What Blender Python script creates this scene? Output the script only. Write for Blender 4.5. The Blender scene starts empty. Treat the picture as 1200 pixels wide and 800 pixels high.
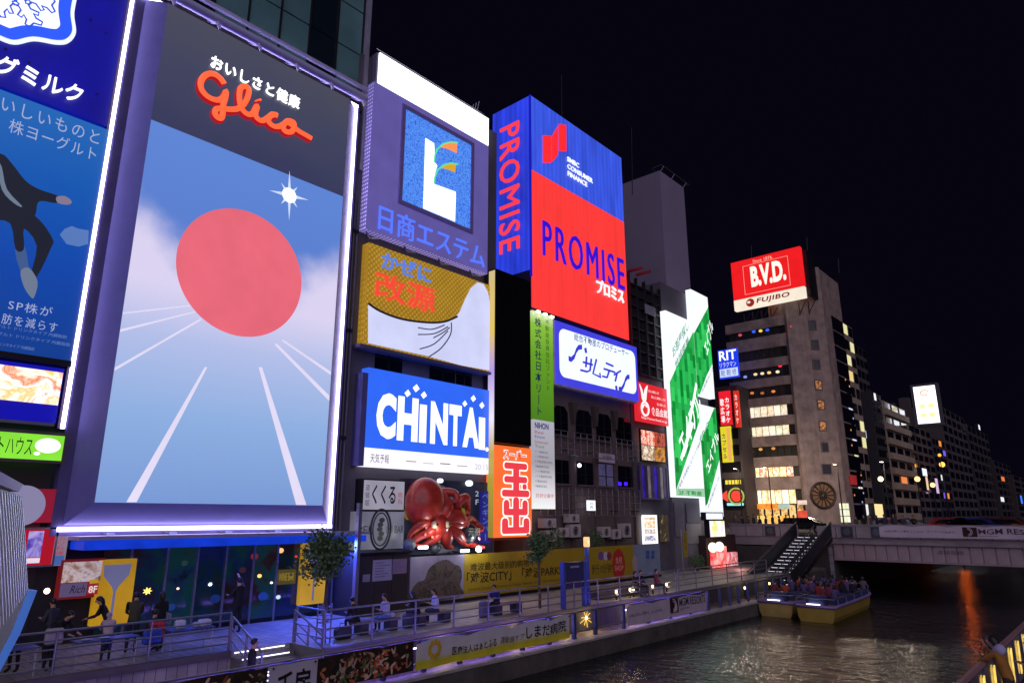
import bpy, bmesh, math, random
from mathutils import Vector, Matrix, Quaternion
rnd = random.Random(11)
S = bpy.context.scene
COL = S.collection
# ---------------------------------------------------------------- camera, sky, fill sun, exposure
EYE = Vector((0, 0, 5.65))
PITCH = math.atan(205/800); YAW = math.radians(41.67)
cam = bpy.data.objects.new('camera', bpy.data.cameras.new('camera')); COL.objects.link(cam)
cam.data.sensor_width = 36; cam.data.lens = 24; cam.data.clip_start = .1; cam.data.clip_end = 3000
cam.location = EYE; cam.rotation_euler = (math.pi/2+PITCH, 0, YAW); S.camera = cam
W = bpy.data.worlds.new('World'); S.world = W; W.use_nodes = True
wn = W.node_tree.nodes; wl = W.node_tree.links
sky = wn.new('ShaderNodeTexSky'); sky.sky_type = 'NISHITA'; sky.sun_disc = False
sky.sun_elevation = math.radians(-7); sky.sun_rotation = math.radians(100); sky.air_density = 1.2; sky.ozone_density = 3
mixw = wn.new('ShaderNodeMixRGB'); mixw.blend_type = 'ADD'; mixw.inputs[0].default_value = 1
mixw.inputs[2].default_value = (.022, .018, .062, 1)
wl.new(sky.outputs[0], mixw.inputs[1]); wl.new(mixw.outputs[0], wn['Background'].inputs[0])
wn['Background'].inputs[1].default_value = .08
sun = bpy.data.objects.new('sun', bpy.data.lights.new('sun', 'SUN')); COL.objects.link(sun)
sun.data.energy = 1.1; sun.data.angle = math.radians(80); sun.data.color = (.86, .74, 1.0)  # added violet fill for the unseen opposite bank's signs, not sunlight
sun.rotation_euler = Vector((-1.0, .8, -.5)).to_track_quat('-Z', 'Y').to_euler()
S.view_settings.view_transform = 'Standard'; S.view_settings.look = 'None'
S.view_settings.exposure = 0; S.view_settings.gamma = 1; S.view_settings.use_curve_mapping = False
cy = S.cycles
cy.use_denoising = True; cy.max_bounces = 5; cy.diffuse_bounces = 2; cy.glossy_bounces = 3; cy.transmission_bounces = 4
cy.sample_clamp_indirect = 3; cy.caustics_reflective = False; cy.caustics_refractive = False
# ---------------------------------------------------------------- pixel geometry of the place
FW = Vector((-math.sin(YAW)*math.cos(PITCH), math.cos(YAW)*math.cos(PITCH), math.sin(PITCH)))
RT = Vector((math.cos(YAW), math.sin(YAW), 0)); UP = RT.cross(FW)
def ray(x, y): return FW+RT*((x-600)/800)-UP*((y-400)/800)
class Fr:                                    # a plane of the place with its own axes (u right, v up, n out)
    def __init__(s, o, u, v, n): s.o, s.u, s.v, s.n = Vector(o), Vector(u), Vector(v), Vector(n)
    def P(s, a, b, w=0): return s.o+s.u*a+s.v*b+s.n*w
    def px(s, x, y):
        d = ray(x, y); t = (s.o-EYE).dot(s.n)/d.dot(s.n); q = EYE+d*t-s.o
        return q.dot(s.u), q.dot(s.v)
    def pts(s, l): return [s.px(*p) for p in l]
    def rect(s, xl, yt, xr, yb):
        a, d = s.px(xl, yt); c, b = s.px(xr, yb); return a, b, c, d      # u0 v0 u1 v1
    def cr(s, xl, xr, xc, yt, yb):                          # rect from two columns, heights read at column xc
        v1 = s.px(xc, yt)[1]; v0 = s.px(xc, yb)[1]; return s.px(xl, (yt+yb)/2)[0], v0, s.px(xr, (yt+yb)/2)[0], v1
    def out(s, w): return Fr(s.o+s.n*w, s.u, s.v, s.n)
def FX(X): return Fr((X, 0, 0), (0, 1, 0), (0, 0, 1), (1, 0, 0))          # river facade, coordinates (Y, Z)
def FY(Y): return Fr((0, Y, 0), (1, 0, 0), (0, 0, 1), (0, -1, 0))         # faces the camera end, coordinates (X, Z)
def FZ(Z): return Fr((0, 0, Z), (1, 0, 0), (0, 1, 0), (0, 0, 1))
# ---------------------------------------------------------------- materials
def lin(h, k=1.0):
    h = h.lstrip('#'); c = [int(h[i:i+2], 16)/255 for i in (0, 2, 4)]
    return tuple((v/12.92 if v <= .04045 else ((v+.055)/1.055)**2.4)*k for v in c)+(1,)
MC = {}
def new_mat(name):
    m = bpy.data.materials.new(name); m.use_nodes = True
    return m, m.node_tree.nodes, m.node_tree.links, m.node_tree.nodes['Principled BSDF']
def mat(key, h, rough=.6, metal=0, var=.22, vs=1.3, bump=0, bs=30, spec=.5, coat=0):
    if key in MC: return MC[key]
    m, n, l, b = new_mat(key)
    b.inputs['Roughness'].default_value = rough; b.inputs['Metallic'].default_value = metal
    b.inputs['Specular IOR Level'].default_value = spec; b.inputs['Coat Weight'].default_value = coat
    b.inputs['Base Color'].default_value = lin(h)
    if var:
        tc = n.new('ShaderNodeTexCoord'); t = n.new('ShaderNodeTexNoise'); t.inputs['Scale'].default_value = vs
        t.inputs['Detail'].default_value = 7; t.inputs['Roughness'].default_value = .65
        r = n.new('ShaderNodeMapRange'); r.inputs[1].default_value = .3; r.inputs[2].default_value = .7
        r.inputs[3].default_value = 1-var; r.inputs[4].default_value = 1+var*.6
        mx = n.new('ShaderNodeMixRGB'); mx.blend_type = 'MULTIPLY'; mx.inputs[0].default_value = 1
        mx.inputs[1].default_value = lin(h)
        l.new(tc.outputs['Object'], t.inputs['Vector']); l.new(t.outputs[0], r.inputs[0]); l.new(r.outputs[0], mx.inputs[2])
        l.new(mx.outputs[0], b.inputs['Base Color'])
        r2 = n.new('ShaderNodeMapRange'); r2.inputs[3].default_value = max(.02, rough-.12); r2.inputs[4].default_value = min(1, rough+.15)
        l.new(t.outputs[0], r2.inputs[0]); l.new(r2.outputs[0], b.inputs['Roughness'])
    if bump:
        tc = n.new('ShaderNodeTexCoord'); t = n.new('ShaderNodeTexNoise'); t.inputs['Scale'].default_value = bs
        t.inputs['Detail'].default_value = 5
        bp = n.new('ShaderNodeBump'); bp.inputs['Strength'].default_value = bump; bp.inputs['Distance'].default_value = .02
        l.new(tc.outputs['Object'], t.inputs['Vector']); l.new(t.outputs[0], bp.inputs['Height']); l.new(bp.outputs[0], b.inputs['Normal'])
    MC[key] = m; return m
def emi(key, h, k=1.0, sample=True, var=.10, vs=.8, base='#101014', rough=.4):
    if key in MC: return MC[key]
    m, n, l, b = new_mat(key)
    b.inputs['Base Color'].default_value = lin(base); b.inputs['Roughness'].default_value = rough
    b.inputs['Emission Color'].default_value = lin(h); b.inputs['Emission Strength'].default_value = k
    if var:
        tc = n.new('ShaderNodeTexCoord'); t = n.new('ShaderNodeTexNoise'); t.inputs['Scale'].default_value = vs; t.inputs['Detail'].default_value = 4
        r = n.new('ShaderNodeMapRange'); r.inputs[1].default_value = .3; r.inputs[2].default_value = .7
        r.inputs[3].default_value = k*(1-var); r.inputs[4].default_value = k*(1+var)
        l.new(tc.outputs['Object'], t.inputs['Vector']); l.new(t.outputs[0], r.inputs[0]); l.new(r.outputs[0], b.inputs['Emission Strength'])
    if not sample: m.cycles.emission_sampling = 'NONE'
    MC[key] = m; return m
def lit(h, k=1.0): return emi('lit_%s_%g' % (h, k), h, k, sample=False, var=0)        # lettering and small lit marks
def print_(h): return mat('print_'+h, h, .55, var=.12, vs=3)                         # flat printed ink
def screen(key, stops, axis=2, lo=0., hi=1., k=1., led=0, scale=6., sample=True, noise=.0, base='#0a0a10'):
    """a lit panel whose picture is a colour ramp along one object axis, broken up by noise"""
    if key in MC: return MC[key]
    m, n, l, b = new_mat(key)
    b.inputs['Base Color'].default_value = lin(base); b.inputs['Roughness'].default_value = .35
    tc = n.new('ShaderNodeTexCoord'); sp = n.new('ShaderNodeSeparateXYZ'); l.new(tc.outputs['Object'], sp.inputs[0])
    r = n.new('ShaderNodeMapRange'); r.inputs[1].default_value = lo; r.inputs[2].default_value = hi
    l.new(sp.outputs[axis], r.inputs[0]); src = r.outputs[0]
    if noise:
        t = n.new('ShaderNodeTexNoise'); t.inputs['Scale'].default_value = scale; t.inputs['Detail'].default_value = 6
        l.new(tc.outputs['Object'], t.inputs['Vector'])
        a = n.new('ShaderNodeMath'); a.operation = 'MULTIPLY_ADD'; a.inputs[1].default_value = noise; l.new(t.outputs[0], a.inputs[0])
        a2 = n.new('ShaderNodeMath'); a2.operation = 'SUBTRACT'; a2.inputs[1].default_value = noise*.5
        l.new(src, a.inputs[2]); l.new(a.outputs[0], a2.inputs[0]); src = a2.outputs[0]
    cr = n.new('ShaderNodeValToRGB'); e = cr.color_ramp.elements
    while len(e) < len(stops): e.new(.5)
    for i, (p, h) in enumerate(stops): e[i].position = p; e[i].color = lin(h)
    l.new(src, cr.inputs[0]); outc = cr.outputs[0]
    if led:                                                                          # fine diode grid
        w = n.new('ShaderNodeTexVoronoi'); w.inputs['Scale'].default_value = led; w.inputs['Randomness'].default_value = .15
        l.new(tc.outputs['Object'], w.inputs['Vector'])
        rr = n.new('ShaderNodeMapRange'); rr.inputs[1].default_value = .1; rr.inputs[2].default_value = .7
        rr.inputs[3].default_value = 1.12; rr.inputs[4].default_value = .82
        l.new(w.outputs[0], rr.inputs[0])
        mx = n.new('ShaderNodeMixRGB'); mx.blend_type = 'MULTIPLY'; mx.inputs[0].default_value = 1
        l.new(outc, mx.inputs[1]); l.new(rr.outputs[0], mx.inputs[2]); outc = mx.outputs[0]
    l.new(outc, b.inputs['Emission Color']); b.inputs['Emission Strength'].default_value = k
    if not sample: m.cycles.emission_sampling = 'NONE'
    MC[key] = m; return m
def photo(key, cols, scale=6., k=0., dist=.6):
    """a printed or lit photograph seen from afar: blotches of its colours (k > 0: backlit)"""
    if key in MC: return MC[key]
    m, n, l, b = new_mat(key)
    tc = n.new('ShaderNodeTexCoord'); t = n.new('ShaderNodeTexNoise'); t.inputs['Scale'].default_value = scale
    t.inputs['Detail'].default_value = 8; t.inputs['Distortion'].default_value = dist; t.inputs['Roughness'].default_value = .62
    l.new(tc.outputs['Object'], t.inputs['Vector'])
    cr = n.new('ShaderNodeValToRGB'); e = cr.color_ramp.elements
    while len(e) < len(cols): e.new(.5)
    for i, h in enumerate(cols): e[i].position = .28+.44*i/(len(cols)-1); e[i].color = lin(h)
    l.new(t.outputs[0], cr.inputs[0]); l.new(cr.outputs[0], b.inputs['Base Color']); b.inputs['Roughness'].default_value = .5
    if k:
        l.new(cr.outputs[0], b.inputs['Emission Color']); b.inputs['Emission Strength'].default_value = k
        m.cycles.emission_sampling = 'NONE'
    MC[key] = m; return m
def glass(key, h, rough=.08, k=0, alpha=None):
    if key in MC: return MC[key]
    m, n, l, b = new_mat(key)
    b.inputs['Base Color'].default_value = lin(h); b.inputs['Roughness'].default_value = rough
    b.inputs['Specular IOR Level'].default_value = .7; b.inputs['Coat Weight'].default_value = .5; b.inputs['Coat Roughness'].default_value = .03
    if k: b.inputs['Emission Color'].default_value = lin(h); b.inputs['Emission Strength'].default_value = k
    MC[key] = m; return m
# ---------------------------------------------------------------- mesh building
class MB:
    def __init__(s): s.v = []; s.f = []; s.smooth = False
    def add(s, vs, fs):
        k = len(s.v); s.v += [Vector(p) for p in vs]; s.f += [tuple(i+k for i in f) for f in fs]; return s
    def hexa(s, c):
        return s.add(c, [(0, 3, 2, 1), (4, 5, 6, 7), (0, 1, 5, 4), (1, 2, 6, 5), (2, 3, 7, 6), (3, 0, 4, 7)])
    def box(s, x0, x1, y0, y1, z0, z1):
        return s.hexa([(x0, y0, z0), (x1, y0, z0), (x1, y1, z0), (x0, y1, z0), (x0, y0, z1), (x1, y0, z1), (x1, y1, z1), (x0, y1, z1)])
    def fbox(s, F, a0, b0, a1, b1, w0, w1):
        return s.hexa([F.P(a0, b0, w0), F.P(a1, b0, w0), F.P(a1, b1, w0), F.P(a0, b1, w0), F.P(a0, b0, w1), F.P(a1, b0, w1), F.P(a1, b1, w1), F.P(a0, b1, w1)])
    def cbox(s, x0, x1, y0, y1, z0, z1, c=.02):            # chamfered box
        bm = bmesh.new(); bmesh.ops.create_cube(bm, size=1)
        for v in bm.verts: v.co = Vector(((x0+x1)/2+v.co.x*(x1-x0), (y0+y1)/2+v.co.y*(y1-y0), (z0+z1)/2+v.co.z*(z1-z0)))
        bmesh.ops.bevel(bm, geom=bm.edges[:], offset=c, segments=1, affect='EDGES', profile=.5)
        bm.verts.index_update(); s.add([v.co.copy() for v in bm.verts], [[v.index for v in f.verts] for f in bm.faces]); bm.free(); return s
    def prism(s, F, pts, w0, w1):                          # polygon in a frame, extruded along its normal
        n = len(pts); ar = sum(pts[i][0]*pts[(i+1) % n][1]-pts[(i+1) % n][0]*pts[i][1] for i in range(n))
        if ar < 0: pts = pts[::-1]
        vs = [F.P(a, b, w0) for a, b in pts]+[F.P(a, b, w1) for a, b in pts]
        fs = [tuple(range(n, 2*n)), tuple(range(n-1, -1, -1))]+[(i, (i+1) % n, n+(i+1) % n, n+i) for i in range(n)]
        return s.add(vs, fs)
    def frame(s, F, a0, b0, a1, b1, t, w0, w1):            # picture frame of four butted bars, t wide, outside the rect
        s.fbox(F, a0-t, b0-t, a1+t, b0, w0, w1); s.fbox(F, a0-t, b1, a1+t, b1+t, w0, w1)
        s.fbox(F, a0-t, b0, a0, b1, w0, w1); s.fbox(F, a1, b0, a1+t, b1, w0, w1); return s
    def tube(s, path, r, seg=8, closed=False, taper=None, cap=True):
        p = [Vector(q) for q in path]; n = len(p); k = len(s.v)
        ts = []
        for i in range(n):
            a = p[(i-1) % n] if (closed or i > 0) else p[i]; b = p[(i+1) % n] if (closed or i < n-1) else p[i]
            d = (b-a); ts.append(d.normalized() if d.length > 1e-9 else Vector((0, 0, 1)))
        nrm = ts[0].orthogonal().normalized()
        for i in range(n):
            if i:
                q = ts[i-1].rotation_difference(ts[i]); nrm = (q @ nrm); nrm = (nrm-ts[i]*nrm.dot(ts[i])).normalized()
            bn = ts[i].cross(nrm); rr = taper[i] if taper else r
            for j in range(seg):
                a = 2*math.pi*j/seg; s.v.append(p[i]+(nrm*math.cos(a)+bn*math.sin(a))*rr)
        m = n if closed else n-1
        for i in range(m):
            for j in range(seg):
                a = k+i*seg+j; b = k+i*seg+(j+1) % seg; i2 = (i+1) % n
                s.f.append((a, b, k+i2*seg+(j+1) % seg, k+i2*seg+j))
        if cap and not closed:
            s.f.append(tuple(k+j for j in range(seg-1, -1, -1))); s.f.append(tuple(k+(n-1)*seg+j for j in range(seg)))
        return s
    def bar(s, a, b, r, seg=6): return s.tube([a, b], r, seg)
    def sphere(s, c, r, seg=10, rings=7, sc=(1, 1, 1)):
        k = len(s.v); c = Vector(c)
        s.v.append(c+Vector((0, 0, r*sc[2])))
        for i in range(1, rings):
            t = math.pi*i/rings
            for j in range(seg):
                a = 2*math.pi*j/seg; s.v.append(c+Vector((r*sc[0]*math.sin(t)*math.cos(a), r*sc[1]*math.sin(t)*math.sin(a), r*sc[2]*math.cos(t))))
        s.v.append(c-Vector((0, 0, r*sc[2]))); e = len(s.v)-1
        for j in range(seg):
            s.f.append((k, k+1+j, k+1+(j+1) % seg)); q = k+1+(rings-2)*seg; s.f.append((q+j, e, q+(j+1) % seg))
            for i in range(rings-2):
                a = k+1+i*seg; s.f.append((a+j, a+seg+j, a+seg+(j+1) % seg, a+(j+1) % seg))
        return s
    def lathe(s, c, prof, seg=16):                          # prof: (r, z)
        k = len(s.v); c = Vector(c)
        for r, z in prof:
            for j in range(seg): a = 2*math.pi*j/seg; s.v.append(c+Vector((r*math.cos(a), r*math.sin(a), z)))
        for i in range(len(prof)-1):
            for j in range(seg): a = k+i*seg; s.f.append((a+j, a+(j+1) % seg, a+seg+(j+1) % seg, a+seg+j))
        s.f.append(tuple(k+j for j in range(seg-1, -1, -1))); q = k+(len(prof)-1)*seg; s.f.append(tuple(q+j for j in range(seg)))
        return s
    def build(s, name, m, parent=None, smooth=None):
        me = bpy.data.meshes.new(name); o = Vector((0, 0, 0)) if parent is None else wloc(parent)
        me.from_pydata([v-o for v in s.v], [], s.f); me.materials.append(m)
        if smooth or (smooth is None and s.smooth):
            me.polygons.foreach_set('use_smooth', [True]*len(me.polygons)); me.set_sharp_from_angle(angle=math.radians(42))
        me.update(); ob = bpy.data.objects.new(name, me); COL.objects.link(ob)
        if parent is not None: ob.parent = parent
        return ob
WL = {}
def wloc(o):
    if o.name in WL: return WL[o.name]
    return wloc(o.parent)+o.location if o.parent else Vector(o.location)
def tag(o, label=None, cat=None, group=None, kind=None):
    if label: o['label'] = label
    if cat: o['category'] = cat
    if group: o['group'] = group
    if kind: o['kind'] = kind
    return o
def thing(name, label, cat, loc=(0, 0, 0), group=None, rz=0):
    o = bpy.data.objects.new(name, None); COL.objects.link(o); o.empty_display_size = .2
    o.location = loc; o.rotation_euler = (0, 0, rz); return tag(o, label, cat, group)
def struct(mb, name, m, smooth=None): return tag(mb.build(name, m, None, smooth), kind='structure')
def copy_tree(o, loc=None, rz=None, parent=None, label=None):
    c = o.copy(); COL.objects.link(c)
    if parent is not None: c.parent = parent
    if loc is not None: c.location = loc
    if rz is not None: c.rotation_euler = (0, 0, rz)
    if label: c['label'] = label
    for ch in list(o.children):
        copy_tree(ch, parent=c)
    return c
# ---------------------------------------------------------------- lettering
TX = {}
def text_geo(body, bold, shear, sp, lead, align):
    key = (body, bold, shear, sp, lead, align)
    if key in TX: return TX[key]
    cu = bpy.data.curves.new('t', 'FONT'); cu.body = body; cu.size = 1; cu.resolution_u = 3; cu.offset = bold
    cu.shear = shear; cu.space_character = sp; cu.space_line = lead; cu.align_x = align; cu.fill_mode = 'FRONT'
    ob = bpy.data.objects.new('t', cu); COL.objects.link(ob)
    dg = bpy.context.evaluated_depsgraph_get(); ev = ob.evaluated_get(dg); me = bpy.data.meshes.new_from_object(ev)
    vs = [(v.co.x, v.co.y) for v in me.vertices]; fs = [tuple(p.vertices) for p in me.polygons]
    bpy.data.objects.remove(ob); bpy.data.curves.remove(cu); bpy.data.meshes.remove(me)
    TX[key] = (vs, fs); return TX[key]
def text(parent, F, body, rc, m, w=.03, depth=0, bold=.0, shear=0, sp=1., lead=1., vert=False, align=None, name='lettering', rot=False, fit=True, warp=None, letters=None):
    """lettering fitted into rc = (u0, v0, u1, v1) of frame F, w proud of it"""
    if vert:
        vs, fs = [], []
        for i, c in enumerate(body.replace('ー', '丨')):
            a, b = text_geo(c, bold, shear, 1, 1, 'CENTER'); k = len(vs)
            vs += [(x, y-i*1.12*lead) for x, y in a]; fs += [tuple(j+k for j in f) for f in b]
    else: vs, fs = text_geo(body, bold, shear, sp, lead, align or 'LEFT')
    if rot: vs = [(y, -x) for x, y in vs]
    x0 = min(v[0] for v in vs); x1 = max(v[0] for v in vs); y0 = min(v[1] for v in vs); y1 = max(v[1] for v in vs)
    if len(rc) == 3:                                      # parallelogram: bottom left, bottom right, top left
        (ax, ay), (bx, by), (tx, ty) = rc
        q = [(ax+(bx-ax)*(x-x0)/(x1-x0)+(tx-ax)*(y-y0)/(y1-y0), ay+(by-ay)*(x-x0)/(x1-x0)+(ty-ay)*(y-y0)/(y1-y0)) for x, y in vs]
        return MB().add([F.P(a, b, w) for a, b in q], fs).build(name, m, parent)
    u0, v0, u1, v1 = rc; mb = MB(); k = len(vs); sx = (u1-u0)/max(1e-6, x1-x0); sy = (v1-v0)/max(1e-6, y1-y0)
    if not fit: sx = sy = min(sx, sy); u0 = (u0+u1)/2-sx*(x1-x0)/2; v0 = (v0+v1)/2-sy*(y1-y0)/2
    q = [(u0+(x-x0)*sx, v0+(y-y0)*sy) for x, y in vs]
    def solid(fl):
        mb = MB(); us = sorted({i for f in fl for i in f}); ix = {i: j for j, i in enumerate(us)}; k = len(us)
        mb.add([F.P(*q[i], w) for i in us], [tuple(ix[i] for i in f) for f in fl])
        if depth:                                         # side walls of solid letters
            cnt = {(f[i], f[(i+1) % len(f)]) for f in fl for i in range(len(f))}
            mb.v += [F.P(*q[i], w-depth) for i in us]
            for (a, b) in cnt:
                if (b, a) not in cnt: mb.f.append((ix[b], ix[a], k+ix[a], k+ix[b]))
        if warp: mb.v = [warp(p) for p in mb.v]
        return mb
    if letters is None: letters = len(body) <= 6 and '\n' not in body and ' ' not in body and not warp
    if not letters:
        o = solid(fs).build(name, m, parent)
        if len(body) > 6: o['kind'] = 'stuff'             # fine print
        return o
    par = list(range(len(vs)))                            # one object per character
    def root(i):
        while par[i] != i: par[i] = par[par[i]]; i = par[i]
        return i
    for f in fs:
        for i in f[1:]: par[root(i)] = root(f[0])
    isl = {}
    for f in fs: isl.setdefault(root(f[0]), []).append(f)
    ax = 1 if (vert or rot) else 0; sg = -1 if (vert or rot) else 1; items = []
    for fl in isl.values(): c = [sg*vs[i][ax] for f in fl for i in f]; items.append((min(c), max(c), fl))
    lo = min(i[0] for i in items); hi = max(i[1] for i in items); nch = len(body.replace(' ', '')); groups = {}
    if ord(body[0]) > 0x2000:
        for a, b, fl in items: groups.setdefault(min(nch-1, int(((a+b)/2-lo)/(hi-lo)*nch)), []).extend(fl)
    else:
        items.sort(key=lambda t: t[0]); end = -1e9; g = -1
        for a, b, fl in items:
            if a > end-.02: g += 1
            end = max(end, b); groups.setdefault(g, []).extend(fl)
    for fl in groups.values(): o = solid(fl).build('letter', m, parent)
    return o
def panel(parent, F, rc, m, w0=0, w1=.05, name='panel'): return MB().fbox(F, *rc, w0, w1).build(name, m, parent)
def circ(c, r, n=40, ry=None, a0=0, a1=2*math.pi):
    ry = ry or r; e = 0 if abs(a1-a0-2*math.pi) < 1e-6 else 1
    return [(c[0]+r*math.cos(a0+(a1-a0)*i/(n-e)), c[1]+ry*math.sin(a0+(a1-a0)*i/(n-e))) for i in range(n)]
def rrect(u0, v0, u1, v1, r, n=6):
    o = []
    for cx, cy_, s in ((u1-r, v1-r, 0), (u0+r, v1-r, 1), (u0+r, v0+r, 2), (u1-r, v0+r, 3)):
        o += [(cx+r*math.cos(math.pi/2*(s+i/n)), cy_+r*math.sin(math.pi/2*(s+i/n))) for i in range(n+1)]
    return o
def sub(rc, a, b, c, d): # part of a rect in fractions (from left, bottom, right, top)
    u0, v0, u1, v1 = rc; return (u0+(u1-u0)*a, v0+(v1-v0)*b, u0+(u1-u0)*c, v0+(v1-v0)*d)
def lamp(name, loc, power, color, r=.1, parent=None, kind='POINT', spot=None, aim=None):
    L = bpy.data.lights.new(name, kind); L.energy = power; L.color = color
    if kind != 'AREA': L.shadow_soft_size = r
    if spot: L.spot_size = spot; L.spot_blend = .6
    o = bpy.data.objects.new(name, L); COL.objects.link(o)
    if parent is not None: o.parent = parent; o.location = Vector(loc)-wloc(parent)
    else: o.location = loc
    if aim is not None: o.rotation_euler = (Vector(aim)-Vector(loc)).to_track_quat('-Z', 'Y').to_euler()
    return o
def spline(pts, n=6, closed=False):                     # Catmull-Rom through 2D/3D points
    P = [Vector(p) if len(p) == 3 else Vector((p[0], p[1], 0)) for p in pts]; k = len(P); o = []
    for i in range(k if closed else k-1):
        a = P[(i-1) % k] if closed else P[max(i-1, 0)]; b = P[i]; c = P[(i+1) % k]; d = P[(i+2) % k] if closed else P[min(i+2, k-1)]
        for j in range(n):
            t = j/n; o.append(.5*((2*b)+(c-a)*t+(2*a-5*b+4*c-d)*t*t+(3*b-a-3*c+d)*t**3))
    if not closed: o.append(P[-1])
    return o
# ================================================================ THE SETTING
ZB, ZU, ZR = .65, 1.65, 4.1            # boardwalk, promenade, road level above the water
XQ, XE = -18.0, -19.6                  # quay edge, edge of the raised promenade
def water_mat():
    m, n, l, b = new_mat('river_water')
    b.inputs['Base Color'].default_value = (.006, .008, .011, 1); b.inputs['Roughness'].default_value = .10
    b.inputs['IOR'].default_value = 1.33; b.inputs['Specular IOR Level'].default_value = .8
    tc = n.new('ShaderNodeTexCoord'); mp = n.new('ShaderNodeMapping'); mp.inputs['Rotation'].default_value = (0, 0, -.73)
    mp.inputs['Scale'].default_value = (1.0, 2.3, 1); l.new(tc.outputs['Object'], mp.inputs[0])
    hs = None
    for sc, k in ((.55, 1.0), (1.7, .55), (5.5, .16)):
        t = n.new('ShaderNodeTexNoise'); t.inputs['Scale'].default_value = sc; t.inputs['Detail'].default_value = 3; t.inputs['Distortion'].default_value = .6
        l.new(mp.outputs[0], t.inputs['Vector'])
        a = n.new('ShaderNodeMath'); a.operation = 'MULTIPLY_ADD'; a.inputs[1].default_value = k; l.new(t.outputs[0], a.inputs[0])
        if hs: l.new(hs, a.inputs[2])
        else: a.inputs[2].default_value = 0
        hs = a.outputs[0]
    bp = n.new('ShaderNodeBump'); bp.inputs['Strength'].default_value = .75; bp.inputs['Distance'].default_value = .16
    l.new(hs, bp.inputs['Height']); l.new(bp.outputs[0], b.inputs['Normal'])
    return m
def paver_mat(key, c1, c2, mortar, sc, w, h, rough=.5, rot=0., bumpk=.3):
    m, n, l, b = new_mat(key)
    tc = n.new('ShaderNodeTexCoord'); mp = n.new('ShaderNodeMapping'); mp.inputs['Rotation'].default_value = (0, 0, rot); l.new(tc.outputs['Object'], mp.inputs[0])
    br = n.new('ShaderNodeTexBrick'); br.inputs['Color1'].default_value = lin(c1); br.inputs['Color2'].default_value = lin(c2); br.inputs['Mortar'].default_value = lin(mortar)
    br.inputs['Scale'].default_value = sc; br.inputs['Brick Width'].default_value = w; br.inputs['Row Height'].default_value = h; br.inputs['Mortar Size'].default_value = .012
    l.new(mp.outputs[0], br.inputs['Vector'])
    t = n.new('ShaderNodeTexNoise'); t.inputs['Scale'].default_value = .9; t.inputs['Detail'].default_value = 8; l.new(tc.outputs['Object'], t.inputs['Vector'])
    r = n.new('ShaderNodeMapRange'); r.inputs[1].default_value = .3; r.inputs[2].default_value = .7; r.inputs[3].default_value = .6; r.inputs[4].default_value = 1.15
    l.new(t.outputs[0], r.inputs[0])
    mx = n.new('ShaderNodeMixRGB'); mx.blend_type = 'MULTIPLY'; mx.inputs[0].default_value = 1; l.new(br.outputs[0], mx.inputs[1]); l.new(r.outputs[0], mx.inputs[2])
    l.new(mx.outputs[0], b.inputs['Base Color'])
    r2 = n.new('ShaderNodeMapRange'); r2.inputs[3].default_value = rough-.15; r2.inputs[4].default_value = rough+.2; l.new(t.outputs[0], r2.inputs[0]); l.new(r2.outputs[0], b.inputs['Roughness'])
    bp = n.new('ShaderNodeBump'); bp.inputs['Strength'].default_value = bumpk; bp.inputs['Distance'].default_value = .01; bp.invert = True
    l.new(br.outputs['Fac'], bp.inputs['Height']); l.new(bp.outputs[0], b.inputs['Normal'])
    MC[key] = m; return m
CONC = mat('concrete', '#6b6864', .8, var=.35, vs=.7, bump=.3, bs=14)
CONCD = mat('dark_concrete', '#3e3c3c', .85, var=.4, vs=.8, bump=.3, bs=14)
PAVE = paver_mat('promenade_pavers', '#b0aaa6', '#9c9692', '#5c5856', 1, .6, .3)
DECKM = paver_mat('boardwalk_boards', '#a09088', '#8e8078', '#443c38', 1, 2.4, .16, rough=.5, rot=math.pi/2)
ASPH = mat('asphalt', '#3a3a3c', .85, var=.3, bump=.3, bs=60)
STEEL = mat('steel_rail', '#8d8e98', .38, .85, var=.2, vs=2)
DARKM = mat('dark_metal', '#26262c', .5, .6, var=.25)
BLACKM = mat('black_metal', '#101014', .45, .4, var=.2)
WHITEP = mat('white_paint', '#c9c8cc', .5, var=.12)
RIVER = water_mat()
struct(MB().add([(-17.9, -60, 0), (-2.8, -60, 0), (-2.8, 400, 0), (-17.9, 400, 0)], [(0, 1, 2, 3)]), 'river', RIVER)
struct(MB().add([(-1500, -1500, -1.6), (1500, -1500, -1.6), (1500, 1500, -1.6), (-1500, 1500, -1.6)], [(0, 1, 2, 3)]), 'ground', CONCD)
struct(MB().box(-60, -21.5, -30, 60, -1.5, ZU).box(-21.5, XE, 13.2, 60, -1.5, ZU-.0005), 'promenade', PAVE)
struct(MB().box(XE, XQ-.3, 13.2, 60, -1.5, ZB).box(-21.5, XQ-.3, -30, 13.2, -1.5, ZB), 'boardwalk', DECKM)
struct(MB().box(XQ-.3, XQ+.2, -30, 60.0, -1.5, ZB+.02), 'quay_wall', mat('quay_stone', '#54504c', .85, var=.5, vs=1.1, bump=.5, bs=9))
struct(MB().box(XQ-.34, XQ+.24, -30, 59.9, ZB+.02, ZB+.10), 'quay_kerb', mat('kerb_stone', '#a39c9c', .6, var=.25, bump=.2))
# cladding of the step between promenade and boardwalk, with its coping
struct(MB().box(XE, XE+.05, 13.25, 59.8, ZB+.002, ZU-.14), 'retaining_wall', paver_mat('retaining_stone', '#4a4541', '#3c3834', '#1c1a19', 1, .9, .3, rough=.8))
struct(MB().box(XE-.1, XE+.10, 13.22, 59.8, ZU-.14, ZU+.03), 'promenade_kerb', mat('kerb_dark', '#5c5658', .6, var=.25, bump=.2))
struct(MB().box(-21.6, -21.4, -30, 11.15, ZU-.16, ZU+.03), 'platform_kerb', MC['kerb_dark'])
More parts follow.
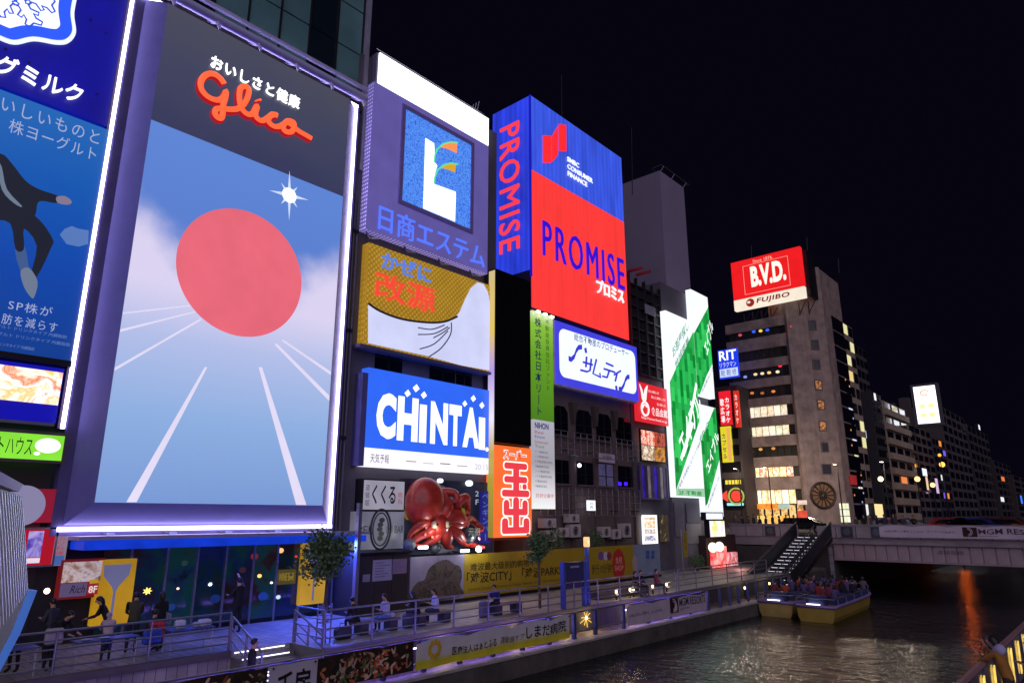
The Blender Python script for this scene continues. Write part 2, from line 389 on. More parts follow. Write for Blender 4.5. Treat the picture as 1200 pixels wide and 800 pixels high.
# steps from the raised promenade to the boardwalk, a light strip under each nosing
st = MB()
for i in range(6): st.box(-21.5+i*.32, -21.5+(i+1)*.32, 11.2, 13.18, ZB+.001, ZU-(i+1)*.1667)
steps = tag(st.build('promenade_steps', CONC), kind='structure')
for i in range(6):
    x = -21.5+i*.32; z = ZU-i*.1667
    MB().box(x-.005, x+.02, 11.4 if i % 2 else 11.3, 13.0, z-.075, z-.045).build('step_light', emi('step_led', '#e8e6ff', 2.5, var=0), steps)
struct(MB().box(-60, -19.2, 59.98, 400, -1.5, 3.2), 'bank_ground', CONCD)
struct(MB().box(-2.9, 60, -60, 59.9, -1.5, 1.55).box(-2.9, 60, 59.9, 400, -1.5, 3.2), 'opposite_bank', PAVE)
struct(MB().box(-90, 40, 60.9, 95, 4.0, ZR), 'road', ASPH)
struct(MB().box(-90, -29.5, 60.9, 63.8, ZR, ZR+.12).box(-90, 40, 91.5, 95.5, ZR, ZR+.12), 'pavement', PAVE)
ln = MB()
for k in range(14): ln.box(-60+k*6, -57+k*6, 77.4, 77.55, ZR, ZR+.006)
struct(ln, 'lane_markings', mat('road_paint', '#b8b8b4', .7))
struct(MB().box(-90, -24, 95.5, 400, -1.5, ZR-.02), 'far_bank', CONCD)
# the bridge the camera stands on (behind and below the lens)
struct(MB().box(-6, 6, -9, -.3, 3.4, 4.0), 'near_bridge_deck', PAVE)
# ---------------------------------------------------------------- far bridge
PINKG = mat('girder_paint', '#a8969a', .55, var=.25, vs=.5)
br = thing('road_bridge', 'pale pink girder bridge with concrete parapet crossing the river', 'bridge', (-18.9, 60.3, 0))
MB().box(-19.0, 14, 60.35, 61.0, 3.35, 4.0).box(-28, -19.0, 60.3, 60.9, 3.3, 4.0).build('deck_edge', mat('deck_conc', '#8c8288', .75, var=.35, vs=.6, bump=.2), br)
MB().box(-19.0, 14, 60.05, 60.34, 3.55, 3.78).build('deck_ledge', MC['deck_conc'], br)
bev = MB().box(-18.9, 14, 60.32, 60.5, 2.36, 3.35).build('girder_web', PINKG, br)
g0 = None
for k in range(34):
    x = -18.85+k*.78
    if g0 is None: g0 = MB().box(x, x+.70, 60.25, 60.315, 2.40, 3.50).build('girder_panel', PINKG, br)
    else:
        c = g0.copy(); COL.objects.link(c); c.location.x = .78*k
MB().box(-18.9, 14, 60.2, 60.5, 2.28, 2.36).build('girder_flange', PINKG, br)
MB().box(-18.9, 14, 62.5, 62.9, 2.3, 3.9).box(-18.9, 14, 70, 70.4, 2.3, 3.9).box(-18.9, 14, 80, 80.4, 2.3, 3.9).box(-18.9, 14, 61, 95, 3.7, 3.95).build('girder_inner', CONCD, br)
text(br, FY(60.25), '道頓堀橋', (-11.6, 2.95, -9.9, 3.25), print_('#4a3a40'), w=.004)
PAR = mat('parapet_stone', '#93868e', .7, var=.25, vs=.9, bump=.2)
p0 = None
for k in range(22):
    x = -27.5+k*1.5
    if -21.6 < x < -20: continue
    if p0 is None: p0 = MB().box(x, x+1.44, 60.2, 60.36, 4.02, 4.92).build('parapet_panel', PAR, br); x00 = x
    else: c = p0.copy(); COL.objects.link(c); c.location.x = x-x00
MB().box(-27.6, -21.7, 60.14, 60.42, 4.92, 5.06).box(-19.1, 6, 60.14, 60.42, 4.92, 5.06).build('parapet_coping', MC['deck_conc'], br)
for x in (-24.3, -18.1, -15.9):
    q = MB().box(x, x+.85, 60.12, 60.2, 4.08, 4.86).build('parapet_plaque', mat('plaque', '#3a3c44', .4, .3), br)
    MB().prism(FY(60.12), circ((x+.42, 4.47), .28, 24), 0, .02).build('plaque_emblem', mat('plaque_emblem', '#5a6068', .4, .4), q)
# abutment with coursed stone blocks, beside the stairs
ab = thing('abutment', 'grey block abutment of the bridge behind the lit stairs', 'abutment', (-19.5, 60.3, 0))
MB().box(-21.2, -18.9, 60.1, 61.5, 0, 3.3).build('core', CONCD, ab)
bl = None
for r in range(5):
    for c in range(3):
        x = -21.1+c*.74; z = .1+r*.64
        o = MB().box(x, x+.7, 60.0, 60.1, z, z+.6).build('block', mat('abutment_block', '#8f8a92', .8, var=.3, vs=.6, bump=.3), ab)
# ---------------------------------------------------------------- far stairs up to the bridge
fs = thing('river_stairs', 'broad dark stairs with white lit treads climbing to the bridge', 'stairs', (-20, 50, ZB))
NS = 15
for i in range(NS):
    y = 49.6+i*.66; z = ZB+(i+1)*(4.05-ZB)/NS
    MB().box(-21.3, -18.75, y, y+.68, z-.05, z).build('tread', mat('tread', '#3a3438', .6), fs)
    MB().box(-21.25, -18.8, y+.64, y+.67, z, z+.17).build('riser', mat('riser', '#2c282c', .7), fs)
    [MB().box(a, b, y-.015, y+.0, z-.045, z-.012).build('tread_light', emi('tread_led', '#f0ecff', 1.0, sample=False, var=.2, vs=3), fs) for a, b in ((-21.15, -20.15), (-19.75, -19.45), (-19.3, -19.0))]
def para(F, y0, z0, y1, z1, h, w0, w1, name, m, base=0.):
    return MB().prism(F, [(y0, z0-base), (y1, z1-base), (y1, z1+h), (y0, z0+h)], w0, w1).build(name, m, fs)
for X in (-21.45, -18.72):
    para(FX(X), 49.4, ZB, 59.6, 4.05, 1.05, 0, .06, 'side_panel', mat('stair_panel', '#24262e', .45, .3, var=.3), base=-.1)
    MB().bar((X+.03, 49.3, ZB+1.2), (X+.03, 59.7, 5.2), .05, 8).build('handrail', STEEL, fs)
para(FX(-18.7), 49.4, ZB, 59.6, 4.05, .0, 0, .05, 'stringer', BLACKM, base=.3)
MB().bar((-19.9, 49.6, ZB+.95), (-19.9, 59.4, 4.95), .04, 8).build('handrail', STEEL, fs)
for i in range(9):
    y = 49.8+i*1.15; z = ZB+.1+(y-49.6)*.33
    MB().bar((-19.9, y, z), (-19.9, y, z+.95), .03).build('baluster', STEEL, fs)
# ================================================================ LEFT BANK, NEAR BUILDINGS
F26 = FX(-26.0)
TUBEW = emi('neon_white', '#d8ccff', 7, var=0)
# ---------------------------------------------------------------- building with the milk and yoghurt billboards
b1 = thing('billboard_building', 'dark building at the left edge covered in blue billboards', 'building', (-33, 1, ZU))
MB().box(-45, -26.7, -12, 7.05, ZU, 48).build('wall', mat('b1_wall', '#2a2830', .7, var=.3), b1)
MB().box(-26.7, -26.5, -12, 6.9, 5.2, 5.9).build('fascia', mat('b1_fascia', '#6a6470', .6), b1)
for k in range(3): MB().box(-26.7, -26.35, -1+k*2.2, .9+k*2.2, 9.2, 9.3).build('ledge', mat('b1_ledge', '#5c5866', .5), b1)
ac = thing('air_conditioner', 'flat grey ventilation hood above the red sign at the left edge', 'ventilation hood', (-26.4, 3.6, 6.3))
MB().cbox(-26.7, -26.0, 1.2, 4.6, 6.25, 6.75, .05).build('hood', mat('hood', '#8a8694', .5, .3), ac)
MB().box(-26.0, -25.96, 1.4, 4.4, 6.35, 6.62).build('grille', DARKM, ac)
# milk sign
F = FX(-26.1); r = F.px(149, 0)[0]; zb_ = F.px(125, 148)[1]
RCm = (-3.0, zb_, F.px(127, 148)[0]-.05, 31.5)
s1 = thing('milk_sign', 'deep blue sign with white snow crystal emblem, top left corner', 'sign', (-26.4, 3, zb_))
panel(s1, F, RCm, emi('milk_blue', '#04048c', 1.0, var=.18, vs=.6, rough=.5), -.5, 0)
for k in range(26):
    u = RCm[0]+.4+(k % 13)*.75+rnd.uniform(-.1, .1); v = RCm[1]+1.2+(k//13)*2.6+rnd.uniform(-.2, .2)
    if u < RCm[2]-.2: MB().prism(F, circ((u, v), .045, 8), 0, .03).build('bolt', print_('#181a5a'), s1)
text(s1, F, 'グミルク', F.out(.16).cr(-12, 98, 87, 97, 119), lit('#f2f2ff', 1.6), w=.16, depth=.1, bold=.006, letters=True)
em = F.pts([(-52, -60), (-20, -66), (20, -46), (58, -42), (92, -32), (90, -6), (86, 18), (88, 40), (80, 51), (66, 53), (40, 49), (16, 53), (-10, 44), (-50, 30), (-60, 0)])
em = [(p.x, p.y) for p in spline(em, 5, True)]
ce = (sum(p[0] for p in em)/len(em), sum(p[1] for p in em)/len(em))
def shrink(pts, d):
    o = []
    n = len(pts)
    for i in range(n):
        a = Vector(pts[i-1]); b = Vector(pts[(i+1) % n]); t = (b-a).normalized(); nn = Vector((-t.y, t.x)); p = Vector(pts[i])
        if nn.dot(Vector(ce)-p) < 0: nn = -nn
        o.append(tuple(p+nn*d))
    return o
e1 = MB().prism(F, em, .02, .10).build('emblem_border', emi('emb_w', '#e6ecff', 1.2, var=0), s1)
e2 = MB().prism(F, shrink(em, .13), .101, .13).build('emblem_band', emi('emb_b', '#2c5cff', 1.0, var=0), s1)
e3 = MB().prism(F, shrink(em, .52), .131, .15).build('emblem_field', emi('emb_w2', '#eef2ff', 1.3, var=0), s1)
# snow crystal: six stepped arms outlined in blue
cx0, cz0 = F.px(17, -6)
crys = MB()
arm = [(.24, .13), (.35, .16), (.35, .34), (.5, .34), (.5, .2), (.72, .2), (.9, .44), (1.02, .34), (.92, .2), (1.12, .2), (1.3, .36), (1.42, .24), (1.30, .0)]
for k in range(6):
    a = math.radians(60*k+8); ca, sa = math.cos(a), math.sin(a)
    pl = arm+[(x, -y) for x, y in arm[::-1]]
    pts3 = [F.P(cx0+(x*ca-y*sa)*.82, cz0+(x*sa+y*ca)*.82, .16) for x, y in pl]
    crys.tube(pts3, .032, 5)
crys.build('snow_crystal', lit('#2c55e0', 1), s1)
# yoghurt billboard
RCy = (-3.0, F.px(93, 424)[1], F.px(110, 290)[0]-.02, zb_-.12)
s2 = thing('yoghurt_billboard', 'blue yoghurt billboard with leaping man in dark suit, left edge', 'billboard', (-26.4, 3, RCy[1]))
panel(s2, F, RCy, screen('yog', [(0, '#0c3c90'), (.35, '#0846ac'), (.7, '#0f58b4'), (1, '#2268ba')], 2, RCy[1]-RCy[1], RCy[3]-RCy[1], k=.95, noise=.1, scale=.5), -.5, 0)
TXT = lit('#a9b4dc', .9)
def fpx(F, xl, yt, xr, yb): return F.rect(xl, yt, xr, yb)
text(s2, F, 'いしいものと', F.cr(-6, 117, 110, 152, 168), TXT, w=.004, sp=1.25)
text(s2, F, '株ヨーグルト', F.cr(4, 113, 108, 172, 188), TXT, w=.004, sp=1.1)
text(s2, F, 'SP株が', F.cr(9, 62, 40, 356, 368), TXT, w=.004, sp=1.2)
text(s2, F, '肪を減らす', F.cr(1, 68, 38, 373, 385), TXT, w=.004, sp=1.2, letters=True)
for k, (y, x1) in enumerate(((397, 78), (406, 82), (411, 40))):
    text(s2, F, 'ガセリ菌SP株 ヨーグルト ドリンクタイプ 内臓脂肪', (F.px(-60, y-5)[0], F.px(x1, y)[1], F.px(x1, y)[0], F.px(x1, y-4)[1]), lit('#6f8ac8', .8), w=.004)
# printed picture: clouds and leaping man (flat print)
MB().prism(F, F.pts([(70, 275), (76, 268), (84, 265), (92, 268), (104, 270), (103, 286), (92, 289), (78, 286)]), .001, .004).build('printed_cloud', lit('#5c82c8', .85), s2)
SUIT = lit('#1c2030', .8)
def poly(parent, F, pts, m, w, name, sm=4, h=.003):
    q = F.pts(pts)
    if sm: q = [(p.x, p.y) for p in spline(q, sm, True)]
    return MB().prism(F, q, w-h, w).build(name, m, parent)
poly(s2, F, [(-30, 185), (0, 180), (14, 192), (30, 212), (46, 222), (68, 230), (66, 238), (46, 236), (42, 250), (38, 254), (26, 248), (12, 240), (-25, 235)], SUIT, .008, 'printed_jacket')
poly(s2, F, [(-4, 190), (2, 196), (8, 222), (26, 242), (16, 238), (2, 222)], lit('#7c90a8', .7), .011, 'printed_shirt', 3)
poly(s2, F, [(-30, 235), (10, 236), (34, 248), (50, 262), (62, 281), (60, 290), (48, 316), (40, 327), (36, 322), (43, 288), (28, 268), (28, 292), (18, 292), (12, 262), (-10, 258), (-30, 260)], SUIT, .0075, 'printed_trousers', 3)
poly(s2, F, [(17, 288), (29, 289), (33, 310), (34, 318), (24, 318)], lit('#46629a', .8), .006, 'printed_lining', 2)
poly(s2, F, [(24, 318), (34, 314), (44, 330), (40, 348), (36, 348), (28, 336)], lit('#7886a0', .8), .009, 'printed_shoe', 3)
poly(s2, F, [(66, 231), (76, 230), (84, 236), (80, 240), (68, 238)], lit('#8a7c94', .9), .009, 'printed_hand', 3)
MB().box(-26.6, -26.02, -3.0, RCy[2], RCy[1]-.22, RCy[1]-.02).build('bottom_frame', DARKM, s2)
# white lit edge running down both billboards
se = thing('edge_light', 'thin white light strip down the right edge of the blue billboards', 'light strip', (-26.1, RCm[2]+.1, F.px(84, 500)[1]))
MB().box(-26.12, -26.0, RCm[2]+.10, RCm[2]+.20, F.px(84, 503)[1], 34).build('light_tube', TUBEW, se)
MB().box(-26.4, -26.13, RCm[2]+.02, RCm[2]+.3, F.px(84, 503)[1], 34).build('channel', mat('edge_channel', '#3a2c3c', .6), se)
# food screen in its blue frame
RCf = (-2.2, F.px(70, 475)[1], F.px(73, 440)[0], F.px(74, 437)[1])
s3 = thing('food_screen', 'bright orange food video screen in a blue box, left edge', 'screen', (-26.3, 2, RCf[1]-.7))
panel(s3, F, (-3, F.px(83, 497)[1], RCm[2]-.06, F.px(86, 430)[1]-.1), emi('food_box', '#0204a8', .95, var=.1, rough=.5), -.4, 0, 'case')
panel(s3, F, RCf, photo('food_screen_pic', ['#40a050', '#fff4dc', '#ffb868', '#fffaf0', '#e07038', '#fff0d8', '#ffc070'], .8, 1.25, .8), .001, .05, 'screen')
MB().box(-26.5, -26.02, -3, RCm[2]-.1, F.px(83, 497)[1]-.12, F.px(83, 497)[1]-.02).build('bottom_rail', mat('alu', '#8a8a98', .4, .6), s3)
# hair salon sign, lime green
RCg = (-2.5, F.px(73, 540)[1], F.px(76, 511)[0], F.px(76, 511)[1])
s4 = thing('salon_sign', 'lime green salon sign with white speech bubble, left edge', 'sign', (-26.3, 2, RCg[1]))
panel(s4, F, RCg, emi('lime', '#8ae83a', 1.0, var=.12), -.3, .02)
text(s4, F, 'カットハウス', (F.px(-26, 512)[0], F.px(36, 534)[1], F.px(36, 534)[0], F.px(36, 513)[1]), lit('#123010', .5), w=.025)
bc = F.px(56, 522); MB().prism(F, circ(bc, .36, 36, .24), .021, .03).build('speech_bubble', lit('#f6fff0', 1.2), s4)
MB().prism(F, circ((bc[0]-.27, bc[1]-.27), .09, 20, .06), .021, .03).build('speech_tail', lit('#f6fff0', 1.2), s4)
MB().frame(F, *RCg, .1, -.3, .05).build('frame', mat('salon_frame', '#5c5a58', .5, .3), s4)
# red signs
RCr = (1.2, F.px(63, 612)[1], F.px(66, 573)[0], F.px(66, 573)[1])
s5 = thing('red_circle_sign', 'dull red sign with pale grey circle behind the white louvres', 'sign', (-26.3, 3, RCr[1]))
panel(s5, F, RCr, emi('redsign', '#8c1430', .9, var=.15), -.3, .02)
MB().prism(F, circ(F.px(26, 592), .62, 36), .021, .03).build('circle', lit('#8f8ab0', .85), s5)
RCp = F.rect(30, 620, 60, 661)
s6 = thing('red_poster', 'small lit poster in a red and silver frame under the red sign', 'poster', (-26.3, 4, RCp[1]))
panel(s6, F, RCp, emi('posterred', '#b00c20', .9, var=.1), -.2, .01)
MB().frame(F, *RCp, .06, -.2, .04).build('frame', mat('silver', '#b8b4b8', .3, .8), s6)
panel(s6, F, sub(RCp, .12, .22, .6, .95), photo('poster_pic', ['#241c60', '#4838a0', '#b8a8e0', '#382c78'], 1.2, .8), .011, .02, 'picture')
panel(s6, F, sub(RCp, .12, .06, .6, .2), lit('#e8d8e8', 1), .011, .02, 'caption')
RCv = F.rect(66, 621, 75, 662)
s7 = thing('narrow_banner_sign', 'narrow vertical red and pale sign left of the blue canopy', 'sign', (-26.1, RCv[0], RCv[1]))
panel(s7, F, RCv, emi('narrowsign', '#a890a8', .6, var=.2), -.1, .02)
text(s7, F, '串カツ料理', sub(RCv, .2, .3, .8, .95), lit('#b02030', .9), w=.024, vert=True)
panel(s7, F, sub(RCv, .1, .02, .9, .28), lit('#4868b0', .8), .021, .026, 'blue_band')
# ---------------------------------------------------------------- building behind the runner billboard
FB = FX(-26.4); yr = FB.px(431, 40)[0]
b2 = thing('glass_building', 'tall dark glass building above the giant candy billboard', 'building', (-33, 12.5, ZU))
MB().box(-45, -26.75, 7.15, yr, 25.0, 50).build('core', mat('b2_core', '#1a1c24', .6), b2)
MB().box(-45, -27.2, 7.15, yr, ZU, 25.0).build('lower_core', MC['b2_core'], b2)
for i in range(7):
    for j in range(8):
        u0 = 7.2+i*(yr-7.3)/7; z0 = 26.6+j*2.6
        m = mat('teal_pane', '#5c8888', .35, var=.3, vs=.35, spec=.6) if (j in (0, 1) and 2 <= i <= 4) or i == 6 else glass('dark_pane', '#16242c', .12)
        MB().fbox(FX(-26.7), u0+.05, z0+.04, u0+(yr-7.3)/7-.05, z0+2.56, -.04, 0).build('pane', m, b2)
for i in range(8):
    u0 = 7.2+i*(yr-7.3)/7; MB().fbox(FX(-26.7), u0-.04, 26.5, u0+.04, 50, -.04, .06).build('mullion', DARKM, b2)
MB().box(-26.8, -26.3, yr-.05, yr+.1, 22.5, 50).build('corner_trim', mat('corner_trim', '#a8a4b8', .4, .3), b2)
# parapet below the glass and a long lit truss above the sign
MB().box(-27.2, -26.4, 7.15, yr, 25.75, 26.45).build('spandrel', mat('b2_spandrel', '#4c4044', .7), b2)
tr = thing('sign_truss', 'purple lit pipe truss above the candy billboard', 'truss', (-26, 12, 25.5))
PURP = mat('purple_pipe', '#bcb8e4', .4, .0, var=.1)
MB().bar((-25.6, 7.2, 25.95), (-25.6, yr-.4, 25.95), .20, 12).build('pipe', PURP, tr, True)
MB().bar((-25.9, 7.2, 26.75), (-25.9, yr-.2, 26.75), .11, 12).build('pipe', PURP, tr, True)
for i in range(6):
    y = 8.2+i*1.85
    MB().bar((-26.6, y, 26.4), (-25.5, y, 25.75), .09, 8).bar((-25.5, y, 25.75), (-25.4, y+.1, 25.4), .07, 8).build('bracket', PURP, tr, True)
# giant billboard
g_u0 = F26.px(75, 612)[0]; g_u1 = F26.px(401, 350)[0]; g_v0 = F26.px(200, 614)[1]; g_v1 = F26.px(412, 125)[1]
FS = FX(-25.25); e_u0 = FS.px(111, 587)[0]; e_u1 = FS.px(394, 350)[0]; e_v0 = (FS.px(111, 587)[1]+FS.px(383, 593)[1])/2; e_v1 = g_v1-.22
gs = thing('candy_billboard', 'giant candy billboard with red script lettering over running track and red sun', 'billboard', (-26, (g_u0+g_u1)/2, g_v0))
BEV = mat('bezel', '#6a68b0', .45, .1, var=.12)
o4 = [(g_u0, g_v0), (g_u1, g_v0), (g_u1, g_v1), (g_u0, g_v1)]; i4 = [(e_u0, e_v0), (e_u1, e_v0), (e_u1, e_v1), (e_u0, e_v1)]
for k, nm in enumerate(('bezel_bottom', 'bezel_right', 'bezel_top', 'bezel_left')):
    a, b = k, (k+1) % 4
    MB().add([F26.P(*o4[a]), F26.P(*o4[b]), FS.P(*i4[b]), FS.P(*i4[a]), F26.P(*o4[a], -.4), F26.P(*o4[b], -.4)], [(0, 1, 2, 3), (4, 5, 1, 0)]).build('bezel', BEV, gs)
for (a0, b0, a1, b1) in ((g_u0-.16, g_v0-.20, g_u1+.16, g_v0-.06), (g_u1+.05, g_v0-.05, g_u1+.13, g_v1+.05), (g_u0-.16, g_v1+.06, g_u1+.16, g_v1+.2)):
    MB().fbox(F26, a0, b0, a1, b1, -.05, .09).build('light_tube', TUBEW, gs)
MB().frame(F26, g_u0, g_v0, g_u1, g_v1, .34, -.45, -.06).build('back_frame', mat('back_frame', '#5a5488', .5, .2), gs)
dv0 = (FS.px(167, 125)[1]+FS.px(399, 238)[1])/2
oz = g_v0
HD = MB().fbox(FS, e_u0, dv0, e_u1, e_v1, -.25, 0).build('header_panel', screen('gl_head', [(0, '#3d3f63'), (.5, '#474a66'), (1, '#4f5062')], 2, dv0-oz, e_v1-oz, k=.85, noise=.5, scale=.35), gs)
# the video picture: sky, cloud bank and blue track, all on the screen itself
def track_mat():
    m, n, l, b = new_mat('track_screen'); b.inputs['Base Color'].default_value = (.01, .01, .015, 1); b.inputs['Roughness'].default_value = .3
    tc = n.new('ShaderNodeTexCoord'); sp = n.new('ShaderNodeSeparateXYZ'); l.new(tc.outputs['Object'], sp.inputs[0])
    yc = (e_u0+e_u1)/2-(g_u0+g_u1)/2
    # cloud edge rises towards both sides
    ab = n.new('ShaderNodeMath'); ab.operation = 'SUBTRACT'; ab.inputs[1].default_value = yc-.2; l.new(sp.outputs[1], ab.inputs[0])
    a1 = n.new('ShaderNodeMath'); a1.operation = 'ABSOLUTE'; l.new(ab.outputs[0], a1.inputs[0])
    a2 = n.new('ShaderNodeMath'); a2.operation = 'MULTIPLY_ADD'; a2.inputs[1].default_value = -.75; l.new(a1.outputs[0], a2.inputs[0]); l.new(sp.outputs[2], a2.inputs[2])
    t = n.new('ShaderNodeTexNoise'); t.inputs['Scale'].default_value = .55; t.inputs['Detail'].default_value = 6; l.new(tc.outputs['Object'], t.inputs['Vector'])
    a3 = n.new('ShaderNodeMath'); a3.operation = 'MULTIPLY_ADD'; a3.inputs[1].default_value = 2.6; l.new(t.outputs[0], a3.inputs[0]); l.new(a2.outputs[0], a3.inputs[2])
    r = n.new('ShaderNodeMapRange'); r.interpolation_type = 'SMOOTHSTEP'; H = dv0-e_v0
    r.inputs[1].default_value = (e_v0-oz)+H*.535; r.inputs[2].default_value = (e_v0-oz)+H*.70; l.new(a3.outputs[0], r.inputs[0])
    r0 = n.new('ShaderNodeMapRange'); r0.inputs[1].default_value = e_v0-oz; r0.inputs[2].default_value = dv0-oz; l.new(sp.outputs[2], r0.inputs[0])
    up = n.new('ShaderNodeValToRGB'); up.color_ramp.elements[0].position = .55; up.color_ramp.elements[0].color = lin('#5a7ccc'); up.color_ramp.elements[1].position = 1; up.color_ramp.elements[1].color = lin('#5f86d6')
    dn = n.new('ShaderNodeValToRGB'); e = dn.color_ramp.elements; e.new(.5); e.new(.5)
    for i, (p, h) in enumerate(((0, '#7a9ad6'), (.22, '#8fb0e2'), (.42, '#b4c0ea'), (.56, '#dcd4f2'))): e[i].position = p; e[i].color = lin(h)
    l.new(r0.outputs[0], up.inputs[0]); l.new(r0.outputs[0], dn.inputs[0])
    mx = n.new('ShaderNodeMixRGB'); l.new(r.outputs[0], mx.inputs[0]); l.new(dn.outputs[0], mx.inputs[1]); l.new(up.outputs[0], mx.inputs[2])
    w = n.new('ShaderNodeTexWave'); w.bands_direction = 'Z'; w.inputs['Scale'].default_value = 4.5; w.inputs['Distortion'].default_value = 2.2; w.inputs['Detail Scale'].default_value = .4
    l.new(tc.outputs['Object'], w.inputs['Vector'])
    rr = n.new('ShaderNodeMapRange'); rr.inputs[3].default_value = .93; rr.inputs[4].default_value = 1.05; l.new(w.outputs['Fac'], rr.inputs[0])
    m2 = n.new('ShaderNodeMixRGB'); m2.blend_type = 'MULTIPLY'; m2.inputs[0].default_value = 1; l.new(mx.outputs[0], m2.inputs[1]); l.new(rr.outputs[0], m2.inputs[2])
    l.new(m2.outputs[0], b.inputs['Emission Color']); b.inputs['Emission Strength'].default_value = 1.0
    return m
VS = MB().fbox(FS, e_u0, e_v0, e_u1, dv0-.003, -.25, 0).build('video_screen', track_mat(), gs)
LANE = emi('lane_white', '#e4dcf6', 1.0, sample=False, var=.05)
def clipq(p): return (min(max(p[0], e_u0+.01), e_u1-.01), max(p[1], e_v0+.01))
for q in ([(148, 588), (160, 588), (243, 430), (240, 430)], [(347, 592), (359, 592), (307, 430), (303, 430)], [(130, 430), (131, 434), (236, 375), (235, 373)],
          [(137, 385), (136, 388), (232, 365), (231, 364)], [(139, 365), (139, 367), (228, 358), (228, 357)], [(388, 470), (389, 464), (324, 402), (322, 404)], [(391, 440), (391, 436), (332, 398), (330, 399)]):
    MB().prism(FS, [clipq(p) for p in FS.pts(q)], .0005, .004).build('track_lane', LANE, VS)
sc = FS.px(279, 322); sr = (FS.px(354, 326)[0]-FS.px(205, 311)[0])/2
MB().prism(FS, circ(((FS.px(354, 326)[0]+FS.px(205, 311)[0])/2, (FS.px(279, 238)[1]+FS.px(279, 400)[1])/2), sr, 64), .005, .008).build('red_sun', emi('red_sun', '#e8697a', 1.0, sample=False, var=.05), VS)
sx, sz = FS.px(339, 229); stp = []
for k in range(16):
    a = math.pi*k/8+.1; rr_ = (1.05 if k % 4 == 0 else .62) if k % 2 == 0 else .22; stp.append((sx+rr_*math.cos(a)*.9, sz+rr_*math.sin(a)*1.1))
MB().prism(FS, stp, .005, .007).build('sun_star', emi('sun_star', '#cfe0ff', 1.0, sample=False, var=0), VS)
MB().prism(FS, circ((sx, sz), .34), .0072, .009).build('sun_star_core', lit('#ffffff', 1.3), VS)
# header lettering
HL = text(gs, FS, 'おいしさと健康', FS.out(.12).cr(248, 356, 251, 64, 80), lit('#ffffff', 1.8), w=.12, depth=.08, bold=.002, sp=1.1, letters=True)
def zz(l): return [FS.out(.16).px(220+x/6.156, 50+y/6.156) for x, y in l]
strokes = [[(262, 300), (235, 262), (195, 232), (150, 226), (112, 250), (92, 295), (102, 345), (135, 385), (180, 410), (225, 415), (258, 392), (276, 352), (270, 400), (255, 450), (252, 510), (240, 545), (212, 540), (196, 512), (205, 482), (250, 478), (310, 484), (360, 478), (400, 450), (430, 400), (440, 345), (418, 318), (385, 325), (372, 370), (376, 440), (398, 492), (435, 520), (468, 512), (490, 470), (500, 462), (488, 510), (500, 548), (535, 565), (575, 545), (610, 518), (640, 528), (625, 520), (590, 535), (582, 570), (610, 600), (650, 608), (690, 590), (720, 566), (760, 575), (768, 610), (745, 645), (700, 640), (688, 605), (712, 578), (752, 600), (800, 640), (850, 668), (890, 692)], [(505, 415), (510, 425)]]
NEON = emi('glico_neon', '#ff5e34', 1.35, var=0)
for zs in strokes:
    p2 = spline(zz(zs), 4)
    MB().tube([FS.P(p.x, p.y, .16) for p in p2], .118 if len(zs) > 3 else .15, 8).build('script_lettering', NEON, gs, True)
    MB().tube([FS.P(p.x, p.y-.05, .06) for p in p2], .15 if len(zs) > 3 else .19, 6).build('script_backing', emi('glico_back', '#b01420', .9, var=0, sample=False), gs, True)
# ---------------------------------------------------------------- ground floor under the billboard
sf = thing('restaurant_front', 'dark glass restaurant front beneath the candy billboard', 'shop front', (-26.4, 12, ZU))
zc = F26.px(150, 640)[1]
MB().box(-27.1, -26.75, 6.9, 17.5, ZU, zc).build('back_wall', mat('shop_back', '#1c1e2c', .7), sf)
MB().box(-26.9, -26.3, 6.9, 17.6, zc, 5.3).build('upper_fascia', mat('shop_fascia', '#22244e', .5), sf)
ms = [F26.px(x, 690)[0] for x in (120, 154, 197, 233, 267, 300, 328, 356, 384)]
for i in range(len(ms)-1):
    m = [photo('shop_in_a', ['#04060e', '#0a1440', '#081c24', '#180c14', '#060a18'], .55, .55, .3), photo('shop_in_b', ['#04100c', '#083024', '#0a1c38', '#1c1012', '#05130e'], .6, .5, .3), photo('shop_in_c', ['#05080e', '#10243c', '#0c3030', '#241418', '#080c1c'], .7, .55, .3)][i % 3]; m.node_tree.nodes['Principled BSDF'].inputs['Roughness'].default_value = .08
    p = MB().fbox(F26, ms[i]+.04, ZU+.15, ms[i+1]-.04, zc-.05, -.44, -.40).build('pane', m, sf)
    MB().fbox(F26, ms[i+1]-.04, ZU, ms[i+1]+.04, zc, -.45, -.33).build('mullion', mat('mullion', '#8c8c9c', .4, .6), sf)
MB().fbox(F26, ms[0], ZU, ms[-1], ZU+.15, -.45, -.34).build('sill', DARKM, sf)
# glows inside: little hanging lamps (two shaped as painted lens flares) and coloured panels just behind the glass line
for (x, y, h, k, s) in ((178, 693, '#ffd060', 2.5, .16), (214, 690, '#ffd0a0', 2, .05), (252, 685, '#dff0ff', 3, .09), (310, 675, '#ffb060', 2, .09), (324, 683, '#fff0e0', 3, .05), (335, 645, '#ffb878', 1.3, .13), (353, 652, '#ff4040', .8, .06), (304, 652, '#a03848', .4, .16), (332, 700, '#bcd8ff', 1.2, .1), (314, 699, '#2048c8', .5, .2), (258, 702, '#2040a0', .35, .2), (206, 712, '#2050a8', .4, .15), (222, 660, '#406050', .3, .12), (290, 668, '#503038', .4, .14), (187, 712, '#304890', .4, .12)):
    u, v = F26.px(x, y); star = []
    for k2 in range(14): a = math.pi*k2/7; q = s*(1 if k2 % 2 == 0 else (.45 if x in (178, 252) else .93)); star.append((u+q*math.cos(a), v+q*math.sin(a)*.8))
    MB().prism(F26, star, -.398, -.37).build('window_light', lit(h, k), sf)
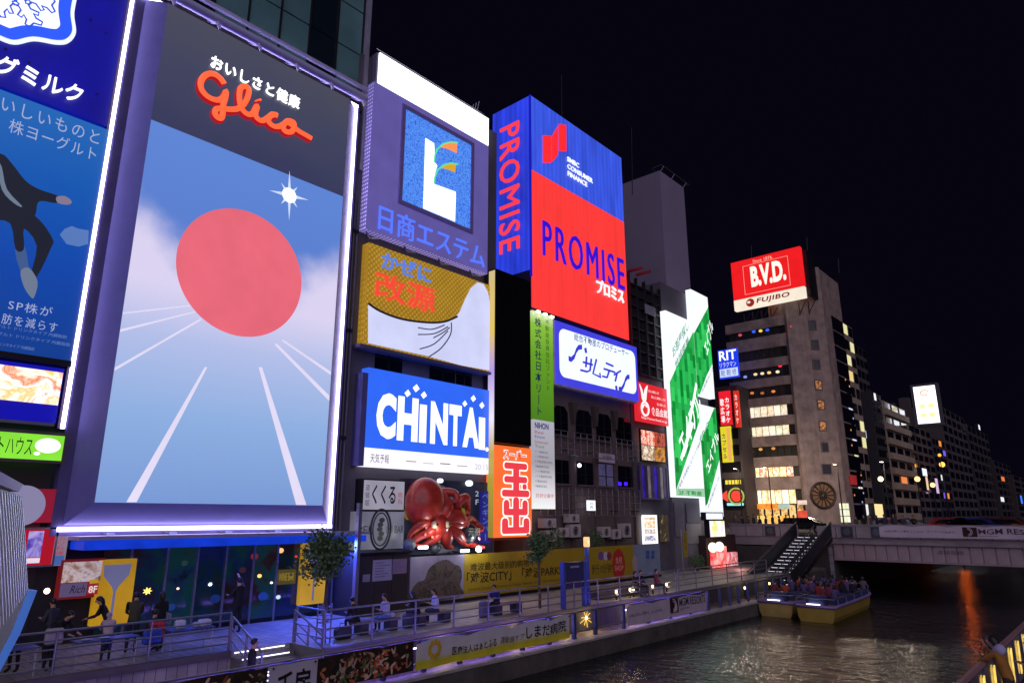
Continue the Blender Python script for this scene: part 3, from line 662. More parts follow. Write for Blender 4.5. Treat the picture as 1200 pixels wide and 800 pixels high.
MB().fbox(F26, *F26.rect(330, 668, 352, 684), -.398, -.38).build('menu_board', lit('#5c5018', .6), sf)
text(sf, F26, 'WINE BAR', F26.rect(333, 672, 350, 680), lit('#a89030', .8), w=-.375)
def wine_sign(rc, label):
    t = thing('wine_glass_sign', label, 'sign', (-26.1, (rc[0]+rc[2])/2, rc[1]), 'yellow wine glass signs')
    panel(t, F26, rc, emi('wine_yellow', '#b08414', .75, var=.2, base='#c09018'), -.3, -.05)
    u0, v0, u1, v1 = rc; uc = (u0+u1)/2; w = (u1-u0)*.36; h = v1-v0
    g = [(uc-w, v1-h*.08), (uc+w, v1-h*.08), (uc+w*.92, v1-h*.25), (uc+w*.25, v1-h*.42), (uc+.04, v1-h*.5), (uc+.04, v0+h*.06), (uc-.04, v0+h*.06), (uc-.04, v1-h*.5), (uc-w*.25, v1-h*.42), (uc-w*.92, v1-h*.25)]
    MB().prism(F26, g, -.049, -.03).build('glass_shape', emi('wine_grey', '#6c6c98', .8, var=.1, sample=False), t)
wine_sign(F26.rect(117, 656, 152, 729), 'larger yellow sign with grey wine glass, by the outdoor tables')
wine_sign(F26.rect(357, 636, 381, 706), 'smaller yellow sign with grey wine glass, behind the young tree')
pr = thing('price_poster', 'red framed food poster with price left of wine glass sign', 'poster', (-26.1, 7.4, 2.6)); RC = F26.rect(73, 656, 118, 699)
panel(pr, F26, RC, emi('poster_rb', '#7c1818', .6, var=.1), -.3, -.06)
panel(pr, F26, sub(RC, .06, .42, .94, .94), photo('burger', ['#3c2018', '#a07858', '#d8c8c0', '#5c3828', '#b89880'], 1.6, .55), -.059, -.045, 'food_picture')
panel(pr, F26, sub(RC, .06, .06, .66, .4), lit('#6c5c88', .6), -.059, -.045, 'caption_panel')
text(pr, F26, 'Rich', sub(RC, .28, .14, .62, .34), lit('#241830', .4), w=-.04, shear=.3)
panel(pr, F26, sub(RC, .68, .08, .92, .36), lit('#a02028', .8), -.044, -.035, 'price_tag')
text(pr, F26, '8F', sub(RC, .7, .12, .9, .3), lit('#f0d8d8', .9), w=-.03, bold=.02)
MB().fbox(F26, *sub(RC, .7, .36, .9, .46), -.044, -.034).build('yellow_tag', lit('#c09820', .8), pr)
# blue canopy with its lit edge
cn = thing('blue_canopy', 'long bright blue canopy strip under the candy billboard', 'canopy', (-25.6, 12, 4.6))
cu0, cu1 = F26.px(75, 630)[0], F26.px(413, 630)[0]
zt = F26.px(200, 629)[1]; zbm = F26.px(200, 640)[1]
MB().box(-26.3, -25.0, cu0+.3, cu1, zbm, zt-.06).build('canopy_box', emi('canopy_blue', '#0a36c8', .95, var=.25, vs=1.2), cn)
MB().box(-26.3, -24.9, cu0+.1, cu1+.1, zt-.02, zt+.1).build('canopy_cap', mat('canopy_cap', '#a8a8c8', .4, .4), cn)
for k in range(5):
    y = cu0+1+k*2; MB().cbox(-25.3, -25.12, y, y+.2, zt+.12, zt+.2, .02).build('spotlight', emi('canopy_spot', '#8888d8', 1, var=0), cn)
    MB().bar((-26.3, y+.1, zt+.17), (-25.3, y+.1, zt+.15), .02).build('arm', DARKM, cn)
    lamp('canopy_lamp', (-25.2, y+.9, zbm-.12), (70, 80, 200, 560, 820)[k], (.05, .10, 1.0), .25, cn, 'SPOT', math.radians(160), (-23.0, y+2.2, ZU))
# ---------------------------------------------------------------- building with the white-topped sign tower
y3 = F26.px(432, 200)[0]; y3b = F26.px(573, 200)[0]
b3 = thing('sign_tower_building', 'grey building carrying the stacked white, gold and blue signs', 'building', (-33, 23, ZU))
z3t = F26.px(445, 58)[1]
MB().box(-45, -26.5, y3-.5, y3b+1.2, ZU, z3t-.4).build('wall', mat('b3_wall', '#5c5866', .75, var=.25, vs=.5), b3)
for (xl, yt, xr, yb) in ((447, 412, 478, 436), (511, 425, 540, 450), (542, 432, 560, 452)):
    rc = F26.rect(xl, yt, xr, yb); rc = (rc[0], rc[1]-.4, rc[2], rc[3]+.2)
    wd = MB().fbox(F26, *rc, -.5, -.46).build('window', glass('dark_win', '#0c0e1a', .1), b3)
    MB().fbox(F26, (rc[0]+rc[2])/2-.04, rc[1], (rc[0]+rc[2])/2+.04, rc[3], -.46, -.42).build('window_bar', DARKM, wd)
for k in range(3): MB().bar((-26.2, y3-.3-k*.22, ZU), (-26.2, y3-.3-k*.22, 21), .06, 8).build('drain_pipe', mat('pipe', '#4a4856', .5, .3), b3)
for k in range(4): MB().box(-26.45, -26.1, y3-.9, y3-.3, 4+k*5, 4.15+k*5).build('bracket', DARKM, b3)
# top white light box and logo box
wt = thing('white_light_box', 'blank glowing white light box on top of the sign tower', 'light box', (-26.2, 23, 27))
RCw = (F26.px(444, 80)[0], F26.px(572, 171)[1], F26.px(572, 150)[0], F26.px(445, 62)[1])
panel(wt, F26, RCw, emi('white_box', '#f6f4ff', 2.6, var=.04), -1.6, .04)
MB().box(-27.7, -26.05, RCw[0]-.12, RCw[0]-.01, RCw[1]-6, RCw[3]).build('side_panel', mat('side_grey', '#6a6680', .6), wt)
for k in range(5): y = RCw[0]+.3+k*(RCw[2]-RCw[0]-.6)/4; MB().bar((-26.3, y, RCw[3]), (-26.3, y, RCw[3]+.42), .025).build('rail_post', STEEL, wt)
MB().bar((-26.3, RCw[0], RCw[3]+.42), (-26.3, RCw[2], RCw[3]+.42), .025).build('guard_rail', STEEL, wt)
for k in range(4): MB().bar((-26.6-k*.25, RCw[2]-.6, RCw[3]-.3), (-26.5-k*.25, RCw[2]-.3, RCw[3]+1.3), .03).build('antenna', STEEL, wt)
es = thing('estate_logo_sign', 'perforated grey sign with white and blue letter E logo', 'sign', (-26.2, 23, 17)); RCe = (F26.px(436, 150)[0]-.05, F26.px(568, 320)[1], F26.px(571, 300)[0], RCw[1]-.02)
def mesh_mat(key, c1, c2, sc, k):
    m, n, l, b = new_mat(key); tc = n.new('ShaderNodeTexCoord'); mp = n.new('ShaderNodeMapping'); mp.inputs['Rotation'].default_value = (.78, 0, 0); l.new(tc.outputs['Object'], mp.inputs[0])
    v = n.new('ShaderNodeTexVoronoi'); v.inputs['Scale'].default_value = sc; v.inputs['Randomness'].default_value = 0; l.new(mp.outputs[0], v.inputs['Vector'])
    cr = n.new('ShaderNodeValToRGB'); cr.color_ramp.elements[0].position = .28; cr.color_ramp.elements[0].color = lin(c2); cr.color_ramp.elements[1].position = .42; cr.color_ramp.elements[1].color = lin(c1)
    l.new(v.outputs['Distance'], cr.inputs[0]); t = n.new('ShaderNodeTexNoise'); t.inputs['Scale'].default_value = .7; l.new(tc.outputs['Object'], t.inputs['Vector'])
    r = n.new('ShaderNodeMapRange'); r.inputs[3].default_value = k*.75; r.inputs[4].default_value = k*1.3; l.new(t.outputs[0], r.inputs[0])
    l.new(cr.outputs[0], b.inputs['Emission Color']); l.new(r.outputs[0], b.inputs['Emission Strength']); l.new(cr.outputs[0], b.inputs['Base Color']); b.inputs['Roughness'].default_value = .5
    m.cycles.emission_sampling = 'NONE'; return m
panel(es, F26, RCe, mesh_mat('perforated', '#5e569a', '#b8a8e8', 6.5, .8), -1.6, .02)
lq = F26.pts([(473, 129), (552, 170), (549, 268), (471, 237)]); LU0, LU1 = (lq[0][0]+lq[3][0])/2, (lq[1][0]+lq[2][0])/2; LV0, LV1 = (lq[2][1]+lq[3][1])/2, (lq[0][1]+lq[1][1])/2
MB().frame(F26, LU0, LV0, LU1, LV1, .22, .021, .12).build('logo_frame', mat('logo_frame', '#8c7cc0', .4, var=.1), es)
panel(es, F26, (LU0, LV0, LU1, LV1), photo('logo_led', ['#1c30a8', '#3468d8', '#5c9cf0', '#2848c8', '#4888e0'], 7, .9, .1), .021, .06, 'logo_field')
LW = emi('logo_white', '#f8fcff', 1.6, sample=False, var=0)
def lz(l): return [F26.px(440+x/4, 110+y/4) for x, y in l]
MB().prism(F26, lz([(230, 210), (270, 235), (272, 262), (270, 320), (285, 340), (275, 370), (270, 425), (372, 462), (368, 600), (220, 538)]), .061, .09).build('logo_stem', LW, es)
MB().prism(F26, lz([(300, 252), (315, 236), (345, 230), (378, 234), (376, 280), (340, 262)]), .061, .09).build('logo_arc', lit('#ff9050', 1.1), es)
MB().prism(F26, lz([(300, 348), (320, 332), (350, 328), (372, 332), (368, 370), (335, 356)]), .061, .09).build('logo_arc', lit('#e0a828', 1.0), es)
for dy in (0, 100): MB().tube([F26.P(*q, .09) for q in lz([(270, 325+dy), (272, 295+dy), (285, 262+dy), (312, 238+dy), (345, 228+dy), (380, 232+dy)])], .05, 6).build('logo_outline', lit('#60e0a0', 1), es)
text(es, F26, '日商エステム', (F26.px(444, 240)[0], F26.px(500, 284)[1]-.3, F26.px(567, 303)[0], F26.px(444, 238)[1]-.05), emi('estem_text', '#5074ff', 1.2, sample=False, var=0), w=.09, depth=.06, bold=.0, letters=True)
for k in range(4): MB().tube([F26.P(RCe[0]+.3+k*2.4, RCe[1]-.02, -.3), F26.P(RCe[0]+.35+k*2.4, RCe[1]-.35, -.1), F26.P(RCe[0]+.6+k*2.4, RCe[1]-.42, .3)], .05, 6).build('lamp_arm', STEEL, es)
# gold sign
kg = thing('medicine_sign', 'gold and white sign with red brush characters above the blue one', 'sign', (-26.2, 23, 12)); RCk = (F26.px(430, 340)[0]-.05, F26.px(572, 436)[1], F26.px(574, 380)[0], F26.px(432, 284)[1])
GOLD = mesh_mat('gold_field', '#8a6818', '#a8842c', 5, 1.0)
panel(kg, F26, RCk, GOLD, -.6, .02)
poly(kg, F26, [(431, 357), (445, 366), (470, 375), (500, 379), (518, 378), (531, 374), (538, 366), (544, 352), (551, 338), (559, 331), (566, 333), (571, 342), (574, 358), (574, 434), (540, 428), (500, 417), (431, 402)], emi('bag_white', '#ccd0f4', 1.05, var=.06), .05, 'white_bag', 0, .025)
bgl = F26.pts([(431, 356), (445, 365), (470, 374), (500, 378), (520, 377), (535, 371)])
MB().tube([F26.P(p.x, p.y, .055) for p in spline(bgl, 4)], .06, 6).build('bag_outline', lit('#181428', .6), kg)
MB().tube([F26.P(p.x, p.y, .055) for p in spline(F26.pts([(528, 378), (527, 392), (516, 408), (502, 418)]), 4)], .035, 6).build('bag_outline', lit('#282848', .6), kg)
for l in ([(489, 384), (505, 386), (520, 381)], [(489, 392), (508, 391), (524, 383)], [(507, 396), (518, 390), (526, 384)], [(491, 409), (508, 403), (524, 388)]):
    MB().tube([F26.P(p.x, p.y, .055) for p in spline(F26.pts(l), 4)], .032, 6).build('bag_fold', lit('#282848', .6), kg)
text(kg, F26, 'かぜに', F26.cr(446, 505, 450, 296, 315), lit('#5c80e0', 1.0), w=.14, depth=.1, bold=.01, letters=True)
text(kg, F26, '改源', F26.cr(438, 509, 440, 317, 349), lit('#f04a38', 1.05), w=.16, depth=.12, bold=.006, letters=True)
MB().box(-26.8, -25.8, RCk[0]-.3, RCk[2], RCk[1]-.16, RCk[1]-.02).build('sign_shelf', mat('shelf', '#6a688c', .5, .3), kg)
# rental sign
ch = thing('rental_sign', 'bright blue rental sign with bold white capital letters', 'sign', (-26.2, 23, 8)); RCc = (F26.px(429, 480)[0], F26.px(575, 555)[1]-.02, F26.px(575, 500)[0], F26.px(430, 430)[1])
zs = (F26.px(428, 524)[1]+F26.px(574, 537)[1])/2
panel(ch, F26, (RCc[0], zs, RCc[2], RCc[3]), emi('chintai_blue', '#2f66f2', 1.05, var=.06), -.8, .04)
panel(ch, F26, (RCc[0], RCc[1], RCc[2], zs-.004), emi('chintai_white', '#ece8f4', 1.25, var=.05), -.8, .04, 'lower_panel')
CW = lit('#f4f8ff', 1.3)
ctop = (F26.px(440, 462)[1]+F26.px(570, 478)[1])/2; cbot = (F26.px(440, 514)[1]+F26.px(565, 525)[1])/2
cuts = [439, 463, 489, 502, 526, 543, 567]
for i, chh in enumerate('CHINTA'):
    q = [439, 464, 490, 503, 525, 541, 567]
    text(ch, F26, chh, (F26.px(q[i], 500)[0]+.03, cbot, F26.px(q[i+1] if i != 2 else 500, 500)[0]-(.06 if i != 5 else .4), ctop+(.04 if i == 0 else 0)-(.25 if i == 2 else 0)), CW, w=.05, bold=.06, name='letter')
text(ch, F26, 'I', (F26.px(560, 505)[0]+.02, cbot-.05, F26.px(567, 505)[0]+.05, ctop-.45), CW, w=.05, bold=.06, name='letter')
for (x, y, s) in ((477, 461, .2), (487, 455, .22), (496, 463, .2), (544, 473, .18), (554, 467, .2), (564, 475, .2)):
    u, v = F26.px(x, y); MB().prism(F26, [(u-s, v), (u-s*.1, v-s*.9), (u+s, v), (u+s*.1, v+s)], .04, .055).build('letter_dot', CW, ch)
MB().prism(F26, circ((F26.px(570, 520)[0], cbot), .12, 20), .04, .055).build('letter_dot', CW, ch)
text(ch, F26, '天気予報', (F26.px(433, 540)[0], RCc[1]+.18, F26.px(455, 540)[0], zs-.25), lit('#303040', .5), w=.05)
for x in (475, 495, 515, 535): MB().fbox(F26, F26.px(x, 545)[0], RCc[1]+.3+rnd.uniform(-.06, .1), F26.px(x+12, 545)[0], RCc[1]+.34, .04, .05).build('forecast_mark', lit('#a09080', .8), ch)
text(ch, F26, '20:15', (F26.px(556, 548)[0], RCc[1]+.2, F26.px(571, 548)[0], zs-.35), lit('#c0bcc8', 1), w=.05)
MB().box(-26.9, -25.9, RCc[0]-.35, RCc[0]-.05, RCc[1], RCc[3]-.3).build('side_cover', mat('side_cover', '#5a5a98', .5), ch)
# lower signs
ku = thing('takoyaki_name_sign', 'white sign with black brush hiragana beside the octopus', 'sign', (-26.1, 19.5, 7)); RCq = F26.rect(426, 562, 472, 597)
panel(ku, F26, RCq, emi('kuku_white', '#a4a0b4', .8, var=.12), -.5, .06)
text(ku, F26, 'くくる', sub(RCq, .2, .18, .78, .86), lit('#16121c', .5), w=.065, bold=.02)
text(ku, F26, '道頓堀', sub(RCq, .04, .12, .14, .85), lit('#4c4858', .5), w=.065, vert=True)
text(ku, F26, '明石', sub(RCq, .84, .2, .95, .6), lit('#b02830', .8), w=.065, vert=True)
MB().frame(F26, *RCq, .06, -.5, .05).build('frame', DARKM, ku)
pb = thing('bar_sign', 'weathered white board sign with dark oval crest for a bar', 'sign', (-26.1, 19.5, 5)); RCb = F26.rect(417, 599, 472, 642)
for i in range(4): panel(pb, F26, sub(RCb, i*.25, 0, i*.25+.245, 1), emi('bar_board', '#7c7c92', .62, var=.3, vs=.9), -.4, .04, 'board')
u, v = (RCb[0]+RCb[2])/2, (RCb[1]+RCb[3])/2+.05
MB().tube([F26.P(a, b, .06) for a, b in circ((u, v), .56, 32, .88)], .05, 6, True).build('crest_ring', lit('#20242e', .4), pb)
MB().tube([F26.P(a, b, .06) for a, b in circ((u, v), .44, 32, .72)], .03, 6, True).build('crest_ring', lit('#20242e', .4), pb)
for k in range(5): MB().prism(F26, circ((u+.06*math.sin(k*2), v-.4+k*.2), .16, 12, .11), .041, .055).build('crest_figure', lit('#2c3440', .4), pb)
text(pb, F26, 'PEL', sub(RCb, .04, .42, .34, .62), lit('#20242e', .4), w=.065)
text(pb, F26, 'INI BAR', sub(RCb, .62, .42, .98, .62), lit('#20242e', .4), w=.065)
# ================================================================ OCTOPUS SHOP, BLACK SCREEN, PROMISE TOWER, BROWN FACADE
ow = thing('octopus_backboard', 'dark round-topped board behind the red octopus', 'backboard', (-26.2, 23, 4.6)); RCo = F26.rect(474, 560, 575, 645)
panel(ow, F26, RCo, photo('octo_board', ['#10121c', '#1c2236', '#30384e', '#161a28'], .7, .18, .3), -.35, -.02)
MB().prism(F26, circ((RCo[0]+1.9, RCo[3]-1.7), 1.9, 30, 1.5, .2, 2.9), -.019, .0).build('grey_arc', emi('grey_arc', '#5c6078', .55, var=.3, vs=1.5), ow)
for (x, y, s) in ((495, 563, .16), (515, 563, .16), (549, 566, .22)): MB().prism(F26, circ(F26.px(x, y), s, 10, s*.7), -.019, .12).build('spotlight', lit('#e8f0ff', 1.8), ow)
text(ow, F26, '2F', F26.rect(557, 575, 561, 591), lit('#c0c8e0', .8), w=.0, vert=True)
for (x, y, h, s) in ((479, 600, '#8c6820', .3), (541, 605, '#8c7020', .35), (489, 620, '#706020', .22)): MB().prism(F26, circ(F26.px(x, y), s, 16, s*1.2), -.019, .1).build('gold_shape', lit(h, .7), ow)
# the octopus itself: swollen mantle, eyes and curling arms with suckers
oc = thing('octopus_sculpture', 'giant red octopus sculpture with curling arms above the yellow hoarding', 'sculpture', (-25.6, 23, 4.6))
RED = mat('octopus_red', '#b8382a', .35, var=.45, vs=2.2, bump=.4, bs=7, coat=.3)
FO = FX(-25.5)
hu, hv = FO.px(498, 589); hb = MB(); hb.sphere(FO.P(hu, hv, 0), 1.05, 20, 14, (.8, 1.02, 1.15))
hb.sphere(FO.P(hu+.55, hv-1.05, .25), .62, 14, 10, (1, 1.1, .95)); hb.build('mantle', RED, oc, True)
for du in (-.05, .75):
    eb = MB().sphere(FO.P(hu+du, hv-1.0, .78), .17, 10, 8).build('eye', mat('octo_eye', '#e8d8b0', .2), oc, True)
    MB().sphere(FO.P(hu+du+.03, hv-1.0, .91), .08, 8, 6).build('pupil', BLACKM, eb, True)
def oarm(pl, r0, w0=.15):
    q = FO.pts(pl); n = len(q); pth = spline([FO.P(a, b, w0+.28*math.sin(i*1.7)) for i, (a, b) in enumerate(q)], 5); k = len(pth)
    MB().tube(pth, 1, 9, taper=[r0*(1-.8*i/(k-1)) for i in range(k)]).build('arm', RED, oc, True)
for pl, r0 in (([(508, 604), (516, 596), (518, 584), (520, 577), (528, 578), (528, 587), (522, 588)], .42), ([(512, 606), (528, 606), (540, 612), (536, 600), (532, 588), (540, 583), (548, 590), (549, 601), (541, 600)], .44),
               ([(512, 612), (530, 614), (548, 608), (558, 612), (560, 619), (553, 622)], .34), ([(506, 612), (498, 620), (490, 628), (484, 637), (492, 640)], .36),
               ([(508, 614), (506, 626), (500, 636), (494, 640)], .36), ([(512, 614), (516, 628), (522, 638), (532, 641)], .45),
               ([(514, 614), (528, 624), (542, 634), (558, 639), (564, 641)], .36), ([(504, 610), (490, 612), (482, 622), (480, 632)], .3)): oarm(pl, r0)
for k in range(16):
    x = rnd.uniform(486, 556); a, b = FO.px(x, rnd.uniform(608, 636)); MB().sphere(FO.P(a, b, .46), .085, 8, 5, (.5, 1, 1)).build('sucker', mat('sucker', '#d88878', .4), oc, True)
for (x, y, s, h) in ((545, 624, .55, '#34383c'), (478, 638, .3, '#6a7078'), (508, 642, .25, '#50565c')):
    t = thing('takoyaki_ball', {545: 'large dark round ball with letters held by the octopus', 478: 'small grey ball at the left foot of the octopus', 508: 'small dark ball under the middle of the octopus'}[x], 'ball', FO.P(*FO.px(x, y), .1))
    MB().sphere(FO.P(*FO.px(x, y), .1), s, 18, 12).build('ball', mat('ball'+h, h, .3, var=.5, vs=3), t, True)
    if s > .5: text(t, FO, '元祖', (FO.px(538, 620)[0], FO.px(538, 627)[1], FO.px(552, 620)[0], FO.px(538, 618)[1]), lit('#b0b4a8', .7), w=.66)
fl = thing('floodlight', 'dazzling white floodlight at the top left of the yellow hoarding', 'floodlight', FX(-24.9).P(*FX(-24.9).px(561, 643)))
cfl = FX(-24.9).P(*FX(-24.9).px(561, 643)); MB().sphere(cfl, .15, 12, 8).build('bulb', emi('flood', '#f0f0ff', 14, var=0), fl, True)
MB().box(cfl.x-1.1, cfl.x-.1, cfl.y-.08, cfl.y+.08, cfl.z-.08, cfl.z+.04).build('bracket', DARKM, fl)
sp_ = []
for k in range(28):
    a = 2*math.pi*k/28; q = (.5 if k % 4 == 0 else .26) if k % 2 == 0 else .08; sp_.append(q)
for (x, y) in ((496, 641), (545, 645)):
    c = FX(-25).P(*FX(-25).px(x, y)); t = thing('foot_lamp', 'bright lamp below the octopus, '+('left' if x < 500 else 'right')+' one', 'lamp', c); MB().cbox(c.x-.1, c.x+.08, c.y-.26, c.y+.26, c.z-.07, c.z+.07, .03).build('lens', emi('footlamp', '#e8eaff', 5, var=0), t)
    MB().box(c.x-.9, c.x-.1, c.y-.04, c.y+.04, c.z-.09, c.z-.04).build('arm', DARKM, t)
lamp('flood_glow', cfl+Vector((.35, 0, .15)), 60, (.9, .9, 1), .15, fl)
lamp('octo_glow', Vector((-24.3, 22.2, 4.7)), 38, (1, .92, .85), .3, oc)
# penguin bar sign
pg = thing('penguin_bar_sign', 'tall narrow blue sign with pale katakana beside the octopus', 'sign', (-26, 27, 5)); RC = F26.rect(562, 575, 574, 636)
panel(pg, F26, RC, emi('penguin_blue', '#1a1c80', .8, var=.2), -.3, .05)
text(pg, F26, 'ペンギンバー', sub(RC, .18, .05, .85, .95), lit('#5078d8', .9), w=.055, vert=True)
# black hoarding cabin with notices
MBK = mat('cabin_black', '#201e22', .6, var=.3)
kb = thing('black_cabin', 'black boarded cabin with white notices beside the benches', 'cabin', (-25.3, 21, ZU)); FK = FX(-24.6)
RC = (FK.px(417, 700)[0], ZU, FK.px(478, 690)[0], FK.px(470, 648)[1])
MB().box(-26.4, -24.65, RC[0], RC[2], ZU, RC[3]).build('body', MBK, kb)
for i in range(3): MB().fbox(FK, *sub(RC, i/3+.004, 0, (i+1)/3-.004, .99), -.05, 0).build('board', mat('cabin_board', '#2c2624', .6, var=.3), kb)
MB().box(-26.5, -24.5, RC[0]-.08, RC[2]+.08, RC[3], RC[3]+.1).build('roof_edge', DARKM, kb)
for k, (q, h) in enumerate((((437, 656, 459, 679), '#9a98b4'), ((459, 655, 476, 671), '#86748c'))):
    nt = MB().fbox(FK, *FK.rect(*q), .001, .02).build('notice', print_(h), kb)
    for j in range(6): rc = sub(FK.rect(*q), .12, .84-j*.13, .5+.38*rnd.random(), .87-j*.13); MB().fbox(FK, *rc, .021, .024).build('text_line', print_('#5a586a'), nt)
MB().fbox(FK, *FK.rect(425, 673, 433, 681), .001, .02).build('notice', print_('#8a88a0'), kb)
pst = thing('canopy_post', 'slim grey post standing left of the black cabin', 'post', (-24.4, RC[0]-.1, ZU))
MB().box(-24.5, -24.3, RC[0]-.28, RC[0]-.12, ZU, 6.2).build('post', mat('post_grey', '#7c7c8c', .4, .5), pst)
# ---------------------------------------------------------------- long yellow hoarding
FH = FX(-25.2)
yh = thing('yellow_hoarding', 'long yellow shopping centre hoarding with tree photograph at its left end', 'hoarding', (-25.3, 34, ZU))
h0, h1 = FH.px(480, 680)[0], FH.px(774, 660)[0]; hz0, hz1 = FH.px(620, 691)[1], (FH.px(480, 652)[1]+FH.px(770, 637)[1])/2
hm = FH.px(541, 680)[0]; hr_ = FH.px(735, 660)[0]; nP = 13
for i in range(nP):
    a = h0+(h1-h0)*i/nP; b = h0+(h1-h0)*(i+1)/nP
    MB().fbox(FH, a+.008, hz0, b-.008, hz1, -.12, 0).build('board', mat('hoard_yellow', '#9c8410', .55, var=.12, vs=.6) if (a+b)/2 > hm and (a+b)/2 < hr_ else (mat('hoard_photo', '#8c88a0', .5) if a < hm else mat('hoard_blue', '#7c8ca0', .5)), yh)
MB().box(-25.4, -25.15, h0, h1, hz0-.14, hz0-.01).build('base_rail', DARKM, yh)
for i in range(12): MB().bar((-25.4, h0+.6+i*1.65, ZU), (-25.4, h0+.6+i*1.65, hz0), .04).build('foot', DARKM, yh)
rock = [(hm-.02-(hm-h0)*x, hz0+(hz1-hz0)*y) for x, y in ((0, .05), (.98, .02), (.95, .3), (.85, .45), (.72, .5), (.66, .7), (.5, .86), (.3, .9), (.14, .78), (.03, .72), (-.01, .5), (.03, .3))]
MB().prism(FH, [(p.x, p.y) for p in spline(rock, 4, True)], .001, .006).build('printed_tree', photo('tree_print', ['#141214', '#2c2822', '#4c443c', '#5c5048', '#24221c', '#5a4c44', '#38302c'], 1.6, 0, .8), yh)
BK = print_('#241c08')
text(yh, FH, '难波最大级别的购物中心', FH.cr(551, 634, 590, 657, 666), BK, w=.008, bold=.008)
text(yh, FH, '「难波CITY」「难波PARKS」', FH.cr(547, 662, 600, 666, 679), BK, w=.008, bold=.012)
text(yh, FH, 'Largest Shopping Centers in Osaka "Namba CITY" and "Namba Parks"', FH.cr(549, 664, 600, 683, 687), print_('#5c4c10'), w=.008)
text(yh, FH, '步行10分钟!', FH.cr(693, 717, 704, 660, 672), print_('#4c4010'), w=.008, bold=.01)
for k in range(2): text(yh, FH, 'Namba CITY Namba Parks', FH.cr(692, 716, 704, 677+k*4, 679.5+k*4), print_('#5c4c10'), w=.008)
bt = MB().prism(FH, circ((FH.px(725, 663)[0], FH.px(725, 661)[1]), .72, 36, .95), .007, .02).build('red_badge', print_('#b02c1c'), yh)
text(bt, FH, '免税\nSHOP', FH.cr(720, 730, 725, 652, 668), print_('#e8b0a0'), w=.024, align='CENTER')
for (x, h) in ((704, '#6a4c90'), (710, '#c0b0b8'), (714, '#8a3040')): MB().prism(FH, circ(FH.px(x, 651), .26, 16), .001, .01).build('logo_dot', print_(h), yh)
for (x, y) in ((757, 645), (763, 645), (757, 650), (763, 650)): MB().fbox(FH, *FH.rect(x, y, x+4, y+4), .001, .01).build('logo_square', print_('#305898'), yh)
MB().prism(FH, circ(FH.px(744, 660), .3, 14, .55), .001, .01).build('printed_face', print_('#a89090'), yh)
# ---------------------------------------------------------------- black LED column and the orange supermarket sign
F25 = FX(-25.55)
cu_0, cu_1 = F25.px(580, 450)[0], F25.px(622, 450)[0]
bk = thing('black_video_column', 'tall unlit black video column with glowing edge above orange sign', 'screen', (-25.6, 30, 5))
bz0, bz1 = F25.px(600, 520)[1], F25.px(580, 314)[1]
MB().box(-26.4, -25.6, cu_0, cu_1, bz0, bz1).build('case', mat('led_case', '#1a1618', .6), bk)
for i in range(2):
    for j in range(6):
        a = cu_0+(cu_1-cu_0)*i/2; b = cu_0+(cu_1-cu_0)*(i+1)/2; c = bz0+(bz1-bz0)*j/6; d = bz0+(bz1-bz0)*(j+1)/6
        MB().fbox(F25, a+.004, c+.004, b-.004, d-.004, -.05, 0).build('led_module', mat('led_off', '#0b0b10', .3, var=.3, vs=4), bk)
zo0, zo1 = F25.px(600, 629)[1], F25.px(600, 523)[1]
MB().box(-26.05, -25.6, cu_0-.035, cu_0-.003, zo0, bz1-.1).build('glowing_edge', screen('edge_glow', [(0, '#8a7a18'), (.3, '#b8a040'), (.42, '#e8e0f0'), (.6, '#a890d8'), (.75, '#d8b848'), (1, '#c8b480')], 2, zo0-5, bz1-5, k=1.1), bk)
so = thing('supermarket_sign', 'orange supermarket sign with rounded red characters outlined in white', 'sign', (-25.6, 30, zo0)); RC = (cu_0, zo0, cu_1, zo1)
panel(so, F25, RC, emi('orange', '#ff7030', 1.05, var=.08), -.6, 0)
text(so, F25, 'スーパー', F25.cr(589, 617, 600, 526, 539), lit('#fff0ec', 1.2), w=.02, bold=.07, name='lettering_outline'); text(so, F25, 'スーパー', F25.cr(590, 616, 600, 527.5, 537.5), lit('#c02860', 1), w=.03, bold=.01)
for ch_, y0, y1 in (('玉', 541, 583), ('出', 582, 625)):
    uw = F25.cr(588, 620, 600, y0, y1); u0, v0, u1, v1 = uw; W_, H_ = u1-u0, v1-v0
    if ch_ == '玉': bars = [(.08, .80, .92, .98), (.08, .42, .92, .6), (.0, .03, 1.0, .22), (.40, .03, .62, .98), (.74, .24, .9, .4)]
    else: bars = [(.4, .0, .62, 1.0), (.06, .56, .26, .92), (.74, .56, .94, .92), (.06, .50, .94, .68), (.0, .0, .22, .42), (.78, .0, 1.0, .42), (.0, .0, 1.0, .18)]
    for lay, (g, wz, m) in enumerate(((.085, .012, lit('#fff4ee', 1.25)), (0, .02, lit('#f0404c', 1.0)))):
        for j, (a, b, c, d) in enumerate(bars):
            MB().prism(F25, rrect(u0+a*W_-g, v0+b*H_-g, u0+c*W_+g, v0+d*H_+g, min(.09*W_+g, (d-b)*H_*.45+g*.8)), .0, wz+j*.0006).build('character_outline' if lay == 0 else 'character_stroke', m, so)
MB().box(-26.3, -25.5, cu_0-.04, cu_1, zo0-.14, zo0-.02).build('bottom_rail', mat('red_rail', '#701818', .5), so)
lamp('column_floor_lamp', (-24.6, 29.5, zo0-.3), 6, (1, .5, .3), .3, so)
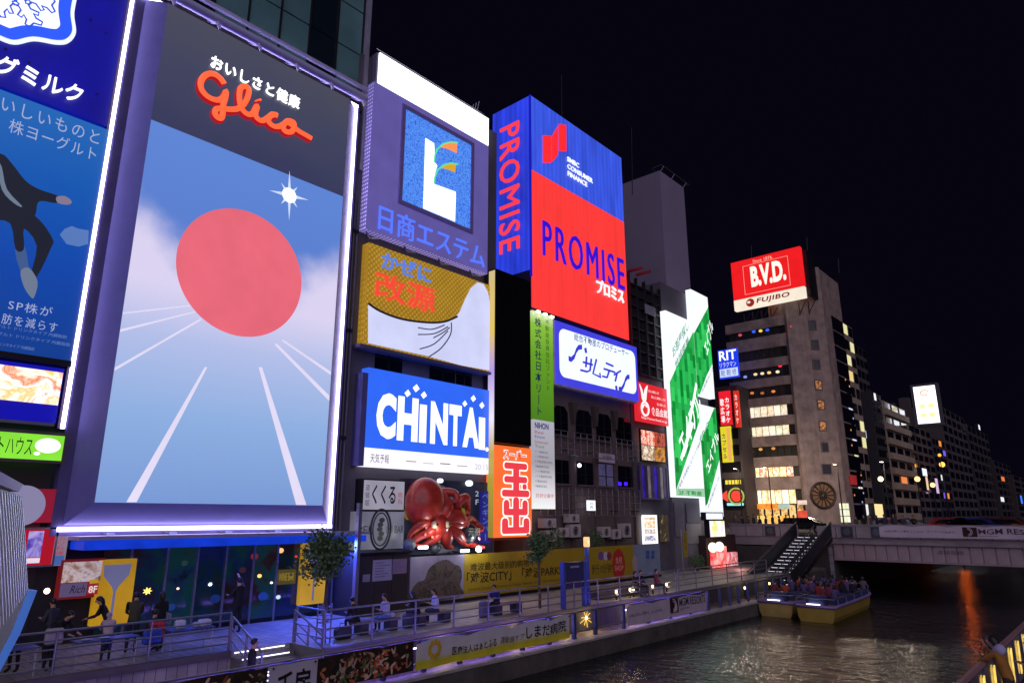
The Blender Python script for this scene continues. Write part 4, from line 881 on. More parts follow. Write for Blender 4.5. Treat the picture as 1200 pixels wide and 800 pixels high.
# ---------------------------------------------------------------- red and blue finance tower
P_u0 = F26.px(621.5, 112)[0]; P_u1 = F26.px(733, 300)[0]; P_v1 = (F26.px(622, 112)[1]+F26.px(731, 187)[1])/2; P_v0 = (F26.px(623, 357)[1]+F26.px(738, 401)[1])/2; P_m = (F26.px(622, 197)[1]+F26.px(731, 261)[1])/2
pt = thing('finance_tower', 'red and blue advertising tower with the word running down its side', 'sign tower', (-29, 36, P_v0))
FL = FY(P_u0); lx = FL.px(577, 200)[0]
MB().box(lx+.05, -26.06, P_u0+.06, P_u1-.02, P_v0, P_v1-.03).build('core', mat('tower_core', '#20204c', .6), pt)
def ribbed(key, h, k, sc, amt):
    m, n, l, b = new_mat(key); tc = n.new('ShaderNodeTexCoord'); sp = n.new('ShaderNodeSeparateXYZ'); l.new(tc.outputs['Object'], sp.inputs[0])
    ad = n.new('ShaderNodeMath'); l.new(sp.outputs[0], ad.inputs[0]); l.new(sp.outputs[1], ad.inputs[1])
    ml = n.new('ShaderNodeMath'); ml.operation = 'MULTIPLY'; ml.inputs[1].default_value = sc; l.new(ad.outputs[0], ml.inputs[0])
    si = n.new('ShaderNodeMath'); si.operation = 'SINE'; l.new(ml.outputs[0], si.inputs[0])
    t = n.new('ShaderNodeTexNoise'); t.inputs['Scale'].default_value = .9; t.inputs['Detail'].default_value = 8
    mp = n.new('ShaderNodeMapping'); mp.inputs['Scale'].default_value = (1.5, 1.5, .25); l.new(tc.outputs['Object'], mp.inputs[0]); l.new(mp.outputs[0], t.inputs['Vector'])
    r = n.new('ShaderNodeMapRange'); r.inputs[1].default_value = .25; r.inputs[2].default_value = .75; r.inputs[3].default_value = k*(1-amt); r.inputs[4].default_value = k*(1+amt); l.new(t.outputs[0], r.inputs[0])
    r2 = n.new('ShaderNodeMapRange'); r2.inputs[1].default_value = -1; r2.inputs[3].default_value = 1-amt*.35; r2.inputs[4].default_value = 1+amt*.25; l.new(si.outputs[0], r2.inputs[0])
    mm = n.new('ShaderNodeMath'); mm.operation = 'MULTIPLY'; l.new(r.outputs[0], mm.inputs[0]); l.new(r2.outputs[0], mm.inputs[1])
    b.inputs['Emission Color'].default_value = lin(h); l.new(mm.outputs[0], b.inputs['Emission Strength']); b.inputs['Base Color'].default_value = lin('#141420'); b.inputs['Roughness'].default_value = .5
    MC[key] = m; return m
PBL, PRD, PBS = ribbed('tower_blue', '#3a58e4', .95, 14, .30), ribbed('tower_red', '#ff3c38', 1.0, 14, .10), ribbed('tower_blue_side', '#2c42e4', .85, 14, .34)
nb, nr = 3, 6
for i in range(nb): a = P_m+(P_v1-P_m)*i/nb; MB().fbox(F26, P_u0+.02, a+.012, P_u1, P_m+(P_v1-P_m)*(i+1)/nb-.012, -.06, 0).build('cladding_panel', PBL, pt)
for i in range(nr): a = P_v0+(P_m-P_v0)*i/nr; MB().fbox(F26, P_u0+.02, a+.012, P_u1, P_v0+(P_m-P_v0)*(i+1)/nr-.012, -.06, 0).build('cladding_panel', PRD, pt)
zs0 = FL.px(600, 322)[1]
for i in range(5): MB().fbox(FL, lx, zs0+(P_v1-zs0)*i/5+.012, -26.02, zs0+(P_v1-zs0)*(i+1)/5-.012, -.06, 0).build('cladding_panel', PBS, pt)
MB().box(-26.1, -25.96, P_u0-.06, P_u0+.02, P_v0+2, P_v1).build('corner_trim', emi('corner_trim_b', '#1818b8', .9, var=0), pt)
MB().box(lx, -26.06, P_u0+.0, P_u1, P_v0-.12, P_v0-.01).build('soffit', mat('soffit', '#10103a', .6), pt)
RL = lit('#ff4048', 1.05)
text(pt, FL, 'PROMISE', FY(P_u0-.14).cr(585, 608, 597, 146, 294), RL, w=.14, depth=.1, bold=.0, sp=1.12, rot=True, letters=True)
text(pt, F26, 'PROMISE', FX(-25.86).cr(637, 730, 640, 259, 300), lit('#2c14d0', 1.0), w=.14, depth=.1, bold=-.002, sp=1.25, letters=True)
text(pt, F26, 'プロミス', FX(-25.86).cr(700, 731, 702, 327, 343), lit('#fff0f4', 1.3), w=.14, depth=.1, bold=.01, letters=True)
text(pt, F26, 'SMBC\nCONSUMER\nFINANCE', F26.cr(664, 693, 666, 185, 207), lit('#e8eeff', 1.2), w=.1, depth=.05, bold=.01, lead=1.1)
for q in ([(636, 159), (645, 160), (645, 191), (636, 191)], [(646.3, 160), (653, 149), (653, 182), (646.3, 190)], [(654.3, 146), (662.5, 147), (663, 177.5), (654.6, 177)]):
    MB().prism(F26, F26.pts(q), .001, .08).build('logo_bar', emi('logo_red', '#ff2c30', 1.05, var=0), pt)
for (x, yt, yb) in ((658, 88, 136), (740, 150, 205)): c = FX(-30).P(*FX(-30).px(x, yb)); d = FX(-30).P(*FX(-30).px(x, yt)); MB().bar(c-Vector((0, 0, 2)), d, .04).build('antenna', DARKM, pt)
# grey shaft beyond, and its roof rail
gy = FX(-29.0); ga = gy.px(776, 250)[0]; gb = gy.px(806, 290)[0]; gz1 = gy.px(772, 199)[1]
sh = thing('grey_shaft', 'plain grey lift shaft rising behind the dark steel facade', 'tower', (-31, ga, ZU))
gl_x = FY(ga).px(731, 300)[0]-.8
MB().box(gl_x, -29, ga, gb, ZU, gz1).build('shaft', mat('shaft_grey', '#8a8098', .8, var=.10, vs=.3), sh)
MB().tube([(-28.9, ga+.3, gz1+.7), (-28.9, gb+1.0, gz1+.7), (-30, gb+1.0, gz1+.7), (-30, ga+.3, gz1+.7)], .04, 6, True).build('roof_rail', STEEL, sh)
for y in (ga+.3, (ga+gb)/2, gb): MB().bar((-29.1, y, gz1), (-28.9, y+.4, gz1+.7), .03).build('rail_post', STEEL, sh)
# ---------------------------------------------------------------- green real estate fund sign and white list
rt = thing('fund_sign', 'tall lime green vertical sign with dark characters lit by top lamps', 'sign', (-26, 31.6, 10)); RC = (P_u0+.03, F26.px(640, 493)[1], F26.px(648, 430)[0], F26.px(623, 363)[1])
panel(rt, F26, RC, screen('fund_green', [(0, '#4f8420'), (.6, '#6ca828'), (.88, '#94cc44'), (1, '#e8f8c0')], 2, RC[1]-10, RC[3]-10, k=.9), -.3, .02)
text(rt, F26, '株式会社日本リート', sub(RC, .1, .04, .42, .94), lit('#1c2c60', .5), w=.025, bold=.012, vert=True, letters=True)
text(rt, F26, '不動産投資信託ファンド', sub(RC, .62, .28, .82, .95), lit('#2c5430', .5), w=.025, vert=True)
for k in range(3):
    c = F26.P(*F26.px(627+k*8, 366+k*3), .25); t_ = MB().cbox(c.x-.08, c.x+.1, c.y-.14, c.y+.14, c.z-.08, c.z+.06, .03).build('top_lamp', emi('toplamp', '#fbffd8', 5, var=0), rt)
wl_ = thing('company_list_sign', 'white sign listing companies in coloured lines below the green sign', 'sign', (-26, 31.6, 6)); RCl = (RC[0], F26.px(640, 596)[1], RC[2], RC[1]-.02)
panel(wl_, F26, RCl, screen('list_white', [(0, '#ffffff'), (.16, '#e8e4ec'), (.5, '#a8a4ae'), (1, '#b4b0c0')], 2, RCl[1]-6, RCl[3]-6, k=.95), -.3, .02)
text(wl_, F26, 'NIHON', sub(RCl, .06, .90, .72, .97), lit('#1c2c80', .6), w=.025, bold=.03)
for i, (a, h, t_) in enumerate(((.84, '#b04040', 'Real'), (.79, '#3068a0', 'Estate'), (.73, '#b05040', 'Investment'), (.68, '#40803c', 'Trust'))): text(wl_, F26, t_, sub(RCl, .06, a, .3+.08*len(t_)/2, a+.035), lit(h, .7), w=.025)
for i in range(8): text(wl_, F26, 'リート不動産株式会社'[i % 4:], sub(RCl, .06, .62-i*.055, .55+.35*rnd.random(), .648-i*.055), lit('#4c4a58', .5), w=.025)
text(wl_, F26, '好評分譲中', sub(RCl, .08, .12, .92, .17), lit('#c84038', .9), w=.025)
# ---------------------------------------------------------------- the white and blue Samty sign
sm = thing('property_sign', 'pale sign with thick blue border and angular katakana under the red panel', 'sign', (-26, 38, 13)); RC = (F26.px(650, 410)[0], (F26.px(650, 447)[1]+F26.px(747, 471)[1])/2, F26.px(746, 440)[0], (F26.px(650, 374)[1]+F26.px(746, 409)[1])/2)
panel(sm, F26, RC, emi('samty_blue', '#4442e0', 1.0, var=.05), -.5, .1)
MB().prism(F26, rrect(RC[0]+.35, RC[1]+.45, RC[2]-.3, RC[3]-.42, .55), .101, .12).build('face', emi('samty_face', '#dce8ff', 1.35, var=.04), sm)
MB().box(-26.5, -25.98, RC[0]-.16, RC[0]-.01, RC[1]-.1, RC[3]+.1).box(-26.5, -26, RC[0], RC[2], RC[1]-.14, RC[1]-.02).build('white_edge', mat('white_edge', '#d0ccd8', .5), sm)
text(sm, F26, '総合不動産のプロデューサー', F26.cr(671, 734, 674, 391, 400), lit('#202468', .6), w=.13, bold=.008)
SB = lit('#403cd0', 1)
def szz(l): return [F26.px(615+x/6.669, 360+y/6.667) for x, y in l]
for l in ([(330, 400), (350, 410), (375, 385), (390, 340), (408, 315), (435, 312)], [(722, 640), (745, 640), (765, 600), (775, 565), (790, 545), (806, 545)]): MB().prism(F26, [(a, b+.17) for a, b in szz(l)]+[(a, b-.17) for a, b in szz(l)[::-1]], .121, .14).build('flourish', SB, sm)
for (x, y) in ((463, 338), (703, 632)): u, v = szz([(x, y)])[0]; MB().prism(F26, [(u-.17, v+.12), (u+.1, v+.2), (u+.17, v-.15), (u-.06, v-.2)], .121, .14).build('flourish_dot', SB, sm)
for l in ([(440, 430), (515, 452)], [(468, 388), (462, 470)], [(505, 405), (495, 495), (470, 505), (420, 492)], [(545, 408), (518, 520), (578, 548), (570, 515)], [(620, 438), (676, 462)], [(603, 482), (690, 510)], [(645, 498), (628, 550), (592, 540)], [(735, 498), (682, 530)], [(706, 520), (692, 580)]):
    MB().tube([F26.P(a, b, .13) for a, b in szz(l)], .09, 4).build('letter_stroke', SB, sm)
# ---------------------------------------------------------------- brown facade with arched windows, grilles and cooling units
FBn = FX(-26.6); b5 = thing('brown_facade_building', 'old brown building with arched windows and wire grilles below the tower', 'building', (-33, 37, ZU))
u5a, u5b = P_u0+.1, FBn.px(745, 550)[0]
MB().box(-45, -26.9, u5a, u5b, ZU, P_v0-.15).build('wall', mat('brown_wall', '#6a5c58', .85, var=.3, vs=.5, bump=.3), b5)
winx = [(652, 669), (679, 697), (703, 720), (726, 743)]
zA = [(FBn.px(675, 478)[1], FBn.px(675, 511)[1]), (FBn.px(675, 540)[1], FBn.px(675, 567)[1])]
def window(par, F, rc, m, arch=False, nb=1, fr=DARKM, w=0., curtain=None):
    u0, v0, u1, v1 = rc; uc = (u0+u1)/2
    pts = [(u0, v0), (u1, v0), (u1, v1-.35), (u1-.35, v1), (u0+.35, v1), (u0, v1-.35)] if arch else [(u0, v0), (u1, v0), (u1, v1), (u0, v1)]
    wn_ = MB().prism(F, pts, w, w+.04).build('window', m, par)
    for k in range(nb): a = u0+(u1-u0)*(k+1)/(nb+1); MB().fbox(F, a-.035, v0, a+.035, v1-.02, w+.041, w+.09).build('window_bar', fr, wn_)
    MB().fbox(F, u0, v0+(v1-v0)*.42, u1, v0+(v1-v0)*.42+.05, w+.041, w+.085).build('window_bar', fr, wn_)
    MB().fbox(F, u0-.1, v0-.12, u1+.1, v0-.002, w, w+.2).build('sill', mat('sill', '#5c504c', .8), wn_)
    return wn_
DW = [glass('dkwin%d' % i, h, .08) for i, h in enumerate(('#0a0c16', '#10121c', '#0c0e14'))]
for r, (zt_, zb__) in enumerate(zA):
    for i, (xa, xb) in enumerate(winx):
        rc = (FBn.px(xa, 520)[0], zb__, FBn.px(xb, 520)[0], zt_)
        m = DW[i % 3] if (r, i) != (1, 2) else emi('curtain', '#5c5480', .45, var=.25, vs=3)
        window(b5, FBn, rc, m, arch=(r == 0), w=-.25)
        if r == 0 and i < 3:
            a = (rc[2]+FBn.px(winx[i+1][0], 520)[0])/2; MB().prism(FBn, [(a-.28, zt_+.35), (a+.28, zt_+.35), (a+.06, zt_-1.0), (a-.06, zt_-1.0)], -.29, .05).build('pilaster', mat('pilaster', '#4c423e', .8), b5)
for k in range(5): a = [FBn.px(x, 520)[0] for x in (649, 672.5, 700, 722.5, 744.5)][k]; MB().fbox(FBn, a-.2, ZU, a+.2, zA[1][0]+.3, -.3, -.1).build('pier', mat('pier', '#5e514e', .85, var=.3), b5)
lt = FBn.P(*FBn.px(679, 545), .0); MB().sphere(lt, .13, 10, 8).build('window_lamp', emi('winlamp', '#d8e0ff', 4, var=0), b5, True)
for x in (726, 733): c = FBn.P(*FBn.px(x, 567), -.02); MB().cbox(c.x, c.x+.1, c.y-.17, c.y+.17, c.z-.1, c.z+.14, .03).build('violet_lamp', emi('violet', '#4018ff', 1.6, var=0), b5)
plq = thing('white_plaque', 'small white plaque on the brown facade between the grilles', 'sign', FBn.P(*FBn.px(706, 540))); RC = FBn.rect(697, 530, 716, 543)
panel(plq, FBn, RC, mat('plaque_w', '#bcb4c0', .5), .3, .34); text(plq, FBn, '居酒屋', sub(RC, .2, .35, .8, .72), print_('#803040'), w=.345)
ls2 = thing('little_lit_sign', 'small square white lit sign low on the brown facade', 'sign', FBn.P(*FBn.px(686, 593))); RC = FBn.rect(682, 586, 692, 598)
panel(ls2, FBn, RC, lit('#f0f2ff', 1.5), .35, .4); text(ls2, FBn, '鳥\n貴', sub(RC, .2, .15, .8, .85), lit('#3a3840', .5), w=.405)
# wire grilles in front of the two floors
for k, (yt, yb) in enumerate(((507, 529), (569, 597))):
    gz1_, gz0_ = FBn.px(690, yt+3)[1], FBn.px(690, yb+7)[1]
    gr = thing('wire_grille', ('upper' if k == 0 else 'lower')+' band of thin wire grille across the brown facade', 'grille', (-26.3, 37, gz0_), 'wire grilles')
    for i in range(17): y = u5a+.9+i*(u5b-u5a-1)/16; MB().bar((-26.28, y, gz0_), (-26.28, y, gz1_), .022, 5).build('wire', mat('wire', '#8c8690', .4, .6), gr)
    for i in range(5): z = gz0_+(gz1_-gz0_)*i/4; MB().bar((-26.25, u5a+.85, z), (-26.25, u5b, z), .024, 5).build('wire', MC['wire'], gr)
    for i in range(5): y = u5a+1+i*2.7; MB().bar((-26.28, y, gz0_+.3), (-26.88, y, gz0_+.3), .03, 5).build('stay', DARKM, gr)
# cooling units on the wall
def ac_unit(F, rc, label):
    t = thing('cooling_unit', label, 'cooling unit', F.P(rc[0], rc[1]), 'cooling units under the brown facade'); u0, v0, u1, v1 = rc
    MB().fbox(F, u0, v0, u1, v1, -.45, 0).build('case', mat('ac_case', '#b4aca8', .5, var=.15), t)
    c = ((u0+u1)/2-.06*(u1-u0), (v0+v1)/2); r = min(u1-u0, v1-v0)*.36
    f = MB().prism(F, circ(c, r, 24), .001, .02).build('fan_opening', mat('ac_dark', '#201e22', .6), t)
    MB().tube([F.P(a, b, .03) for a, b in circ(c, r*.6, 20)], .012, 4, True).tube([F.P(a, b, .03) for a, b in circ(c, r, 20)], .015, 4, True).build('fan_guard', MC['ac_case'], f)
    MB().fbox(F, u0, v0-.08, u0+.08, v0, -.45, 0).fbox(F, u1-.08, v0-.08, u1, v0, -.45, 0).build('bracket', DARKM, t)
for (q, l) in (((667, 602, 679, 612), 'topmost white cooling unit, left one with round fan'), ((637, 607, 652, 618), 'cooling unit just right of the orange sign'), ((655, 618, 667, 629), 'small low cooling unit between two larger ones'), ((669, 614, 681, 629), 'large cooling unit directly under the topmost one'), ((706, 617, 716, 629), 'cooling unit left of the widest grey one on the brown facade'), ((718, 620, 728, 631), 'lowest grey cooling unit near the lit poster'), ((730, 613, 740, 629), 'tall grey cooling unit beside the lit poster'), ((640, 621, 653, 634), 'grey cooling unit low down behind the young tree')):
    ac_unit(FX(-26.2), FX(-26.2).rect(*q), l)
ck = thing('planter_ledge', 'dark ledge at the foot of the brown facade', 'ledge', (-26.4, 37, ZU+1.9)); MB().box(-26.88, -25.9, u5a+.1, u5b-.1, 3.35, 3.5).build('slab', DARKM, ck); MB().box(-26.8, -26.5, u5a+.1, u5b-.1, ZU, 3.34).build('wall', mat('ledge_wall', '#28262a', .8), ck)
# ================================================================ BEYOND THE TOWER: STEEL FACADE, GREEN SIGN, FAR BUILDINGS
F6 = FX(-26.5)
u6a, u6b = u5b+.05, F6.px(786, 560)[0]
b6 = thing('steel_facade_building', 'narrow dark building with steel frame upper floors and red sign', 'building', (-33, (u6a+u6b)/2, ZU))
z6 = F6.px(742, 332)[1]
MB().box(-45, -26.8, u6a, u6b, ZU, z6).build('wall', mat('b6_wall', '#57525c', .8, var=.25), b6)
zq = F6.px(760, 440)[1]
MB().box(-26.8, -26.75, u6a, u6b, zq, z6).build('dark_screen', mat('b6_dark', '#1c1a1e', .6), b6)
for k in range(9): z = zq+(z6-zq)*k/8; MB().box(-26.75, -26.55, u6a, u6b+.2, z-.06, z+.06).build('steel_beam', mat('b6_beam', '#38343c', .5, .4), b6)
for k in range(5): y = u6a+(u6b-u6a)*k/4; MB().box(-26.74, -26.5, y-.06, y+.06, zq, z6+.6).build('steel_post', MC['b6_beam'], b6)
MB().fbox(F6, *F6.rect(754, 356, 767, 372), .1, .14).build('notice', mat('b6_notice', '#8c8894', .5), b6)
for (x, y) in ((738, 318), (748, 322)): c = F6.P(*F6.px(x, y), .6); MB().box(c.x-.8, c.x+.5, c.y-.1, c.y+.1, c.z-.05, c.z+.12).build('lamp_arm', mat('lamp_arm_red', '#b02838', .5), b6)
MB().box(-26.6, -26.45, u6a-.1, u6a+.12, zq-1, z6+.8).build('red_pipe', mat('red_pipe', '#701c28', .5), b6)
rs = thing('food_shop_sign', 'square red sign with white rabbit-ear mark on the narrow building', 'sign', F6.P(u6a, F6.px(765, 497)[1])); FR = FX(-26.2)
RC = (FR.px(747, 470)[0], (FR.px(746, 492)[1]+FR.px(784, 499)[1])/2, FR.px(783, 475)[0], (FR.px(748, 447)[1]+FR.px(782, 456)[1])/2)
panel(rs, FR, RC, emi('food_red', '#e42430', 1.0, var=.06), -.3, 0)
WHT = lit('#ffe8e8', 1.2)
MB().prism(FR, [(p.x, p.y) for p in spline([(RC[0]+(RC[2]-RC[0])*a, RC[1]+(RC[3]-RC[1])*b) for a, b in ((.08, .95), (.16, .82), (.2, .7), (.24, .84), (.34, .96), (.3, .74), (.27, .56), (.2, .5), (.14, .58), (.12, .75))], 4, True)], .001, .02).build('ear_mark', WHT, rs)
MB().tube([FR.P(a, b, .02) for a, b in circ((RC[0]+(RC[2]-RC[0])*.22, RC[1]+(RC[3]-RC[1])*.33), .5, 20)], .08, 6, True).build('ring', WHT, rs)
MB().tube([FR.P(a, b, .02) for a, b in circ((RC[0]+(RC[2]-RC[0])*.22, RC[1]+(RC[3]-RC[1])*.33), .3, 12, None, .5, 3.0)], .06, 6).build('ring_mark', WHT, rs)
text(rs, FR, '食品会館', sub(RC, .42, .2, .95, .42), WHT, w=.01, bold=.014)
text(rs, FR, 'http://www.food.co.jp', sub(RC, .1, .05, .92, .13), WHT, w=.01)
for k, (a, b, c) in enumerate(((.36, .86, .7), (.44, .72, .92), (.62, .56, .9))): text(rs, FR, '安心と美味しさを', sub(RC, a, b-.07, c, b), WHT, w=.01)
# lit restaurant floor
rw = F6.rect(749, 500, 779, 537); rst = thing('upper_restaurant', 'warmly lit restaurant window full of red menus on the narrow building', 'window front', F6.P(rw[0], rw[1]))
for i in range(2):
    a, b = rw[0]+(rw[2]-rw[0])*(0 if i == 0 else .58), rw[0]+(rw[2]-rw[0])*(.55 if i == 0 else 1)
    MB().fbox(F6, a, rw[1]-.3, b, rw[3]-1.3, .02, .06).build('lit_pane', photo('rest_pane%d' % i, (['#c09058', '#f0e0b8', '#805030', '#f8f0d8', '#b07840'] if i == 0 else ['#281c14', '#a06020', '#c88830', '#402010', '#d0a050']), 1.8, 1.0), rst)
    MB().fbox(F6, a, rw[3]-1.25, b, rw[3]-.2, .02, .1).build('red_menu', photo('rest_menu%d' % i, ['#a01810', '#d84830', '#ffd8c0', '#c02818'] if i == 0 else ['#280808', '#702018', '#c05030', '#200808'], 3, 1.0), rst)
MB().frame(F6, rw[0], rw[1]-.3, rw[2], rw[3]-.2, .1, .0, .12).build('frame', DARKM, rst)
vw = F6.rect(750, 545, 781, 584); vt = thing('violet_window', 'tall curtained window tinted violet on the narrow building', 'window', F6.P(vw[0], vw[1]))
for i in range(8): a = vw[0]+(vw[2]-vw[0])*i/8; MB().fbox(F6, a+.02, vw[1], a+(vw[2]-vw[0])/8-.02, vw[3], .01, .05+.03*(i % 2)).build('curtain_strip', emi('curtain%d' % (i % 4), ('#4020c8', '#28203c', '#8c7c80', '#382c58')[i % 4] if i < 6 else '#241c34', .55, var=.4, vs=2), vt)
MB().frame(F6, *vw, .12, 0, .14).build('frame', mat('v_frame', '#6c6478', .6), vt)
lp_ = thing('lit_poster', 'bright white and yellow poster in the doorway of the narrow building', 'poster', F6.P(*F6.px(752, 637))); RC = F6.rect(751, 603, 770, 637)
panel(lp_, F6, RC, emi('poster_white', '#f4f2f0', 1.4, var=.05), .02, .1)
for j, (h, a, b) in enumerate((('#d8b060', .55, .8), ('#a08878', .35, .52), ('#6870a0', .12, .3), ('#c8a040', .82, .92))): MB().fbox(F6, *sub(RC, .12, a, .85, b), .101, .11).build('picture', photo('pp%d' % j, [h, '#f8f4ec', h, '#d8d0d0'], 4, 1.0), lp_)
MB().fbox(F6, *F6.rect(772, 603, 783, 634), .02, .08).build('doorway', photo('doorway', ['#181410', '#4c4030', '#302820', '#b0a060'], 1.5, .5), lp_)
# green agency sign
FA = FX(-25.9); ya, ym, ye = FA.px(786, 470)[0], FA.px(817.5, 460)[0], FA.px(838, 470)[0]
za0, za1 = FA.px(792, 582)[1], FA.px(781, 364)[1]; zb0, zb1 = FA.px(826, 605)[1], FA.px(810, 339)[1]; zg1, zg0 = FA.px(819, 462)[1], FA.px(819, 473)[1]
ag = thing('agency_sign', 'tall green and white diagonal sign with white katakana', 'sign', (-26.2, ym, zb0))
AW = emi('agency_white', '#e6ecf4', 1.25, var=.05)
def green_mat():
    m, n, l, b = new_mat('agency_green'); tc = n.new('ShaderNodeTexCoord'); sp = n.new('ShaderNodeSeparateXYZ'); l.new(tc.outputs['Object'], sp.inputs[0])
    cb = n.new('ShaderNodeCombineXYZ'); l.new(sp.outputs[2], cb.inputs[0]); l.new(sp.outputs[1], cb.inputs[1])
    br_ = n.new('ShaderNodeTexBrick'); br_.inputs['Scale'].default_value = 1; br_.inputs['Brick Width'].default_value = 1.1; br_.inputs['Row Height'].default_value = .5; br_.inputs['Mortar Size'].default_value = 0; br_.inputs['Bias'].default_value = -.1
    br_.inputs['Color1'].default_value = lin('#068430'); br_.inputs['Color2'].default_value = lin('#3ce06c'); l.new(cb.outputs[0], br_.inputs['Vector'])
    l.new(br_.outputs[0], b.inputs['Emission Color']); b.inputs['Emission Strength'].default_value = .95; b.inputs['Base Color'].default_value = lin('#062010'); return m
AG = green_mat()
PA = MB().fbox(FA, ya, za0, ym-.01, za1, -.5, 0).build('panel', AW, ag)
PB = MB().fbox(FA, ym, zg1, ye, zb1, -.5, 0).build('panel', AW, ag); PC = MB().fbox(FA, ym, zb0, ye, zg0, -.5, 0).build('panel', AW, ag)
def clip_poly(P, u0, v0, u1, v1):
    for ax, lim, sg in ((0, u0, 1), (0, u1, -1), (1, v0, 1), (1, v1, -1)):
        o = []
        for i in range(len(P)):
            a, b = P[i], P[(i+1) % len(P)]; da, db = (a[ax]-lim)*sg, (b[ax]-lim)*sg
            if da >= 0: o.append(a)
            if (da >= 0) != (db >= 0): t = da/(da-db); o.append((a[0]+(b[0]-a[0])*t, a[1]+(b[1]-a[1])*t))
        P = o
        if not P: return P
    return P
def gband(par, px_, u0, v0, u1, v1, m, w, name):
    P = clip_poly(FA.pts(px_), u0+.02, v0+.02, u1-.02, v1-.02)
    if len(P) > 2: MB().prism(FA, P, .0005, w).build(name, m, par)
band = [(780, 458), (832, 345), (860, 340), (850, 395), (822, 450), (800, 560), (786, 585), (780, 585)]
gband(PA, [(778, 462), (834, 342), (834, 430), (824, 480), (793, 572), (780, 590)], ya, za0, ym, za1, AG, .01, 'green_band')
gband(PB, [(800, 415), (834, 352), (850, 352), (850, 395), (828, 440), (819, 465), (800, 465)], ym, zg1, ye, zb1, AG, .01, 'green_band')
gband(PC, [(816, 530), (840, 470), (850, 470), (848, 520), (829, 590), (816, 605)], ym, zb0, ye, zg0, AG, .01, 'green_band')
gband(PA, [(786, 572), (826, 572), (826, 582), (786, 580)], ya, za0, ym, za1, lit('#a8d8b0', .9), .006, 'pale_strip')
WT = lit('#f4fff8', 1.3)
def diag(par, body, pxs, m=WT, bold=.02): text(par, FA, body, tuple(FA.pts(pxs)), m, w=.018, bold=bold)
diag(PA, 'エイブル', [(802, 538), (823, 478), (793, 512)]); diag(PB, 'エイブル', [(829, 418), (836, 384), (824, 404)]); diag(PC, 'エイブル', [(831, 555), (843, 512), (826, 545)])
for q in ([(797, 536), (810, 494), (813, 496), (799, 540)], [(804, 510), (815, 448), (817, 451), (806, 514)]): gband(PA, q, ya, za0, ym, za1, WT, .02, 'white_stroke')
diag(PA, '不動産 お部屋探しは ネットで検索', [(795, 575), (821, 520), (793.5, 571)], lit('#404c48', .5), 0); diag(PB, 'お部屋探しは', [(823, 460), (836, 432), (822, 457)], lit('#404c48', .5), 0); diag(PC, 'お部屋探しは', [(830, 596), (843, 560), (829, 592)], lit('#404c48', .5), 0)
diag(PA, 'お部屋探し', [(789, 420), (807, 385), (787, 408)], lit('#30a060', .8), .01); diag(PA, '地域密着', [(792, 435), (808, 403), (790, 424)], lit('#30a060', .8), .01)
diag(PC, '仲介', [(820, 520), (832, 497), (819, 512)], lit('#30a060', .8), .01)
text(PA, FA, '2F 不動産', FA.cr(795, 822, 800, 574, 580), lit('#20a050', .8), w=.02, bold=.02)
b7 = thing('grey_panel_building', 'grey panelled building that carries the green sign', 'building', (-33, 52, ZU))
MB().box(-45, -26.5, u6b+.05, ye-.1, ZU, zb1-.3).build('wall', mat('b7_wall', '#5f5a66', .8, var=.2, vs=.4), b7)
for (q, h) in (((790, 588, 803, 628), '#6a6572'), ((804, 590, 822, 612), '#56525e'), ((804, 613, 823, 636), '#716b74')): MB().fbox(FX(-26.4), *FX(-26.4).rect(*q), -.06, 0).build('wall_panel', mat('b7p'+h, h, .7, var=.2), b7)
FW_ = FX(-26.3)
vb = thing('yellow_flag', 'narrow yellow vertical banner standing on the promenade near the green sign', 'banner', FX(-24).P(*FX(-24).px(803, 668))); fb = FX(-24.0)
MB().fbox(fb, *fb.rect(800, 622, 806, 652), -.01, .01).build('cloth', print_('#a89420'), vb); text(vb, fb, '大売出し', sub(fb.rect(800, 622, 806, 652), .2, .05, .8, .95), print_('#403010'), w=.015, vert=True); MB().bar(fb.P(fb.px(799, 640)[0], ZU), fb.P(fb.px(799, 640)[0], fb.px(799, 620)[1]), .03).build('pole', STEEL, vb)
for (q, l, hs) in (((827, 601, 847, 608), 'thin white lit sign under the green sign', ['#f8f8ff', '#e8ecff', '#ffffff']), ((831, 610, 850, 628), 'white, pink and yellow lit panel under the green sign', ['#f0f4ff', '#e8c8e0', '#f8f8f0', '#e8d840', '#d8e8ff'])):
    t = thing('light_box_sign', l, 'sign', FX(-25).P(*FX(-25).px(q[0], q[3]))); panel(t, FX(-25), FX(-25).rect(*q), photo('lp%d' % q[0], hs, 1.2, 1.1), -.4, 0); MB().frame(FX(-25), *FX(-25).rect(*q), .08, -.4, .02).build('frame', DARKM, t)
# little red shop on the promenade with paper lanterns
FS8 = FX(-25.4); sr_ = thing('red_lantern_shop', 'small red lit shop with white lanterns beside the bridge stairs', 'shop', FS8.P(*FS8.px(850, 674)))
ru0, ru1 = FS8.px(838, 660)[0], FS8.px(866, 655)[0]
MB().box(-28, -25.8, ru0-.5, ru1+.5, ZU, 4.2).build('booth', mat('booth', '#301c1c', .7), sr_)
MB().fbox(FS8, ru0, ZU+.1, ru0+(ru1-ru0)*.55, FS8.px(845, 640)[1], -.38, -.1).build('red_curtain', photo('redshop', ['#c01820', '#ff5858', '#ffb0a8', '#e02830'], 1.4, .9), sr_)
MB().fbox(FS8, ru0+(ru1-ru0)*.6, ZU+.1, ru1, FS8.px(845, 648)[1], -.38, -.1).build('white_curtain', photo('whshop', ['#b08890', '#f0d0d8', '#d04848', '#e8c8c8'], 1.6, .7), sr_)
